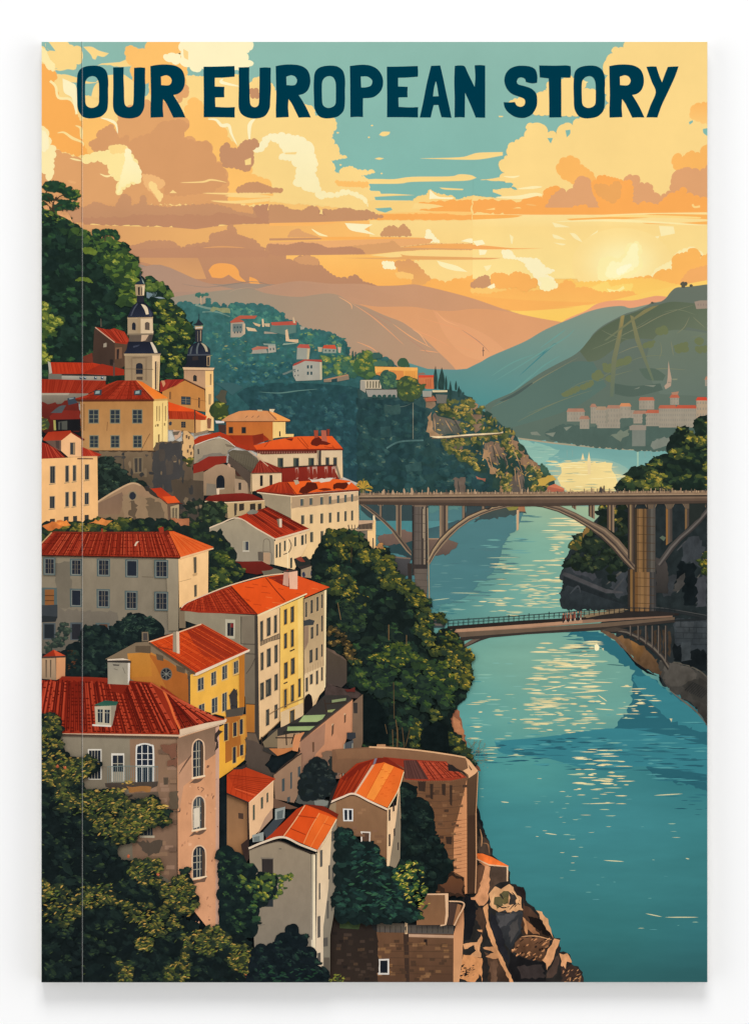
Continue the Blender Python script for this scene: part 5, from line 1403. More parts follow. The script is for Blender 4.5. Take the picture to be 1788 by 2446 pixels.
P('c63f22', '965 1530 1070 1520 1120 1560 1240 1650 1130 1660 1060 1610 1000 1570', 'd94a24'); P('e85c28', '1080 1600 1190 1595 1240 1652 1130 1662'); P('5a2c1e', '1060 1612 1130 1664 1260 1658 1262 1666 1125 1672'); P('6a5444', '1125 1665 1225 1665 1230 1800 1140 1860'); P('c9b190', '1155 1690 1230 1670 1228 1810 1160 1840')
for x in (1168, 1196): P('4a4238', '%d 1705 %d 1700 %d 1815 %d 1820' % (x, x + 20, x + 20, x)); L('c9b190', 1.2, '%d 1705 %d 1818' % (x + 10, x + 10))
K('9b7e66', '1140 1840 1240 1815 1320 1820 1310 1870 1240 1900 1150 1880', 3); K('3c3630', '860 1490 980 1530 1060 1620 980 1570', 3)

house('tall cream printed house with dormer and narrow windows at the left edge')
P('f2bb7e', '-10 1262 500 1240 505 1780 360 1850 -10 1900', 'f0b87a'); P('a83424', '-10 1110 60 1130 210 1250 -10 1262'); tiles('-10 1112 120 1160 225 1250 -10 1262', 14, ['8a2a1c', 'd2553a'], 1.2); P('c8402a', '360 1155 540 1225 500 1240 360 1248'); tiles('360 1158 440 1180 530 1232 360 1246', 9, ['96301e', 'e0623a'], 1)
P('f0b884', '175 1090 265 1020 358 1090 358 1245 240 1248 175 1190'); P('6b5448', '30 1100 175 1095 175 1190 160 1190 80 1140'); P('b5381f', '10 1085 60 1020 260 1008 268 1025 180 1095 20 1100', 'c2442a'); P('7d2a1c', '265 1018 385 1085 380 1098 345 1080 268 1032'); P('4f403a', '125 1100 160 1100 160 1180 130 1160')
P('d9a876', '235 1240 500 1236 500 1246 235 1250'); P('6b4c3a', '320 1254 460 1256 462 1266 320 1266')
wins('255 1115 300 1115 300 1225 255 1225', (.5,), (.5,), .9, .95, glass='3a3d40', frame='b8936c', fw=1.2); P('98805f', '282 1122 296 1122 296 1218 282 1218')
F_ = '0 1300 500 1290 500 1830 0 1850'
for x0, y0, y1, w in ((78, 1330, 1480, 44), (215, 1325, 1468, 30), (282, 1322, 1460, 28), (390, 1315, 1448, 36), (75, 1600, 1705, 44), (215, 1562, 1690, 30), (280, 1558, 1685, 28), (388, 1568, 1670, 36)):
    P('b59a78', '%g %g %g %g %g %g %g %g' % (x0 - 5, y0 - 4, x0 + w + 3, y0 - 6, x0 + w + 3, y1, x0 - 5, y1 + 3)); P('2f3438', '%g %g %g %g %g %g %g %g' % (x0, y0, x0 + w - 4, y0 - 2, x0 + w - 4, y1 - 2, x0, y1))
    P('6e6a60', '%g %g %g %g %g %g %g %g' % (x0 + w * .35, y0, x0 + w * .48, y0, x0 + w * .48, y1 - 2, x0 + w * .35, y1 - 2)); P('a08866', '%g %g %g %g %g %g %g %g' % (x0 - 12, y1 + 8, x0 + w + 4, y1 + 2, x0 + w + 4, y1 + 9, x0 - 12, y1 + 16))
for x0, y0, y1, w in ((75, 1800, 1835, 44), (200, 1780, 1830, 42), (282, 1775, 1830, 36), (385, 1765, 1810, 38)): P('3e3c38', '%g %g %g %g %g %g %g %g' % (x0, y0, x0 + w, y0 - 2, x0 + w, y1, x0, y1))
P('b8875c', '355 1270 360 1270 358 1850 352 1850')

origin(*C2)
house('orange printed house with flat peach roof above the red roofs')
P('c06a34', '345 92 730 96 730 250 345 215', 'bf7034'); P('f2c97e', '728 96 832 92 832 195 900 195 900 218 790 222 728 232'); P('d98f58', '305 85 360 45 450 8 540 0 680 5 760 50 750 90 320 90', 'cf9060'); P('f2a055', '680 5 740 18 870 80 868 90 740 90 760 60'); P('7d4a2c', '320 90 870 88 866 96 345 98'); LS('7d4a30', 1.8, '690 8 760 80')
wins('345 92 730 96 730 215 345 215', (.1, .375), (.58,), .085, .4, glass='2b2a2c', frame='8f5a34', fw=1); P('d0c4ac', '600 -5 640 -5 645 8 605 8'); P('d9c09a', '700 -10 745 -10 730 20 700 5'); P('3a2f2c', '780 175 790 170 792 215 780 215'); P('4a3630', '280 115 340 120 340 190 285 180'); P('d8d0c8', '255 85 330 90 330 105 262 108')
for x in (505, 555, 600): LS('7d5a44', 1.4, '%d 60 %d 45' % (x, x + 16))
house('printed row of houses with a long bright orange roof above the bridge end')
P('d9bc94', '600 330 1085 330 1085 470 670 470 600 400'); P('d8bd98', '1085 330 1298 325 1302 560 1100 560', 'e6c190'); P('a09080', '1090 335 1120 335 1120 470 1100 470'); P('d0ad8c', '1085 340 1095 340 1090 450 1080 450')
P('ee6428', '570 290 740 245 930 215 1215 212 1305 318 1100 322 540 330', 'e85c26'); P('a8381f', '340 205 560 205 650 200 700 240 570 290 600 330 530 330 430 300', 'b8401f'); P('8a3220', '560 208 650 190 650 255 570 285'); P('7a2c1e', '520 325 1305 315 1305 328 600 336'); P('5c2c22', '560 335 1090 330 1090 352 640 362')
for i in range(24): P('a87060', '%g 340 %g 340 %g 356 %g 356' % (600 + i * 20, 608 + i * 20, 606 + i * 20, 600 + i * 20))
for s in ('930 225 960 260 1020 320', '960 225 1020 300', '1215 290 1240 320', '700 250 660 300', '1150 300 1230 310'): LS('b03c1c', 1.5, s)
K('70281c', '1035 270 1070 235 1100 225 1150 240 1200 275 1120 290 1050 285', 3); P('a04a34', '1065 165 1100 165 1098 225 1070 230'); P('b0604a', '1125 165 1165 165 1175 260 1130 250'); P('8a3c2c', '1170 155 1195 155 1192 210 1175 210'); K('7a2a1c', '830 235 870 225 900 235 880 250', 2)
wins('670 370 1085 370 1085 470 670 470', (.29, .6, .9), (.6,), .1, .72, glass='2f3638', frame='a89678', fw=1.2, shade='555f5a'); wins('1120 370 1290 370 1290 470 1120 470', (.33, .7), (.55,), .15, .7, glass='3a3f40', frame='a89678', fw=1.2); P('3d3836', '1110 330 1124 330 1124 450 1104 450')
P('9a3224', '770 470 1000 460 1220 455 1270 560 1150 580 800 590', '8a2c20'); 
for x, w in ((910, 40), (1010, 30), (1050, 60), (1150, 40), (1210, 50)): P('b98a78', '%g 465 %g 460 %g 560 %g 570' % (x, x + w * .7, x + w * .7, x + 10)); P('8e3a2a', '%g 485 %g 480 %g 550 %g 560' % (x + w * .15, x + w * .5, x + w * .8, x + w * .1))
LS('46302a', 3, '770 475 1000 460 1250 450'); P('9a8878', '1240 455 1258 460 1285 555 1270 560')
house('grey white printed gable house with red roof left of the long orange roof')
P('b8a896', '85 285 300 225 420 300 360 330 350 380 200 400 80 440', 'a89a8c'); P('c63f20', '80 245 120 215 290 178 360 205 440 270 540 300 520 330 430 300 290 210 85 285', 'b23a20'); K('8f8680', '160 370 230 350 350 360 340 380 240 400 100 430', 2); P('8a7c6e', '335 275 420 295 420 305 350 300'); P('4a4440', '110 318 122 318 124 360 112 362'); LS('d9c8b2', 2, '90 285 290 225 420 300')
LS('7c5c48', 2, '85 205 170 180 240 185'); P('a38c78', '80 190 200 160 200 180 80 210')
house('printed chapel like house with an arched dark door between ruins')
P('9a3224', '75 450 200 380 350 375 345 430 300 440 160 500 75 520'); P('a8886c', '160 510 260 450 320 440 420 480 420 700 160 700', 'a08872'); P('8e7a68', '75 520 160 500 160 580 75 575'); K('6b5c50', '420 490 540 530 545 700 410 690', 2, '8a745e'); P('a88c70', '415 560 520 580 525 685 415 680'); S('20242a', '265 640 265 570 280 540 305 532 325 548 332 580 332 640'); P('8f8278', '185 600 260 610 270 690 180 700')
P('e2c4a4', '265 645 290 640 288 705 270 705'); P('cfc2b4', '290 640 332 638 332 648 290 652'); wins('440 590 475 590 475 660 440 660', (.5,), (.5,), .6, .85, glass='3a3530'); K('4a3028', '420 490 480 540 430 540', 2); K('c29a80', '350 440 385 430 385 470 360 460', 2)
P('6d6458', '360 345 400 325 520 335 600 400 620 440 550 510 380 380', '5f584e'); 
for i in range(16): LS('7f7668', 1, '%d %d %d %d' % (380 + i * 14, 340 + i * 3, 390 + i * 14, 400 + i * 6))
P('55483e', '365 370 545 510 545 690 520 600 420 490 360 430')
house('small cream printed house with dark red roof in front of the long orange roof')
P('8c2f22', '550 515 620 410 680 430 800 480 790 515 560 520', '9a3424'); tiles('600 430 680 430 790 512 555 518', 16, ['6a2218', 'b04a34'], 1); P('dcbc92', '545 520 800 515 800 620 600 660 545 670', 'e0bd90'); P('6a4c3c', '545 515 800 510 800 518 545 524'); wins('545 520 800 515 800 640 545 660', (.35, .66), (.45,), .09, .65, glass='33302e'); P('a08a70', '545 520 556 520 560 690 548 690')
LS('d0a888', 2, '540 340 620 400 690 460')

house('large cream printed building with three rows of windows and torn orange roof above the river trees')
P('a99985', '590 665 880 698 880 890 700 800 660 780 640 700', 'b0a08c'); P('e2bd8e', '875 698 1430 655 1435 940 1300 1180 930 1240 880 1000', 'efc88f'); K('c4a68a', '880 700 1150 680 1420 660 1430 740 1230 770 880 806', 1); P('d9b68e', '1200 675 1425 658 1428 700 1200 740')
P('c2401f', '590 658 780 590 860 588 920 690 600 668', 'a8341f'); P('f26a28', '850 590 1250 565 1360 580 1440 650 1180 665 910 690', 'ee6226'); K('5a2418', '940 680 960 640 1010 600 1080 600 1090 650 1050 665 980 680', 3); K('5a2418', '1220 640 1245 595 1330 590 1355 605 1330 640 1230 650', 3); K('6a281a', '1100 655 1160 640 1210 650 1150 668', 2); K('c9b8a4', '895 575 940 570 945 600 910 620', 2)
K('d8c8b4', '1030 570 1100 562 1220 560 1200 585 1130 600 1100 580 1050 590', 2); K('d8c8b4', '1340 590 1370 580 1360 610', 2); LS('7a2c1c', 2, '850 595 920 690'); P('7a3020', '590 662 900 692 1440 652 1440 662 890 704 590 672'); P('e8d0ac', '600 672 890 704 1430 664 1430 670 890 712 600 680'); tiles('700 620 850 592 900 685 620 665', 12, ['8e2c1a', 'cc4a28'], 1)
QF = '880 700 1430 655 1435 940 880 990'
for us, v0, v1, dy in (((955, 1030, 1118, 1188, 1255, 1315, 1370), 730, 790, -7), ((960, 1032, 1118, 1188, 1255, 1315, 1370), 865, 945, -8), ((950, 1034, 1120), 1010, 1100, 0)):
    for i, x in enumerate(us):
        y = v0 - (x - 955) * .095; h = (v1 - v0) * (1 if i > 1 else .9)
        w = 27 - i * 1.4
        P('4a5354' if v0 < 800 else '4d4a42', '%g %g %g %g %g %g %g %g' % (x, y, x + w, y - 2, x + w, y + h, x, y + h + 2)); P('7d7a6a', '%g %g %g %g %g %g %g %g' % (x + w * .62, y, x + w, y - 2, x + w, y + h, x + w * .62, y + h))
        P('e0c69a', '%g %g %g %g %g %g %g %g' % (x - 3, y - 5, x + w + 3, y - 7, x + w + 3, y - 3, x - 3, y - 1))
house('cream printed annex with a terrace at the end of the high bridge')
P('8a7f76', '1420 990 1505 985 1505 1100 1440 1100'); P('f0c488', '1505 975 1555 900 1572 900 1572 1150 1505 1130'); P('e8d0a8', '1550 865 1565 865 1568 905 1550 905'); P('c4a080', '1430 905 1555 905 1550 935 1430 940'); P('6a5a50', '1430 940 1545 925 1545 975 1430 980'); P('b89878', '1310 985 1545 975 1545 985 1310 998'); P('6a5a48', '1545 1050 1556 1050 1558 1150 1546 1150')
for x in (1350, 1375, 1400, 1440, 1470, 1500, 1530): L('4a403a', 1.6, '%d 940 %d 978' % (x, x + 4))
LS('4a403a', 1.4, '1345 945 1360 975 1420 970')
house('low cream printed house with curved dark red roof, in shade below the chapel')
P('8a2c22', '170 735 200 705 290 690 480 680 560 690 660 738 500 745 200 752', '7a281e'); P('c2a274', '330 755 660 742 665 800 540 850 360 890', 'b59a72'); P('6b5c48', '175 750 350 765 360 890 180 800'); P('e0c29a', '170 745 350 755 662 738 662 746 350 764 170 754')
for x, w in ((410, 24), (452, 40), (540, 45), (605, 30)): P('3a332c', '%g 770 %g 765 %g 820 %g 830' % (x, x + w, x + w, x))
P('4c4238', '410 765 434 765 430 860 412 870')
leaves('170 760 340 770 330 880 300 960 180 1000 160 860', 26, 12, (['222c24', '28342a'], ['324030', '3a4832'], ['4c5836'], ['5f683a']), base='232d25')
house('white gabled printed house with steep dark red roof and a single chimney')
P('b3a693', '190 975 440 885 740 1050 740 1270 640 1250 400 1240 380 1100 300 1010 190 1010', 'a89e92'); P('c23a20', '435 880 520 845 690 798 1030 975 750 1055', 'c63c20'); P('7d281c', '520 848 690 800 980 950 900 985 760 960 600 900'); tiles('500 855 690 800 1030 975 750 1050', 30, ['8a2a1a', '6e2218', 'b83a22', 'd94c2a'], 1.3)
LS('dcc0a0', 3, '190 975 300 930 440 885 600 975 745 1058'); P('e0c4a0', '745 1055 1030 972 1032 985 750 1072'); P('e8c496', '740 1075 1000 1000 1010 1110 905 1310 740 1270', 'efca94'); P('8c7c70', '760 895 800 890 802 960 775 960'); P('dcc0a4', '780 892 802 892 802 962 782 962')
S('8c8a84', '515 840 560 815 610 830 590 850 530 855'); wins('485 1075 530 1075 530 1155 485 1155', (.5,), (.5,), .9, .9, glass='3a3f48', frame='cfc4b2', sill='d8ccb8', fw=1.4, shade='a8a49c'); P('c9a58c', '650 1170 705 1170 705 1270 650 1255'); P('6b625c', '605 1165 650 1168 650 1240 608 1235'); LS('6e6258', 1.2, '650 1170 655 1068 700 1070 708 1170'); LS('6e6258', 1, '605 1165 715 1172 715 1270')
for x, y0, y1, w in ((752, 1105, 1215, 16), (780, 1090, 1210, 14), (820, 1075, 1160, 14), (905, 1045, 1120, 15), (960, 1030, 1110, 22), (993, 1020, 1100, 10), (870, 1215, 1300, 18)):
    P('4a4a40', '%g %g %g %g %g %g %g %g' % (x, y0, x + w, y0 - 5, x + w, y1 - 5, x, y1))
LS('4a4038', 2, '815 1185 860 1165 880 1110 860 1060'); L('fbe0b0', 2, '850 1060 850 1300')
house('small pink walled printed shed with red roofs behind the tall apartment house')
P('7a2a20', '410 1245 640 1240 740 1300 650 1340 600 1350 470 1330', '6a261e'); K('7a7468', '640 1320 740 1300 820 1320 760 1350 660 1370', 2); P('3a3330', '910 1270 1080 1265 1120 1270 960 1310'); P('b09a84', '960 1310 1060 1275 1120 1268 1125 1390 960 1370'); put(blob(OX + 1050 / SC, OY + 1340 / SC, 4, 8, 0, 8, .1), '35384a'); put(blob(OX + 982 / SC, OY + 1350 / SC, 4, 7, 0, 8, .1), '35384a')
P('2c2f2c', '900 1220 1000 1200 1060 1260 920 1290'); K('8c4030', '920 1210 960 1205 990 1240 940 1240', 2)

# ---------------------------------------------------------------- middle of the slope
D1 = (100, 1240, 1652 / 500); D2 = (500, 1330, 1652 / 420); D3 = (760, 1260, 1637 / 420)
origin(*D3)
E('printed_wooded_bank', 'dense printed trees on the river bank below the high bridge, gold on their sunlit edges', 'leaf')
K('9a6248', '1230 1660 1290 1650 1310 1750 1340 1820 1360 1920 1390 2060 1440 2150 1500 2260 1200 2260 1180 1800', 3, '7a4e3c'); K('b87a54', '1260 1760 1320 1800 1350 1900 1370 2000 1300 1960 1240 1860', 3)
BK = '0 180 90 30 220 20 370 50 460 140 520 240 560 170 650 200 700 330 730 370 690 420 780 480 850 490 920 590 1010 660 1040 940 1090 1000 1110 980 1180 940 1300 990 1310 1090 1420 1170 1420 1300 1440 1410 1380 1480 1370 1590 1290 1660 1220 1780 1260 1900 1380 2050 1440 2150 1440 2260 400 2260 400 1560 250 1440 260 1300 60 1100 -40 700 -60 400 -60 280'
C('18211f', BK, 7)
M0, M1 = ['1c2724', '1f2b25', '1a2423', '222e26'], ['253629', '2a3b2a', '223325']
leaves(BK, 330, 15, (M0, ['22322a', '27382b', '202d27'], ['2b422e', '2a4030', '33492d'], ['34502f', '3a5230']), r=7)
G1 = (['28352a', '323c27', '2c3a29'], ['4a502a', '55572a', '404a29'], ['7a722d', '877b30', '6e6a2c'], ['b0923a', 'be983c', '9a8636'])
leaves('90 40 220 25 370 60 460 150 500 260 400 290 300 200 160 180 60 180', 55, 10, G1)
leaves('540 190 640 200 720 350 690 420 560 440 440 330 300 380 420 270', 55, 10, G1)
leaves('540 480 700 420 860 500 1010 680 1020 940 940 860 860 700 720 560 600 560', 95, 10, G1)
leaves('880 870 1030 940 1100 1080 1140 1180 1060 1190 980 1060 900 960', 50, 9, G1)
leaves('80 350 180 330 320 480 340 600 430 680 420 760 340 780 230 800 150 620 60 560', 75, 10, G1)
leaves('340 700 420 640 440 720 400 960 300 1100 140 900 180 760', 55, 13, (['1e2926'], ['26352a', '2b3a2a'], ['34472e'], ['4d5a2e']))
leaves('1140 1120 1300 1100 1430 1180 1420 1300 1440 1420 1380 1500 1300 1480 1200 1300', 90, 10, G1)
leaves('1100 950 1200 950 1300 1010 1300 1090 1180 1110', 20, 9, (['242f24', '2b3724'], ['3f4a26', '4a5227'], ['77702c'], ['a88f38']))
leaves('1040 800 1180 810 1200 900 1140 860 1040 850', 16, 8, G1)
leaves('440 1200 560 1110 800 1090 940 1220 1180 1260 1300 1500 1200 1500 1000 1350 840 1300 600 1260', 120, 11, (['26352a', '2c3d28'], ['3e4f28', '475627', '35492a'], ['6c6f2c', '7a782e', '5f672a'], ['a3903a', '8d8434', 'b89c3c']))
leaves('280 1280 600 1280 840 1340 1180 1480 1300 1560 1280 1640 1000 1700 600 1560 300 1440', 120, 15, (['1f2b27', '223028'], ['2a3d2a', '2f442b', '28382a'], ['3c5229', '42552a'], ['5a6430']))
leaves('1000 1690 1100 1700 1140 1780 1060 1800', 14, 8, G1); leaves('1150 1880 1220 1900 1380 2060 1430 2150 1300 2120 1200 2000', 34, 9, G1); leaves('880 1780 960 1760 960 1860 940 2060 830 2050 860 1900', 26, 8, G1)
leaves('170 200 300 200 300 300 200 300', 14, 8, G1); leaves('560 130 600 180 540 200', 5, 5, (['a8784c'], ['c08a50'], ['d0a060'], ['c9a060']))
S('121a1a', '420 1560 560 1620 640 1800 660 2020 410 2000'); S('131b1b', '960 1900 1100 1800 1200 1850 1220 2090 960 2060')
for s, w in (('720 1790 735 1920 730 2060', 3), ('690 1880 695 2060', 2.4), ('780 1860 800 2060', 3), ('850 1880 810 2040', 2.4), ('620 1830 640 1920', 1.6), ('655 905 655 1050', 3.4), ('820 1000 820 1100', 2), ('700 1440 705 1780', 2.4), ('180 700 210 860', 2.4), ('310 180 305 330', 4), ('740 1860 745 2060', 1.6)):
    LS(R.choice(('6e5638', '7c6342', '58452f')) if w < 4 else '3a3226', w * .7, s)
leaves('90 920 180 930 300 1060 340 1180 400 1230 330 1260 260 1200 200 1130 90 1100', 45, 7, (['3a3426', '453c28'], ['5c4c2c', '685530'], ['8a6c38', '977640'], ['b98d48', 'c09a50']))
leaves('290 1250 400 1220 410 1250 320 1290', 8, 7, G1)
for s in ('1400 2060 1480 1980', '1420 2140 1540 2040', '1440 2180 1580 2160', '1380 1980 1440 2060', '1450 1960 1440 2100', '1480 2150 1500 2000 1520 1980'): LS('6e6a52', 1.4, s, True)
sprigs('1380 1950 1560 2000 1580 2240 1440 2200', 70, 2.4, ['8a6a50', 'a07c58', '5f7a6c', '74826a'], (-2, 1))
K('6a5648', '60 1110 200 1180 260 1230 255 1330 240 1440 160 1480 70 1450', 2, '54463e'); P('4a3d38', '70 1440 160 1480 240 1500 340 1510 400 1550 380 1590 60 1580'); K('5e2a24', '250 1500 330 1490 340 1530 260 1530', 3)
for x in (150, 175, 200): LS('4d4038', 1.6, '%d 1200 %d 1440' % (x, x - 4))

# hill trees beside the large white house
origin(*D1)
house('leafy dark printed garden trees between the white houses', 'printed_trees', 'leaf')
leaves('-10 60 100 40 400 20 720 20 1000 10 1160 40 1280 30 1310 120 1390 110 1490 220 1520 340 1580 400 1560 470 1320 600 1310 260 1160 160 1000 90 80 120 -10 180', 120, 13, (['1d2724', '212c26'], ['28372a', '2c3b29'], ['3c4a2b', '465028'], ['6a6a30']), base='1e2825')
leaves('100 60 240 30 400 60 560 30 640 -20 700 20 620 90 400 100 100 100', 50, 9, (['34402a', '3c4629'], ['5a5c2c', '6a652f'], ['97843a', '8a7c38'], ['c79a46', 'd6a850']))
leaves('1340 260 1420 250 1520 340 1480 380 1380 320', 22, 9, (['2c3a26'], ['44522a'], ['6a6e30'], ['9a8c3a']))
leaves('1340 420 1440 390 1540 420 1460 500 1350 510', 26, 8, (['38462a'], ['5a622e'], ['858038'], ['a89a42']))
K('d0743a', '0 60 80 20 200 10 220 40 160 60 60 90', 3); K('e88a40', '90 25 200 10 225 50 140 50', 2); K('d98444', '350 30 480 0 560 20 500 50', 3); K('a86a48', '1020 -10 1160 -10 1160 60 1100 50', 3)
house('long white printed house with tiled red roof and two rows of blue framed windows')
P('9a8e80', '-10 280 1080 300 1080 900 900 920 -10 1060', '8a8178'); P('f5c68c', '1078 315 1315 235 1312 590 1200 640 1085 700', 'f0bf85'); K('857c74', '-10 700 600 740 640 900 400 1000 -10 1060', 5, '6d6963'); K('7d756c', '100 340 230 340 240 700 120 700', 3, '857c72'); K('a09484', '330 300 430 310 440 720 340 720', 2, '90867a')
P('b0a292', '980 310 1078 315 1078 880 1000 880', '968a7c'); P('8a7a68', '1080 700 1135 725 1135 860 1085 860')
P('962f1e', '90 100 500 100 1000 100 1092 305 -10 285 -10 190', 'a2351f'); P('e9622a', '1000 95 1040 95 1355 220 1310 245 1095 300', 'f06c30'); tiles('95 100 1000 100 1088 302 -60 284', 88, ['7c2216', 'c04a2e', '6c1e14', 'b23e26', '8a2a1a', 'cc5a38'], 1.7, 7, '641c12'); tiles('1005 98 1060 110 1340 222 1100 298', 16, ['e2551f', 'f47a3a'], 1.0)
LS('8c3220', 3, '90 102 500 108 940 112 1000 95'); P('3e201a', '-10 282 1085 302 1085 312 -10 292'); LS('c79a6c', 3, '80 105 0 190'); P('a03a26', '920 70 960 60 965 105 930 110'); P('7a281c', '960 100 1000 85 1005 120 970 130'); P('a83c28', '470 75 482 75 485 115 470 115')
S('d8c0a4', '730 210 745 180 770 175 750 195 745 212'); P('e8b886', '1095 300 1355 225 1356 236 1090 318')
for x, y, w, h in ((30, 315, 66, 115), (240, 325, 66, 110), (452, 325, 74, 115), (675, 330, 72, 118), (905, 335, 80, 118), (240, 562, 66, 118), (450, 565, 74, 125), (672, 578, 72, 125), (905, 585, 80, 125)):
    P('5f6e74', '%g %g %g %g %g %g %g %g' % (x - 18, y - 14, x + w + 14, y - 12, x + w + 12, y + h + 14, x - 16, y + h + 12)); P('8f9494', '%g %g %g %g %g %g %g %g' % (x - 6, y - 4, x + w + 4, y - 4, x + w + 4, y + h + 6, x - 6, y + h + 6))
    P('262b33', '%g %g %g %g %g %g %g %g' % (x, y, x + w, y + 2, x + w, y + h, x, y + h - 2))
    if x != 675 and (x, y) != (240, 562):
        for k in (.33, .6): P('7d7670', '%g %g %g %g %g %g %g %g' % (x + w * k, y, x + w * k + 5, y, x + w * k + 5, y + h, x + w * k, y + h))
        for k in (.3, .62): P('6a6460', '%g %g %g %g %g %g %g %g' % (x, y + h * k, x + w, y + h * k, x + w, y + h * k + 4, x, y + h * k + 4))
P('5f6e74', '0 540 120 542 122 690 0 700'); P('8a5a34', '25 555 98 555 98 680 25 680'); P('4a3020', '25 600 98 600 98 606 25 606'); P('4a3020', '25 640 98 640 98 646 25 646'); P('3b3f42', '-10 680 125 675 125 780 -10 790'); P('2b2f31', '-10 760 125 770 110 810 -10 815')
P('4f5658', '10 820 110 820 110 950 10 950'); P('262b2f', '22 830 98 830 98 940 22 940'); P('4f5658', '225 815 320 815 320 955 225 955'); P('2b2c30', '238 828 308 828 308 948 238 948'); P('5f6e74', '425 818 535 818 535 880 425 880'); P('5a3c2a', '455 830 520 830 520 880 455 880')
wins('1195 300 1222 295 1222 425 1200 430', (.5,), (.5,), .8, .95, glass='5a5244', frame='d0aa78', fw=1); wins('1200 520 1225 515 1225 610 1202 618', (.5,), (.5,), .8, .95, glass='5a5244', frame='d0aa78', fw=1); P('c9a070', '1190 435 1225 425 1225 440 1195 450')
LS('a5835c', 1, '1085 495 1180 470'); LS('6a5c50', 1.2, '790 455 880 458'); LS('6e6660', 1.2, '-10 1000 30 1000')

house('dark printed shrubs and creeper in front of the long white house', 'printed_shrubs', 'leaf')
leaves('110 830 200 820 215 900 150 1000 30 1040 20 1000 110 940', 24, 9, (['2a3330', '303a34'], ['38443a'], ['445042'], ['4e5c48']))
SH = '320 860 420 850 540 900 650 800 700 760 830 770 960 850 960 920 900 920 800 1000 620 1080 500 1140 520 1250 180 1240 190 1060 240 980 320 1000'
leaves(SH, 110, 15, (['172021', '1a2424', '1c2826'], ['1f2b2a', '222f2b'], ['28372f'], ['304136']), base='182122')
sprigs('640 760 860 760 940 860 900 920 640 900', 60, 5, ['2b3b34', '33463a', '22302c', '3c4f3e'], (-1.2, .9)); sprigs('200 1030 300 1050 300 1160 190 1200', 16, 4, ['5a3826', '6b4228', '3c3022'])

# ---------------------------------------------------------------- tall apartment house
origin(*D2)
house('tall narrow printed apartment house with bright orange roof and cream and yellow fronts')
P('a39888', '-230 505 430 545 440 1400 320 1300 330 900 0 680 -230 600', '968c80'); P('8d8074', '300 560 440 550 460 1780 345 1700 340 1400 320 920', '73675c'); P('b8752f', '345 1380 425 1385 425 1650 345 1650', 'a86a30'); P('403a34', '425 555 458 545 470 1760 430 1720'); P('6a5848', '350 1650 430 1650 470 1760 500 2000 360 2000')
P('3a2e28', '-270 500 455 540 455 552 -270 508'); P('cfc6b8', '150 585 242 590 240 770 150 765'); P('26262c', '170 620 228 622 226 745 170 742'); P('7d2a2a', '200 625 225 627 224 665 200 663'); P('8a8279', '195 620 199 620 198 744 194 744'); P('3a332e', '295 560 302 560 304 820 296 820'); LS('3a332e', 1.6, '300 818 430 822'); LS('4a4038', 1.4, '345 1100 400 1020 440 920'); LS('3a332e', 2, '345 1382 430 1386'); LS('3a332e', 1.6, '340 910 440 915'); LS('3a332e', 2, '345 1650 440 1655')
P('b33a22', '-275 500 -262 480 -205 432 -100 390 0 345 205 275 455 540 -100 525', 'a8341e'); tiles('-190 425 205 278 445 540 -268 500', 44, ['8a2818', 'd2502c', 'b8401f', '9c2e1a'], 1.5, 8, '7c2216'); P('ee5c22', '205 270 500 195 700 160 820 175 1130 285 890 385 915 345 455 540', 'e9561f')
P('9a3220', '545 195 700 165 830 260 830 310 690 270 600 220', '8e2c1c'); P('e85a26', '825 178 1125 285 890 388 915 345 825 300'); LS('e6c4a0', 2.6, '-262 478 -205 428 0 342 205 265 490 185 700 158'); LS('7c2a18', 2.4, '205 280 330 420 450 540'); LS('8a2c18', 2.2, '530 195 620 310 710 410')
for i in range(26):
    x, y = R.uniform(260, 1050), R.uniform(200, 480)
    if inside((OX + x / SC, OY + y / SC), pts_of('205 275 700 160 1120 285 890 385 455 530')): L(R.choice(('c8441c', 'f57a3c', 'b83a18')), 1.4, '%g %g %g %g' % (x, y, x + R.uniform(40, 90), y + 10))
P('c89880', '700 140 745 140 745 280 690 262'); P('e8b494', '745 145 828 130 828 305 755 300'); P('4a3c36', '700 128 810 118 830 132 745 146 700 142'); P('6e3428', '720 125 740 118 745 130 725 135')
P('f2dcb0', '450 545 915 340 918 352 455 562', 'ecd0a0'); P('e8c190', '455 560 665 470 665 1540 470 1720', 'e0b888'); P('f0c262', '665 470 890 375 892 1430 665 1540', 'eab85c'); P('f3cc78', '830 400 890 372 892 1440 838 1460'); P('b8a080', '885 400 1100 310 1090 1170 1000 1380 890 1470', 'd8b488'); P('f0d8a8', '1078 318 1100 308 1090 1220 1078 1240')
P('e4c496', '890 1100 1080 1020 1080 1250 960 1380 890 1400'); P('d9b88c', '670 1460 880 1370 885 1480 800 1600 670 1610'); LS('6a5640', 1.6, '662 480 658 1540'); LS('6a5640', 2, '885 385 888 1440')


def pane(x, y, w, h, c='3f3f3a', f='c9a878'):
    d = w * .42
    P(f, '%g %g %g %g %g %g %g %g' % (x - 5, y - 3, x + w + 5, y - 7 - d, x + w + 5, y + h + 5 - d, x - 5, y + h + 8))
    P(c, '%g %g %g %g %g %g %g %g' % (x, y, x + w, y - d, x + w, y + h - d, x, y + h))
    P('7d766a', '%g %g %g %g %g %g %g %g' % (x + w * .2, y + h * .12, x + w * .4, y + h * .1, x + w * .4, y + h * .8 - d * .4, x + w * .2, y + h * .85))


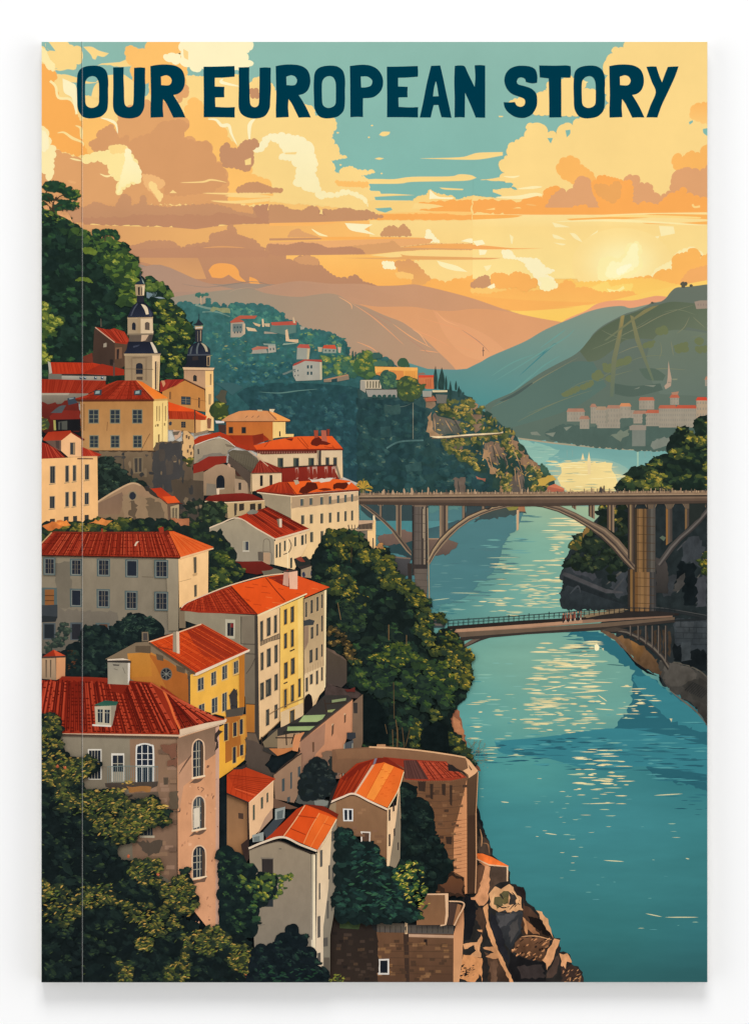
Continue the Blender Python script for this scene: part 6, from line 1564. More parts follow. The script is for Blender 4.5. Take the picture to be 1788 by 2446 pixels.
for a in ((478, 610, 26, 220), (540, 580, 34, 170), (608, 555, 26, 165), (482, 905, 26, 165), (540, 870, 36, 170), (612, 835, 28, 165), (478, 1190, 34, 160), (530, 1160, 50, 160), (612, 1110, 30, 150), (532, 1440, 30, 150), (612, 1395, 28, 130)):
    pane(*a, f='caa67c')
for a in ((702, 500, 26, 140), (764, 475, 30, 145), (702, 725, 26, 140), (766, 690, 26, 160), (702, 1000, 32, 150), (766, 960, 34, 150), (702, 1250, 24, 170), (766, 1210, 28, 155), (835, 1150, 22, 170), (758, 1450, 40, 130)):
    pane(*a, f='c9943e')
for a in ((900, 430, 18, 140), (950, 410, 22, 125), (1005, 380, 20, 135), (1050, 355, 16, 130), (905, 660, 26, 100), (952, 665, 24, 110), (1004, 635, 18, 110), (1050, 555, 16, 150), (940, 880, 28, 120), (998, 860, 20, 115), (1050, 825, 14, 115), (905, 1140, 20, 130), (945, 1110, 24, 90), (1002, 1075, 18, 125), (1050, 1040, 14, 125)):
    pane(*a, f='c0a078')
P('6b5a48', '480 790 560 760 665 715 668 770 560 800 480 840'); 
for i in range(12): L('caa67c', 1, '%g %g %g %g' % (488 + i * 15, 795 - i * 6, 488 + i * 15, 830 - i * 6))
P('3e4040', '885 600 940 585 990 600 975 640 885 650'); P('a88a78', '890 650 930 655 930 800 895 880'); P('3a302a', '755 880 800 862 802 874 757 894'); P('3a302a', '697 1185 735 1170 735 1182 700 1198'); S('1c1a1a', '890 1480 892 1340 910 1300 935 1285 960 1310 970 1380 960 1420')
LS('8a6c4c', 2, '470 1720 560 1640 665 1540'); LS('8a6c4c', 1.6, '560 1480 665 1420 880 1330')
for i in range(8): LS('a88a68', 1, '%g %g %g %g' % (900 + i * 24, 1050 - i * 12, 900 + i * 24, 1110 - i * 12))

house('mustard gabled printed house with round window and orange red roof')
origin(*D1)
P('7d6a54', '500 1105 740 975 850 965 1220 1215 1180 1300 1160 1480 1000 1480 700 1300 690 1130', '8a745a'); P('bf7a34', '675 1060 860 1050 1000 1120 1160 1230 1160 1480 880 1360 700 1260', 'a5622c'); P('a85f2a', '840 1060 1000 1120 1160 1240 1160 1480 1000 1370 900 1160', 'a05c2a'); P('c08038', '675 1060 850 1050 870 1240 700 1250', 'b8762f')
for s in ('740 1000 860 1000 860 1060 740 1050', '900 1060 960 1080 960 1120 910 1110', '1060 1150 1130 1180 1130 1220 1065 1200', '1150 1200 1200 1230 1180 1280 1150 1260'): P('6a5a4c', s)
P('8a7a68', '790 890 840 890 845 960 790 965'); P('4a4440', '800 900 832 900 835 955 800 958'); P('e8b04a', '1170 1230 1560 1060 1560 1560 1450 1560 1300 1520 1170 1480', 'eeb04a'); P('b8722c', '1555 1070 1600 1050 1600 1480 1560 1520'); P('4a4038', '1155 1240 1172 1230 1172 1480 1158 1480')
P('e2541f', '845 965 1265 825 1635 1030 1220 1215', 'c83c1c'); P('a8361e', '1140 870 1265 828 1620 1030 1420 1110 1280 1080 1200 980', 'b03a20'); tiles('850 968 1262 830 1620 1032 1225 1210', 36, ['c23c1a', 'e8602c', '9c301a'], 1.2, 10, 'a8341c', .2, .8)
LS('f0d8b8', 3, '1220 1222 1420 1135 1635 1035'); P('e8ceb0', '1190 1235 1220 1212 1640 1025 1640 1042 1225 1235'); LS('e8b890', 2.6, '845 970 1000 920 1260 828'); LS('5c4636', 3.4, '848 972 1000 1080 1210 1225'); P('a89888', '1035 890 1080 885 1085 1060 1035 1045'); P('d8bda0', '1062 885 1085 890 1088 1062 1066 1058'); LS('a83c1e', 3, '920 1010 1030 1030')
put(blob(OX + 982 / SC, OY + 1222 / SC, 14, 15.5, 0, 16, .02), '6e6c68'); put(blob(OX + 982 / SC, OY + 1222 / SC, 11.5, 13, 0, 16, .02), '26272c'); L('8f8f8c', 1.4, '955 1200 1010 1245'); L('8f8f8c', 1.4, '955 1245 1010 1200'); L('8f8f8c', 1.4, '945 1222 1020 1222'); L('8f8f8c', 1.4, '982 1180 982 1264')
for x, y, w, h in ((1232, 1262, 44, 95), (1338, 1215, 36, 100), (1425, 1165, 36, 105), (1515, 1130, 34, 95), (1240, 1470, 42, 60), (1342, 1420, 42, 115), (1425, 1380, 34, 140)):
    P('d8b070', '%g %g %g %g %g %g %g %g' % (x - 7, y, x + w + 7, y - 24, x + w + 7, y + h - 4, x - 7, y + h + 12)); P('3c4248', '%g %g %g %g %g %g %g %g' % (x, y, x + w, y - 16, x + w, y + h - 16, x, y + h)); P('a8a49a', '%g %g %g %g %g %g %g %g' % (x + w * .5, y - 6, x + w * .64, y - 10, x + w * .64, y + h - 10, x + w * .5, y + h - 6)); P('7d7a74', '%g %g %g %g %g %g %g %g' % (x, y + h * .5, x + w, y + h * .4, x + w, y + h * .4 + 6, x, y + h * .5 + 6))
P('3c3a3c', '1480 1400 1540 1340 1545 1500 1490 1510'); P('5f5a58', '1450 1520 1600 1480 1590 1540 1480 1560'); P('c07a34', '1440 1560 1610 1540 1620 1720 1440 1720'); K('8f8a88', '1490 1380 1520 1370 1500 1440 1480 1500', 2)

# ---------------------------------------------------------------- terrace walls with green awnings
origin(*D2)
house('ochre lower floors of the printed mustard house, with doors and balconies')
P('e8a83e', '90 1600 300 1500 340 1520 340 1900 230 1990 90 2085 60 1900'); P('a8652c', '150 1500 310 1500 310 1860 150 1940'); P('c88a3a', '290 1500 345 1490 340 1880 300 1900')
for x, y, w, h in ((140, 1570, 38, 160), (225, 1560, 36, 130), (285, 1530, 34, 140), (220, 1790, 34, 150), (288, 1770, 34, 100)): P('cfa35c', '%g %g %g %g %g %g %g %g' % (x - 6, y, x + w + 4, y - 14, x + w + 4, y + h - 4, x - 6, y + h + 10)); P('35343a', '%g %g %g %g %g %g %g %g' % (x, y, x + w - 4, y - 8, x + w - 4, y + h - 8, x, y + h))
S('4a3a30', '60 1650 90 1630 130 1640 90 1680 80 1760 90 1820 60 1850'); K('3c3836', '190 1300 240 1240 265 1260 260 1400 200 1400', 2); P('5c5450', '150 1440 320 1410 310 1490 160 1510'); LS('f0c878', 2, '90 1700 90 2060')
K('5a4c42', '340 1700 470 1760 620 1800 520 1960 640 2060 600 2085 420 2085 340 1980', 3, '4a4038')
house('stepped printed terraces with pale green awnings beside a long rose stone wall')
P('3a3632', '560 1640 700 1590 900 1480 1080 1300 1300 1300 1340 1340 1100 1540 860 1720 840 1800 620 1870 500 1820'); P('a88868', '620 1690 850 1640 850 1790 640 1800'); P('8a7a66', '500 1740 640 1620 640 1790 520 1790'); P('c07848', '560 1800 700 1800 850 1780 700 1850 640 1870'); P('d08a5c', '790 1680 900 1640 860 1700 830 1830 780 1820')
P('a9c08c', '885 1490 1090 1482 1060 1525 1010 1550 840 1552', 'b5c890'); P('a0b884', '735 1595 990 1590 940 1630 730 1635', 'b0c48c'); P('97a27c', '1150 1345 1285 1325 1280 1350 1150 1370'); P('a8b078', '1110 1440 1185 1430 1150 1460 1110 1460'); P('2a2b28', '740 1570 1050 1552 1010 1580 760 1592'); P('2c2c28', '700 1635 940 1630 930 1645 690 1665')
for s in ('1080 1340 1100 1460', '720 1650 725 1770', '800 1660 770 1760', '620 1700 790 1700', '490 1690 495 1770', '1080 1380 1300 1370'): LS('3a2f28', 3, s)
P('5c5046', '1100 870 1290 980 1290 1180 1240 1230 1100 1180', '4a403a'); P('d0926a', '850 1730 1345 1335 1345 1640 1290 1700 1270 1760 1240 2085 850 2085', 'b87e5e'); P('a87a60', '855 1735 1090 1560 1080 1760 1000 1850 900 2085 855 2085', '94705a'); LS('5a4438', 2.6, '850 1735 1100 1530 1345 1335'); P('7d6450', '1345 1370 1440 1290 1440 1740 1380 1960 1340 1960', '6b5644')
for s in ('1150 1570 1170 1565 1165 1660 1145 1690', '1265 1470 1282 1475 1280 1550 1265 1565', '965 1740 985 1740 985 1830 968 1835'): P('d8b48c', s); P('6a4c3a', s.replace('1570', '1590').replace('1470', '1490'))
P('a57e64', '640 2030 850 1840 855 2085 620 2085', '8e6e5a'); LS('4a3a32', 3, '620 2040 720 1970 855 1820'); P('3a3532', '1350 1370 1390 1370 1390 1470 1355 1470'); P('35383c', '1290 1650 1370 1650 1375 1700 1330 1720 1290 1710'); P('4f5356', '1270 1750 1350 1720 1350 1960 1290 2040 1270 2000', '3c4042'); P('a8a49c', '1262 1760 1272 1760 1262 2060 1250 2060'); P('b0aca4', '1340 1750 1348 1750 1340 1950 1332 1950')
P('3c302a', '830 1960 855 1950 855 2085 835 2085'); P('3c302a', '760 2020 780 2010 780 2085 765 2085')
K('8a6e5e', '1040 1830 1240 1850 1250 1960 1200 2085 1100 2085 1060 1950', 6, '7d6455')
leaves('960 1900 1060 1910 1100 2000 1150 2090 1100 2240 1000 2290 880 2290 860 2085 900 2010', 50, 8, (['1f2524', '242a28'], ['2c332e'], ['38403a'], ['454a40']), base='20272a'); K('2a2e2c', '1130 1860 1170 1880 1180 1960 1190 2060 1120 2080 1110 2000', 4)

# ---------------------------------------------------------------- foreground: bastion, rocks, lower houses
E1 = (100, 1640, 1652 / 560); E2 = (560, 1760, 1652 / 500); E3 = (900, 1740, 1652 / 520)
origin(*E3)
E('printed_rocks', 'jagged sunlit printed rocks at the water edge, bottom of the cover', 'rock')
K('2a2826', '660 1250 700 1280 760 700 800 750 850 850 890 970 990 1040 1020 1180 1110 1210 1130 1320 1220 1390 1290 1460 1340 1590 1380 1600 1390 1690 1460 1720 1480 1780 1540 1830 1580 1940 560 1940 640 1340', 3)
K('4a3c32', '760 820 830 830 850 860 870 960 760 940', 3); LS('c69468', 3, '780 760 795 830 790 900', True); LS('a0724c', 2.4, '800 870 840 880 850 950', True)
K('6b4a36', '740 1040 830 1030 800 1100 770 1250 745 1240', 2); K('4d3e34', '850 1050 980 1050 985 1160 930 1165 880 1200 850 1260', 2, '5a4638'); P('c07c50', '770 1010 850 1020 845 1060 820 1050'); P('ef7434', '755 948 800 950 870 975 1000 1045 985 1048 850 1040 760 990'); P('e0b088', '755 985 850 1030 985 1045 985 1052 850 1042 755 995'); P('e0b890', '982 1045 994 1045 992 1160 982 1160')
K('d9986a', '825 1045 860 1045 850 1200 840 1300 810 1340 770 1350 740 1300 700 1295 690 1285 740 1275 770 1220 800 1120', 2)
K('3c3c3e', '900 1400 1000 1380 1100 1380 1105 1500 1060 1600 1010 1680 980 1640 920 1500', 3, '2c2e30'); K('4c4a4a', '910 1420 1000 1400 1060 1410 1000 1480 930 1520', 4); K('26262a', '860 1380 900 1420 960 1600 1040 1900 980 1760 900 1640 860 1500', 3); K('4a4644', '1000 1500 1080 1440 1060 1560 1000 1640', 4)
K('d6a070', '840 1250 880 1205 940 1215 1000 1190 1060 1230 1090 1290 1100 1370 1000 1400 960 1380 900 1390 870 1370 850 1300', 4); K('5c5438', '920 1260 980 1230 1010 1290 980 1340 900 1370 900 1300', 5); K('3a3430', '1000 1240 1060 1280 1060 1330 1010 1340', 4); K('6b5f3c', '960 1280 1000 1270 1000 1320 950 1330', 3)
for s in ('900 1330 950 1360 1010 1350', '1020 1240 1080 1310', '1000 1380 1050 1330 1090 1340', '930 1250 960 1300', '1040 1360 1080 1300', '920 1390 980 1400 1020 1395'): LS('2c2826', 3.4, s, True)
for s in ('1020 1220 1070 1300 1050 1340', '950 1330 990 1360', '890 1240 870 1350'): LS('e0b07c', 3, s, True)
K('2b2422', '1030 1210 1110 1205 1125 1250 1120 1310 1060 1260', 2); K('5a4032', '1110 1320 1200 1400 1250 1480 1320 1590 1100 1570 1100 1440', 3, '35281f'); K('a06c48', '1110 1440 1160 1470 1240 1570 1180 1560 1120 1500', 3); K('1c1816', '1150 1420 1240 1450 1320 1570 1260 1560 1170 1480', 4); K('c58a5c', '1110 1430 1125 1560 1140 1560 1125 1450', 2)
K('d8a070', '1205 1385 1250 1390 1290 1450 1335 1590 1290 1530 1240 1440', 2)
K('6e4c36', '1090 1580 1330 1600 1290 1660 1260 1760 1150 1750 1010 1700 1040 1640', 4, '4a3426')
for i in range(60):
    x, y = R.uniform(1020, 1320), R.uniform(1590, 1760)
    if inside((OX + x / SC, OY + y / SC), pts_of('1090 1585 1330 1600 1290 1660 1260 1760 1150 1750 1010 1710 1040 1640')): put(blob(OX + x / SC, OY + y / SC, R.uniform(2, 7), R.uniform(1, 3), -.6, 7, .4), R.choice(('c08458', '1f1a18', 'd89a68', '2a211c', '9a6a48')))
LS('d09a6c', 3, '1090 1580 1200 1575 1330 1605', True); K('1c1b1c', '1010 1700 1150 1760 1260 1770 1290 1830 1260 1940 1030 1940 1000 1800', 4); K('3a3230', '1060 1800 1250 1790 1270 1900 1100 1900', 4)
K('dc9e6e', '1340 1595 1382 1600 1360 1680 1330 1770 1285 1830 1280 1780 1255 1765 1290 1700', 2); K('4c3c34', '1380 1690 1330 1780 1290 1840 1290 1900 1350 1880 1390 1760', 3); K('dc9e6e', '1380 1710 1450 1705 1475 1780 1440 1775 1425 1825 1400 1790', 3)
K('3c2e28', '1400 1800 1430 1830 1480 1780 1540 1840 1570 1930 1400 1930', 3); sprigs('1410 1830 1540 1830 1570 1930 1420 1930', 30, 4, ['a87450', '1c1816', 'c08a5c', '6b4a34'], (-1.2, -.2))
K('5c4434', '820 1700 900 1720 950 1760 1010 1940 840 1940 850 1800', 3, '3a2c24'); K('6a4e3c', '850 1770 920 1750 900 1940 860 1940', 3); K('d89a68', '805 1350 840 1330 850 1480 880 1560 930 1700 980 1800 1040 1930 1010 1930 930 1770 860 1620 830 1500', 2); K('4c382c', '740 1370 800 1360 820 1480 800 1600 780 1500 750 1440', 3)
K('c98e60', '800 1660 880 1660 940 1720 900 1750 820 1730 880 1700', 2); K('d89c6c', '655 1640 760 1620 790 1560 795 1590 780 1690 790 1740 700 1730 750 1690 740 1640 660 1680', 2); K('d6935f', '650 1720 740 1725 795 1745 800 1940 780 1860 740 1930 620 1900 640 1800', 2); K('d89a68', '760 1525 800 1530 800 1545 770 1540', 1)
sprigs('630 1780 730 1790 740 1880 620 1900', 40, 4, ['2c2420', '4a3a30', '1f1c1c'], (-.8, 0)); K('1a1b1e', '660 1260 740 1310 760 1370 740 1460 700 1600 660 1620', 3); K('2a2523', '820 1760 840 1800 830 1900 800 1940 800 1800', 2)
E('printed_bastion', 'round printed stone bastion with a ring of red tiles above the water', 'wall')
P('7d5a42', '-340 160 60 130 350 170 660 215 765 320 750 650 745 1250 670 1255 580 1090 200 1200 180 390 -340 330', '5f432f'); P('b98862', '0 120 65 120 65 160 -10 160'); K('8a6448', '-320 160 0 150 500 195 680 240 640 330 540 260 150 230 -300 230', 1, '7a563e')
LS('dfae80', 3.6, '-60 140 150 150 350 170 560 200 670 220'); P('e0aa7c', '665 215 700 240 765 320 700 395 690 350 650 320 690 300 680 250'); P('5a3f2e', '690 270 720 310 715 320 700 300')
P('8e3322', '40 215 200 230 330 240 530 250 520 320 600 330 680 370 560 395 350 398 210 385 205 300', '9a3a26'); P('5a3a34', '205 240 300 240 390 385 210 380 205 300'); tiles('310 245 525 255 680 368 400 395', 34, ['6a241a', 'c4553a', 'b84a30'], 1.3, 6, '5c2018'); tiles('200 240 300 240 390 390 210 385', 14, ['4a2c28', '6b423a'], 1.2); P('2c2624', '535 270 570 275 600 300 660 330 690 375 640 330 540 320')
K('6e4d36', '190 395 350 402 560 398 680 378 670 450 610 660 580 800 580 1090 540 1250 380 1230 200 900', 2, '7a5236'); P('cf8e60', '680 385 682 1250 665 1255 660 1130 580 1085 582 780 620 640 660 480'); P('5a4230', '682 385 765 330 750 640 745 1250 685 1250', '3d2c22'); P('463226', '690 660 745 655 740 1240 688 1245'); LS('c9966c', 2.6, '750 640 752 1000 745 1250'); LS('d09a6c', 1.6, '765 330 758 480 750 640')
for i in range(90):
    x, y = R.uniform(260, 660), R.uniform(410, 1080)
    q = (OX + x / SC, OY + y / SC)
    if inside(q, pts_of('260 410 670 400 600 650 570 1080 480 1080 420 700 300 560')): P(R.choice(('7f5a3e', '5c4230', '8c6444', '4a362a', '74523a', '6a4a34')), '%g %g %g %g %g %g %g %g' % (x, y, x + 34, y, x + 34, y + 20, x, y + 20))
for y in range(440, 1100, 52): LS('5a4030', 1.2, '300 %d 480 %d 640 %d' % (y, y + 8, y - 6))
for y in range(700, 1120, 28): LS('a86c48', 1.1, '585 %d 680 %d' % (y + 6, y - 12))
for x, y, w, h in ((310, 400, 60, 80), (400, 420, 26, 120), (490, 420, 30, 90), (550, 430, 20, 160), (520, 820, 50, 60)): P('3c2e26', '%g %g %g %g %g %g %g %g' % (x, y, x + w, y, x + w * .9, y + h, x + w * .1, y + h * .9))
for x in range(215, 680, 18): L('8c5a40', 1.3, '%d %g %d %g' % (x, 392 - max(0, x - 560) * .1, x, 404 - max(0, x - 560) * .15))
K('2a211c', '380 1060 560 1090 660 1140 660 1270 560 1280 360 1200', 4, '3c2a20'); K('6a442c', '460 1140 580 1120 650 1160 640 1260 520 1240', 4, '55382a')
E('printed_foliage', 'near black printed ivy and shrubs climbing the shaded bastion', 'leaf')
leaves('170 410 250 420 300 520 360 540 400 580 430 700 430 800 480 880 540 980 540 1100 460 1180 380 1260 200 1200 160 900', 110, 14, (['16201f', '18211f', '141c1c'], ['1b2725', '1d2a26'], ['22302a'], ['2a3a30']), base='151e1e')

house('stone quay building with parapet terrace and one white framed window')
K('6e4e38', '-340 1520 580 1560 582 1940 -340 1940', 1, '5a4030'); P('c98a60', '580 1500 655 1330 660 1480 655 1560 645 1760 620 1940 578 1940', 'd39a6c'); P('2a2a2a', '-100 1470 230 1480 600 1490 580 1560 230 1550 -100 1540'); P('6b625a', '0 1475 210 1480 210 1550 0 1545', '5a524c'); P('57504a', '235 1492 580 1495 580 1560 235 1555'); P('c9a284', '215 1560 582 1570 580 1592 220 1582', 'b58e70'); P('d8b48c', '212 1455 232 1465 230 1570 212 1570')
for i in range(14): L('3f3a36', 2, '%g 1500 %g 1550' % (20 + i * 40, 20 + i * 40))
for i in range(28): put(blob(OX + (14 + i * 20) / SC, OY + (1508 + i) / SC, 1.6, 4.4, 0, 8, .2), '655d56')
P('7a583e', '300 1380 380 1260 520 1260 520 1490 300 1490', '8a6244'); P('e0b48c', '380 1252 540 1250 540 1420 525 1490 480 1500 480 1490 512 1485 520 1400 515 1262 380 1262'); P('4a3830', '540 1320 630 1330 590 1490 530 1490 545 1400'); P('9a6a48', '610 1330 640 1340 600 1490 575 1490'); LS('e0b48c', 3, '545 1310 640 1315 660 1345 620 1420 585 1495')
P('3f3028', '200 1560 240 1560 245 1940 215 1940'); P('2a2220', '355 1600 380 1600 380 1650 368 1640 358 1650');
for i in range(60):
    x, y = R.uniform(-90, 540), R.uniform(1600, 1900)
    P(R.choice(('7d5a3e', '5c4230', '8c6646', '4f3a2c', '86603f')), '%g %g %g %g %g %g %g %g' % (x, y, x + 40, y, x + 40, y + 22, x, y + 22))
for y in (1640, 1690, 1740, 1800, 1860): LS('4f3a2c', 1, '100 %d 570 %d' % (y, y + 4))
P('d8cfc4', '8 1750 92 1748 92 1868 8 1868'); P('1c2026', '24 1762 80 1760 80 1855 24 1855')

origin(*E2)
house('dark stone retaining wall in shade beside the quay building')
K('2e2723', '760 1420 1050 1440 1130 1560 1130 1940 740 1940', 3, '352b25'); P('3d4a30', '830 1440 1000 1450 980 1520 830 1510')
for i in range(40):
    x, y = R.uniform(770, 1090), R.uniform(1530, 1900)
    P(R.choice(('3a2f28', '453830', '292320', '4c3b2e')), '%g %g %g %g %g %g %g %g' % (x, y, x + 36, y, x + 36, y + 22, x, y + 22))
house('grey alley walls printed between the lower houses')
P('a07c60', '310 300 530 130 520 420 470 520 320 490', '8e705a'); LS('3a302a', 3, '320 290 420 200 530 130'); P('6b5040', '300 480 500 560 440 570 310 560'); K('5a5c5c', '500 460 640 490 740 500 740 560 560 540 480 520', 2); K('8f9494', '620 500 740 500 730 540 640 540', 2)
for x, y, w, h in ((374, 325, 22, 100), (440, 275, 14, 130), (500, 230, 20, 80), (415, 470, 24, 40)): P('4a5050', '%g %g %g %g %g %g %g %g' % (x, y + 8, x + w, y, x + w, y + h, x, y + h + 8))
P('332e2c', '60 220 100 215 95 240 50 250')
leaves('600 200 680 170 730 260 790 300 800 380 750 460 600 500 510 460 500 380 540 280', 46, 8, (['1c2322', '20282a', '1a2021'], ['262d2c', '2a3230'], ['323a36'], ['3e4640']), base='1d2425')
house('small printed cottage with orange roof, between the big corner building and the alley')
P('8a6648', '-60 440 115 520 110 800 60 960 -60 860', 'a0724c'); P('e0b084', '112 520 310 350 305 560 240 700 120 810', 'e6ba8e'); P('b08c72', '300 560 240 640 180 770 300 640'); P('c2421f', '-60 300 10 245 90 240 325 330 120 520 -60 450', 'd64a22'); tiles('10 250 95 240 130 515 -60 445', 4, ['a8341a'], 1)
for i in range(11): LS(R.choice(('9c3018', 'b03a1e', 'e8683a')), 1.6, '%g %g %g %g' % (-50 + i * 6, 300 + i * 12 + 0, 310 - i * 16, 335 + i * 14))
LS('f0c8a0', 2, '112 522 310 345'); P('3c2c26', '-60 440 115 514 112 526 -60 455'); P('3c2e28', '100 520 114 520 114 960 104 960'); P('4c3a30', '30 600 70 605 70 650 32 645'); P('3a3230', '-10 245 80 228 95 240 60 255 0 258')
for x, y, w, h in ((145, 540, 16, 120), (208, 480, 18, 90), (253, 445, 14, 75)): P('4f5246', '%g %g %g %g %g %g %g %g' % (x, y, x + w, y - 8, x + w, y + h - 8, x, y + h)); LS('c9a07c', 1, '%g %g %g %g' % (x - 3, y + h + 6, x + w + 3, y + h - 6))
P('3a2c28', '50 850 110 800 115 960 90 1000'); P('3e4244', '225 745 320 640 300 740 250 800')
house('square printed stone house with bright orange roof, its gable wall in shade')
P('8f6a4c', '745 520 945 455 1205 580 1200 1060 1050 900 1000 760 740 900', '7a583e'); P('a89078', '740 530 800 510 800 600 800 780 745 560'); P('e6bc90', '1205 565 1275 540 1300 330 1310 640 1230 1060 1200 1060', 'ecc89c'); P('8f8376', '1275 640 1300 420 1310 700 1305 960 1260 1060 1215 1050', 'a09080')
P('b03a1e', '830 330 960 210 1130 165 1110 200 1000 360 950 440 745 515', '9c3018'); P('8a2a1a', '840 330 980 215 1100 175 940 300 880 350'); tiles('860 330 1100 180 950 440 760 500', 9, ['7c2416', 'c04a26'], 1.3); P('8a2c1c', '1130 165 1200 165 1340 260 1320 270 1180 205 1100 215'); P('f4702c', '1100 215 1180 200 1335 265 1290 420 1205 558 940 445', 'f27a30'); P('f68c3a', '1180 205 1260 235 1100 500 1035 475', 'f5903c'); P('d9b090', '1085 220 1105 220 955 450 945 440'); P('8f86a0', '1105 170 1125 168 1108 215 1090 218'); LS('d85a1e', 1.4, '1180 205 1035 478'); LS('e0641f', 1.2, '1260 235 1100 505')
for i in range(14): L('d85c20', 1.1, '%g %g %g %g' % (1150 + (i % 4) * 30, 260 + i * 16, 1175 + (i % 4) * 30, 256 + i * 16))
LS('e8ccb0', 4.4, '745 520 850 475 940 448 1060 505 1205 572'); LS('3c2c24', 2, '745 532 850 487 940 460 1060 517 1200 585'); LS('f2d8a8', 2, '1212 560 1290 420 1335 275'); P('e0dcd4', '855 565 935 568 935 665 858 665'); P('262b33', '866 575 890 576 890 655 868 655'); P('262b33', '900 576 926 577 926 655 902 655'); P('ddd0c0', '995 745 1073 748 1070 835 996 832'); P('5a4234', '1007 756 1062 758 1060 835 1008 832')
for x, y, w, h in ((1215, 570, 14, 90), (1248, 510, 13, 75), (1215, 765, 14, 95), (1254, 720, 12, 60), (1285, 830, 9, 60)): P('3a3230', '%g %g %g %g %g %g %g %g' % (x, y + 4, x + w, y, x + w, y + h, x, y + h + 4))
for i in range(26):
    x, y = R.uniform(820, 1150), R.uniform(560, 980)
    if inside((OX + x / SC, OY + y / SC), pts_of('820 560 945 520 1180 620 1180 960 1000 800 820 760')) and not (840 < x + 30 and x < 950 and 540 < y < 680): P(R.choice(('86624a', '977050', '7c5a42')), '%g %g %g %g %g %g %g %g' % (x, y, x + 36, y, x + 36, y + 20, x, y + 20))
P('2c2826', '760 440 830 330 745 560 735 550')
house('tall narrow white printed house with striped orange roof in the lower centre')
P('a89888', '115 880 360 820 610 930 625 1700 400 1780 160 1700', '8f8680'); P('c9bba8', '600 930 655 915 660 1500 640 1700 605 1700', 'd8c8ae'); P('f2ddb8', '622 930 636 928 636 1670 622 1670'); P('4a4440', '638 925 646 922 648 1660 640 1660'); P('4a4440', '602 930 608 930 612 1600 606 1600'); P('e8c79c', '655 900 800 660 805 1240 780 1420 755 1560 750 1940 650 1940 640 1700', 'd9c4a8'); P('a09488', '770 700 805 660 805 1240 780 1420 755 1560 752 1900 700 1940 700 1500 740 1200', '8f8880')
P('c2421f', '240 810 380 680 490 570 560 535 520 600 470 680 385 780', 'b83c1e'); P('3f4448', '230 740 320 640 400 640 300 760 250 800'); P('a8b0b4', '320 570 400 550 395 640 320 655'); P('6d7880', '335 590 385 575 380 640 335 648'); P('a8b0b4', '140 775 230 750 230 820 145 830'); P('7c868c', '150 790 200 780 200 822 152 826')
P('e2541f', '560 535 680 560 810 630 750 740 655 890 390 780 470 680', 'e85a24'); P('f5762e', '670 600 790 640 810 640 750 740 655 890 545 845', 'ee6a2a'); P('7a2c1c', '555 530 700 545 820 610 808 640 740 600'); LS('e8a878', 2.6, '555 540 470 670 388 782'); LS('f0a060', 1.8, '670 600 600 720 545 840'); LS('f58c48', 1.4, '740 625 660 760 600 870'); LS('a83c1e', 1.2, '500 620 650 640'); LS('a83c1e', 1.2, '440 720 560 770'); LS('c24a20', 1.2, '700 680 760 700')
LS('dfc8ac', 5, '112 880 230 830 380 790 520 850 650 900'); LS('3a302a', 2.4, '112 892 240 845 360 822 500 880 640 925'); LS('f2d4a8', 2.4, '655 905 720 800 805 650'); P('cfa688', '655 890 700 820 690 850 662 912')
P('35302e', '215 962 305 962 305 1090 218 1095'); P('8a8078', '208 950 310 955 310 964 208 962'); P('2f3436', '215 1280 305 1275 305 1340 215 1340'); P('bfb4a4', '350 878 372 878 372 886 350 886'); P('3f3a38', '350 880 372 880 372 886 350 886'); LS('7d766e', 1.2, '160 1520 200 1490 240 1480')
for x, y, w, h in ((675, 890, 18, 130), (765, 740, 14, 80), (665, 1150, 12, 130), (740, 1010, 12, 110), (728, 1290, 16, 140), (655, 1410, 22, 170), (655, 1700, 24, 90), (700, 1580, 36, 70), (770, 1030, 12, 120), (762, 1290, 8, 80)): P('5a554e', '%g %g %g %g %g %g %g %g' % (x, y + 6, x + w, y, x + w, y + h, x, y + h + 6))
P('6d655e', '705 1740 750 1740 750 1940 705 1940')
E('printed_foliage', 'blue green printed shrubs with one gold lit branch beside the quay terrace', 'leaf')
leaves('800 740 870 720 940 780 990 860 1090 840 1200 1020 1330 1100 1400 1300 1440 1440 1060 1470 800 1440', 120, 14, (['1a2625', '1c2a28', '172221'], ['203430', '243a33', '1e302e'], ['28453a', '2a4a3c'], ['32563f', '2f5140']), base='182322')
sprigs('920 900 1200 900 1340 1150 1300 1350 1000 1380 920 1160', 90, 8, ['2a4a3a', '2c5040', '24403a', '35593f', '203632'], (-.7, .5))
leaves('1260 1040 1400 960 1480 1040 1500 1160 1560 1300 1460 1440 1380 1300 1250 1140', 50, 8, (['27432f', '314b2c'], ['51622c', '60702f'], ['8d8d38', '9a963c'], ['c0a84a', 'cdb556']))
sprigs('1250 1020 1420 960 1520 1180 1560 1320 1460 1420 1330 1240', 60, 5, ['a8a040', 'c9b050', '7c8436', '3a5230'], (-1, .6))

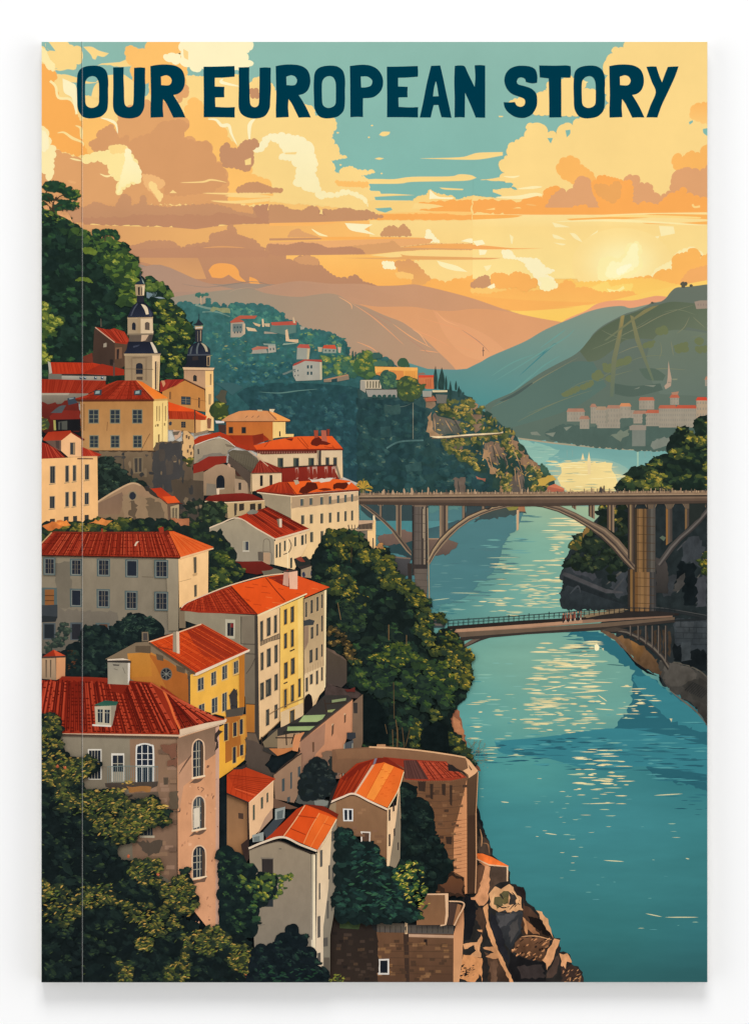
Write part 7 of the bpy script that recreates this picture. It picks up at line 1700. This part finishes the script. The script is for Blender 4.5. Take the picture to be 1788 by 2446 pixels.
# ---------------------------------------------------------------- the big corner building
origin(*D1)
house('massive corner building with weathered walls, arched windows, tiled red roof and dormer in the foreground')
P('c9a68a', '0 1090 110 1090 115 1270 0 1260', 'a8907c'); P('d99868', '115 1090 188 1080 185 1240 115 1270', 'c98c62'); P('b5391f', '0 1090 95 1030 188 1078 110 1092', '9c3420'); P('d65a34', '95 1030 188 1078 112 1092'); P('4a3a34', '-10 1085 190 1078 190 1092 -10 1098')
for x in (30, 65): P('6d5c50', '%d 1110 %d 1110 %d 1250 %d 1250' % (x, x + 12, x + 10, x + 2))
origin(*E1)
P('8f8478', '100 340 960 350 952 1400 700 1400 100 900', '7a7066'); P('9c9184', '130 355 620 370 620 560 130 560', '948a7e'); P('8f7058', '620 370 960 360 952 1400 640 1200', '765c4a'); P('d0946a', '955 360 1250 270 1248 1800 960 1440', 'd89c74'); P('8c7060', '955 365 1250 272 1245 460 1160 520 1060 480 960 620', 'a07c64'); P('c09070', '960 560 1060 480 1100 620 1000 700 965 900')
P('c89c84', '1225 290 1250 275 1248 1800 1225 1790')
for i in range(60):
    x, y = R.uniform(640, 930), R.uniform(380, 1300)
    if not (660 < x + 50 and x < 820 and y < 700): P(R.choice(('8a6c54', '7a5f4c', '967660', '6e5646')), '%g %g %g %g %g %g %g %g' % (x, y, min(950, x + 60), y, min(950, x + 60), y + 28, x, y + 28))
for s in ('840 410 950 400 950 500 920 510 900 480 850 460', '890 520 950 500 945 560 890 560'): K('7a5240', s, 3)
K('5c5048', '640 1090 840 1090 840 1160 800 1170 760 1200 700 1140', 5); K('6a5c50', '900 740 960 740 960 860 900 860', 2); K('5f5248', '855 640 890 640 890 690 858 690', 1)
for i in range(50):
    x, y = R.uniform(970, 1240), R.uniform(560, 1750)
    put(blob(OX + x / SC, OY + y / SC, R.uniform(1, 4), R.uniform(1, 5), .4, 7, .4), R.choice(('a06c50', 'e0a880', 'b07c5c', '7c5642', 'c48c68')))
LS('6b5040', 4, '965 620 1000 560 1060 480 1120 470', True); K('3a302c', '1215 330 1250 300 1262 330 1235 370 1240 430 1215 460 1225 400', 2)
P('d9d0c0', '325 440 422 440 422 655 330 655'); P('262b33', '333 450 415 450 415 650 336 650')
for x in (352, 372, 392): P('b8b2a6', '%d 450 %d 450 %d 650 %d 650' % (x, x + 4, x + 4, x))
P('b8b2a6', '333 530 415 530 415 536 333 536'); P('d9d0c0', '490 470 582 470 582 670 490 670'); P('262b33', '500 485 574 485 574 600 500 600')
for x in (532,): P('b8b2a6', '%d 485 %d 485 %d 600 %d 600' % (x, x + 6, x + 6, x))
P('b8b2a6', '500 540 574 540 574 546 500 546'); P('a89f94', '500 600 574 600 574 670 500 670')
S('ddd6ca', '662 690 662 440 680 408 725 398 770 408 792 440 792 690'); S('232a36', '672 678 672 445 690 418 725 408 762 418 780 445 780 678')
for x in (703, 745): P('ddd6ca', '%d 415 %d 415 %d 680 %d 680' % (x, x + 6, x + 6, x))
for y in (470, 512, 554): P('ddd6ca', '668 %d 786 %d 786 %d 668 %d' % (y, y, y + (14 if y == 554 else 4), y + (14 if y == 554 else 4)))
for x in range(465, 820, 14): L('7f8e90', 1, '%d 565 %d 680' % (x, x))
LS('7f8e90', 2, '462 565 600 560 820 565'); P('4a4038', '445 680 820 668 815 700 770 720 500 725 450 705'); K('9a6a3c', '600 705 770 705 760 740 620 745', 2)
P('6d6056', '560 760 820 740 830 800 640 860'); LS('3a322e', 5, '570 860 580 800 640 765'); P('262b30', '700 980 780 970 782 1050 700 1050'); P('c0b4a4', '690 1050 795 1050 795 1066 690 1064')
for x in (720, 745, 765): L('8f8a80', 1, '%d 980 %d 1048' % (x, x))


def arched(x0, y0, x1, y1, c='2c3138'):
    w = x1 - x0
    S('e0b894', '%g %g %g %g %g %g %g %g %g %g %g %g %g %g' % (x0 - 8, y1, x0 - 10, y0 + 60, x0 + w * .15, y0 + 5, x0 + w * .5, y0 - 10, x0 + w * .9, y0 + 5, x1 + 10, y0 + 50, x1 + 8, y1 - 10))
    S(c, '%g %g %g %g %g %g %g %g %g %g %g %g %g %g' % (x0, y1, x0, y0 + 60, x0 + w * .2, y0 + 15, x0 + w * .5, y0, x0 + w * .8, y0 + 8, x1, y0 + 50, x1, y1 - 12))
    for t in (.3, .55): P('c9c2b4', '%g %g %g %g %g %g %g %g' % (x0 + w * t, y0 + 14, x0 + w * t + 5, y0 + 10, x0 + w * t + 5, y1 - 8, x0 + w * t, y1 - 6))
    for t in (.3, .5, .72): P('b8b0a4', '%g %g %g %g %g %g %g %g' % (x0, y0 + (y1 - y0) * t, x0 + w * .7, y0 + (y1 - y0) * t - 6, x0 + w * .7, y0 + (y1 - y0) * t, x0, y0 + (y1 - y0) * t + 6))
    P('5c4a40', '%g %g %g %g %g %g %g %g' % (x0 + w * .75, y0 + 20, x1, y0 + 50, x1, y1 - 14, x0 + w * .75, y1 - 10))
    P('efd2ac', '%g %g %g %g %g %g %g %g' % (x0 - 10, y1, x1 + 14, y1 - 18, x1 + 14, y1 - 6, x0 - 10, y1 + 14)); K('6e5444', '%g %g %g %g %g %g %g %g' % (x0 - 30, y1 + 50, x0, y1 + 16, x1 + 10, y1 - 2, x1 - 10, y1 + 30), 3)


arched(1066, 375, 1138, 640); arched(1066, 775, 1145, 1010, '4a4e50'); arched(1066, 1125, 1150, 1350)
P('d8c8b0', '1070 860 1110 850 1112 985 1070 1000'); LS('3a322e', 2.6, '930 880 970 880 975 850', True); LS('7c5a46', 2, '1120 710 1140 720 1125 740')
P('dfc0a0', '110 318 965 340 1300 225 1300 245 970 356 110 332', 'd2b090'); P('d8b898', '965 338 1300 228 1290 260 975 352'); P('4a3c34', '120 334 965 352 965 366 120 346', '5a4638')
P('a8361f', '-10 -30 130 -40 530 -50 600 -40 767 -29 870 30 970 338 120 318 130 200 60 150 -10 190', 'b23a22'); P('a23722', '835 -10 880 20 1000 110 1100 170 1290 230 975 338 930 180')
origin(*D1)
P('982f1d', '-10 1270 130 1275 160 1240 520 1255 700 1275 860 1290 960 1360 1085 1700 130 1690 100 1560 -10 1560', 'aa381f')
tiles('0 1262 860 1290 1085 1698 -100 1680', 66, ['7c2116', '5f1a13', 'c24c30', 'b5432a', '6c1d14'], 3.2, 16, '661c12', .12); P('8a2a1a', '560 1270 700 1275 640 1380 540 1360')
P('9c3220', '960 1350 1000 1380 1120 1460 1290 1560 1440 1590 1380 1600 1090 1660 1040 1540', 'a83a24'); tiles('985 1372 1010 1385 1430 1590 1090 1660', 20, ['7c2116', 'd2573a', 'c24a2c', '5c1c14'], 2.6, 9, '561a12', .2); LS('e8743c', 5, '960 1350 1010 1460 1050 1570 1090 1655'); LS('c05a38', 3, '860 1290 940 1340 1120 1450 1290 1540 1440 1590'); LS('8e3422', 3, '160 1248 350 1250 520 1258')
P('e0c4a4', '1088 1660 1290 1610 1460 1580 1455 1600 1290 1650 1090 1706', 'd8b898')
P('a8a098', '520 1128 690 1128 690 1308 522 1300', 'b5ab9e'); P('dcd0c0', '680 1128 698 1135 695 1270 680 1300'); P('3a3430', '515 1112 705 1118 703 1135 515 1130'); P('d8c4ac', '520 1105 640 1098 700 1112 520 1116'); P('4a443f', '560 1145 615 1148 610 1158 565 1156'); LS('7d756c', 1.4, '570 1180 600 1190'); LS('7d756c', 1.4, '640 1170 660 1220')
P('2c5246', '410 1468 500 1430 605 1440 590 1470 500 1478', '35604e'); P('cfc4b4', '418 1478 590 1470 555 1630 425 1620'); P('a89c90', '548 1475 592 1470 556 1632 545 1625'); P('262b33', '442 1500 482 1502 480 1605 444 1602'); P('262b33', '497 1503 538 1505 534 1612 498 1608'); P('a8b0b0', '460 1500 466 1500 465 1604 460 1604'); P('a8b0b0', '514 1504 519 1504 518 1610 514 1610'); P('b8b2a8', '442 1522 480 1524 480 1528 442 1527'); P('b8b2a8', '497 1525 537 1527 537 1532 497 1530'); P('d8cebe', '400 1618 550 1628 548 1640 400 1632'); K('6a1f16', '592 1475 608 1480 580 1600 560 1640', 2)

# ---------------------------------------------------------------- foreground foliage
origin(*E1)
E('printed_foliage', 'big mass of printed foreground branches with gold leaf tips, bottom left corner', 'leaf')
FG = '-10 200 60 190 130 220 120 320 140 420 200 500 280 520 340 490 360 540 430 540 380 600 300 640 260 700 350 740 450 720 540 740 600 800 640 850 720 800 780 760 830 790 840 850 900 950 820 980 760 970 680 1040 660 1090 560 1110 500 1130 560 1220 640 1230 760 1220 840 1270 800 1330 840 1390 940 1410 1010 1300 1060 1360 1060 1440 1110 1500 1040 1560 1050 1620 980 1620 1080 1680 1100 1710 1060 1760 1180 1740 1250 1680 1340 1700 1460 1800 1510 1880 1490 2083 -10 2083'
C('161e1e', FG, 7)
leaves(FG, 420, 16, (['151d1e', '171f1f', '192322'], ['1d2826', '1f2b27', '1b2524'], ['243129', '283629'], ['2f3d2b', '36442c']), r=7)
G2 = ['a08340', '94793a', 'b8934a', '7c7036', '8a7638', 'c49c50']; G3 = ['5f6a30', '4c5a2c', '6e7032', '3c4c2a', '7c7834']
for s, n in (('-10 200 120 200 140 420 180 520 120 700 -10 700', 80), ('200 500 360 480 430 540 300 640 220 700 100 740', 60), ('100 720 540 720 620 820 560 920 300 900 100 860', 110), ('600 860 780 760 850 850 900 960 760 980 640 1080 520 1000', 120),
             ('300 900 600 950 680 1050 520 1120 400 1040', 60), ('640 1220 840 1220 840 1390 700 1400 600 1320', 60), ('220 1420 500 1380 520 1520 300 1580', 50), ('820 1400 1010 1310 1110 1500 1040 1620 860 1520', 90), ('-10 1360 140 1400 300 1560 200 1700 -10 1640', 60),
             ('500 1500 900 1560 1000 1700 800 1760 600 1640', 70), ('980 1740 1250 1680 1340 1800 1200 1900 1000 1860', 80), ('1340 1800 1510 1860 1490 2060 1300 1960', 70), ('660 1760 780 1770 780 1860 680 1860', 24), ('860 1980 1030 1900 1040 2080 860 2080', 36), ('520 1920 640 1960 620 2083 540 2083', 20), ('960 1880 1030 1900 1020 1960', 8)):
    leaves(s, n, 9, (['262f26', '2d3627'], ['3f462a', '4a4d2c'], ['66622f', '726a32'], ['94803c', 'a88c44']))
    sprigs(s, int(n * .6), 5.5, G3 + ['26342a', '2c3a2a'], (-.8, .5)); sprigs(s, int(n * .8), 4.6, G2 + G3, (-.9, .3))
sprigs(FG, 300, 5, ['222e28', '2a382c', '34422c', '3e4c2e', '1a2422', '4a552f'], (-.9, .5))
for s in ('540 660 680 640 660 690 560 690', '460 715 600 712 560 750 470 740', '800 840 890 830 880 870'): sprigs(s, 16, 5, G2 + ['d8b25a'], (-.4, .3))
leaves('1250 1140 1360 1160 1440 1260 1510 1270 1500 1330 1640 1320 1652 1460 1560 1500 1500 1640 1500 1760 1260 1700 1250 1300', 90, 12, (['182222', '1b2725'], ['223229', '26382b'], ['2c4530', '314a30'], ['3d5a34', '4c6633']), base='182323')
leaves('1440 1270 1510 1270 1520 1330 1640 1320 1750 1330 1760 1380 1700 1440 1660 1500 1540 1500 1420 1430 1380 1400', 44, 8, (['3c5030'], ['5d6c30', '6a7432'], ['94903a', '8c8c38'], ['b8a84a', 'c4b04c']))
leaves('1430 1560 1500 1500 1520 1640 1460 1640', 10, 8, (['2c4530'], ['3d5a34'], ['5d6c30'], ['7c8036']))
for x, y in ((612, 1195), (820, 1325), (112, 560), (165, 570), (1440, 2040)): put(blob(OX + x / SC, OY + y / SC, 3.6, 3.8, 0, 9, .3), 'b85c3c'); put(blob(OX + x / SC + 1, OY + y / SC - 1.4, 1.6, 1.6, 0, 7, .3), 'd07a50')
origin(*E2)
E('printed_foliage', 'near black printed shrubs at the foot of the tall white house', 'leaf')
leaves('160 1660 320 1640 400 1540 440 1480 490 1480 480 1580 520 1560 560 1580 560 1660 640 1680 640 1800 710 1840 720 1940 100 1940', 90, 12, (['151d20', '182024'], ['1b2627', '1f2b2a'], ['22302e', '24382f'], ['2c4436']), base='161e21')
sprigs('200 1800 640 1820 640 1940 200 1940', 40, 6, ['24402f', '203830', '2c4a36'], (-.7, .4)); sprigs('760 1880 860 1870 880 1940 740 1940', 26, 5, ['7c8036', '96903a', '4a5a30'], (-1.4, .2))

# ---------------------------------------------------------------- title lettering, one ink shape per letter
INK_GAIN = 0.965
TI = '003849'
LET = {
    'O': ('365 170 420 176 458 203 474 245 478 300 476 340 476 430 468 490 440 525 410 541 350 550 300 540 272 510 257 470 254 400 252 330 253 280 258 230 275 198 310 178',
          '366 246 392 256 407 285 411 320 411 400 409 440 395 462 362 474 332 466 316 445 312 400 311 320 316 280 335 255'),
    'U': ('512 183 588 181 587 260 590 330 592 420 600 455 624 469 650 458 658 425 660 330 661 260 662 186 700 183 738 185 742 192 741 260 743 330 738 420 735 470 715 515 685 540 630 550 570 541 530 515 513 475 511 420 513 320',),
    'R': ('779 174 820 166 870 162 930 165 975 178 1008 205 1025 250 1026 300 1010 345 980 372 944 382 975 430 1005 485 1031 543 990 542 944 544 920 495 895 445 871 411 868 470 873 540 830 542 781 544 780 480 783 380 781 280',
          '855 250 890 240 918 250 932 275 925 300 905 312 857 310'),
    'E': ('1160 178 1250 177 1382 173 1384 215 1383 250 1310 256 1241 258 1241 320 1310 322 1308 360 1309 398 1250 399 1243 402 1245 466 1320 470 1385 468 1383 505 1384 543 1270 541 1161 541 1162 400 1161 300',),
    'P': ('556 173 610 166 660 164 710 172 755 197 785 240 795 290 785 340 755 378 715 400 651 405 650 480 651 540 610 538 560 541 559 400 558 280',
          '635 249 680 249 710 268 717 290 705 315 670 326 638 327 636 290'),
    'A': ('1138 172 1204 169 1225 260 1250 380 1270 470 1285 545 1213 541 1200 495 1190 453 1157 454 1145 500 1136 543 1057 543 1080 440 1105 310 1125 225',
          '1172 283 1180 310 1192 390 1152 391 1160 330'),
    'N': ('1308 172 1340 169 1378 175 1400 220 1450 323 1455 250 1450 168 1490 166 1526 170 1526 350 1526 545 1458 543 1420 450 1382 366 1381 450 1380 543 1345 541 1306 543 1307 400 1304 280',),
    'S': ('432 293 395 298 352 288 345 266 320 255 296 262 285 285 297 305 340 317 390 335 425 370 433 415 428 465 400 515 360 540 320 546 270 536 225 505 200 470 192 433 235 434 273 432 285 455 312 466 338 456 347 432 338 408 300 392 250 372 215 335 198 285 205 235 235 195 280 175 330 171 385 178 420 200 433 245',),
    'T': ('447 169 560 171 640 169 672 175 674 215 671 258 640 258 605 255 606 400 606 541 560 542 519 542 518 400 515 262 480 258 452 255 449 210',),
    'Y': ('1215 179 1250 176 1287 177 1305 235 1327 290 1345 240 1368 180 1400 177 1446 176 1420 250 1370 360 1325 455 1294 543 1250 542 1214 543 1245 455 1282 362 1255 290 1235 235',),
}
for ch, ox in (('O', 100), ('U', 100), ('R', 100), ('E', 100), ('U', 399.6), ('R', 399), ('O', 665), ('P', 650), ('E', 537.2), ('A', 650), ('N', 650),
               ('S', 1138), ('T', 1138), ('O', 1284.8), ('R', 1194.6), ('Y', 1138)):
    origin(ox, 100)
    E('title_letter', 'dark blue printed letter ' + ch, 'title')
    S(TI, LET[ch][0], holes=LET[ch][1:])

# ---------------------------------------------------------------- the book itself
paper_white = material('white_tabletop', (0.975, 0.975, 0.975), 0.9, 0.0, noise=0.004, scale=3)
table = box('tabletop', -2.5, 2.5, -2.5, 2.5, -0.02, 0.0, paper_white)
table['kind'] = 'structure'

book = bpy.data.objects.new('picture_book', None)
link(book)
book['label'] = 'closed paperback book with a printed riverside town on its cover, lying on a white surface'
book['category'] = 'book'

X0, X1 = (BX0 - CX) * PX, (BX1 - CX) * PX
Y0, Y1 = (CY - BY1) * PX, (CY - BY0) * PX
T = 0.0006
board = material('cover_card', (0.55, 0.52, 0.45), 0.5, 0.1)
pages_m = material('page_paper', (0.80, 0.79, 0.75), 0.8, 0.1, noise=0.1, scale=900)
back = box('back_cover', X0, X1, Y0, Y1, 0.0002, T, board, book)
pages = box('page_block', X0 + 0.0006, X1 - 0.0004, Y0 + 0.0004, Y1 - 0.0004, T + 0.00002, BOOK_H - T - 0.00002, pages_m, book)
spine = box('spine', X0, X0 + 0.00055, Y0, Y1, T + 0.00001, BOOK_H - T - 0.00001, board, book)
front = box('front_cover', X0, X1, Y0, Y1, BOOK_H - T, BOOK_H - 0.00002, board, book)

for e in ELEMS:
    if not e['f']:
        continue
    me = bpy.data.meshes.new(e['name'])
    zt = BOOK_H
    me.from_pydata([(v[0], v[1], v[2] + zt) for v in e['v']], [], e['f'])
    at = me.color_attributes.new('ink', 'FLOAT_COLOR', 'POINT')
    c = np.ones((len(e['c']), 4), np.float32)
    c[:, :3] = np.array(e['c'], np.float32) * INK_GAIN
    at.data.foreach_set('color', c.ravel())
    me.materials.append(INK[e['ink']])
    o = link(bpy.data.objects.new(e['name'], me), front)
    if e['label']:
        o['label'] = e['label']
    if e['kind']:
        o['kind'] = e['kind']


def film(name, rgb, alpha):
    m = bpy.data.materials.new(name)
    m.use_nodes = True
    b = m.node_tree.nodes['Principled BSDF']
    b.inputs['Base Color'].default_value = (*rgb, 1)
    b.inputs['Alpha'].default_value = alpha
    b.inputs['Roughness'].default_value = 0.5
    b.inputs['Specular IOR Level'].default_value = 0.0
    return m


# fold line beside the spine: its shade and highlight painted as flat translucent strips
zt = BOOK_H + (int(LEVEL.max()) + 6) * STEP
for nm, xa, xb, rgb, al in (('crease_shading', 194.6, 196.4, (0.03, 0.03, 0.03), .48), ('crease_shading', 196.9, 198.6, (.85, .85, .82), .17)):
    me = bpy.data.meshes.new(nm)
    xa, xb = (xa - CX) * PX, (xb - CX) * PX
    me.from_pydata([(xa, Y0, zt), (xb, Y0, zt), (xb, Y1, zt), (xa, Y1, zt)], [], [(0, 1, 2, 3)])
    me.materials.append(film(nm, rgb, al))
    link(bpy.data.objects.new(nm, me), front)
print('LEVELS', int(LEVEL.max()), 'FACES', sum(len(e['f']) for e in ELEMS), 'ELEMS', len(ELEMS))
print('BAD', [(round(x), round(y)) for x, y in BAD])
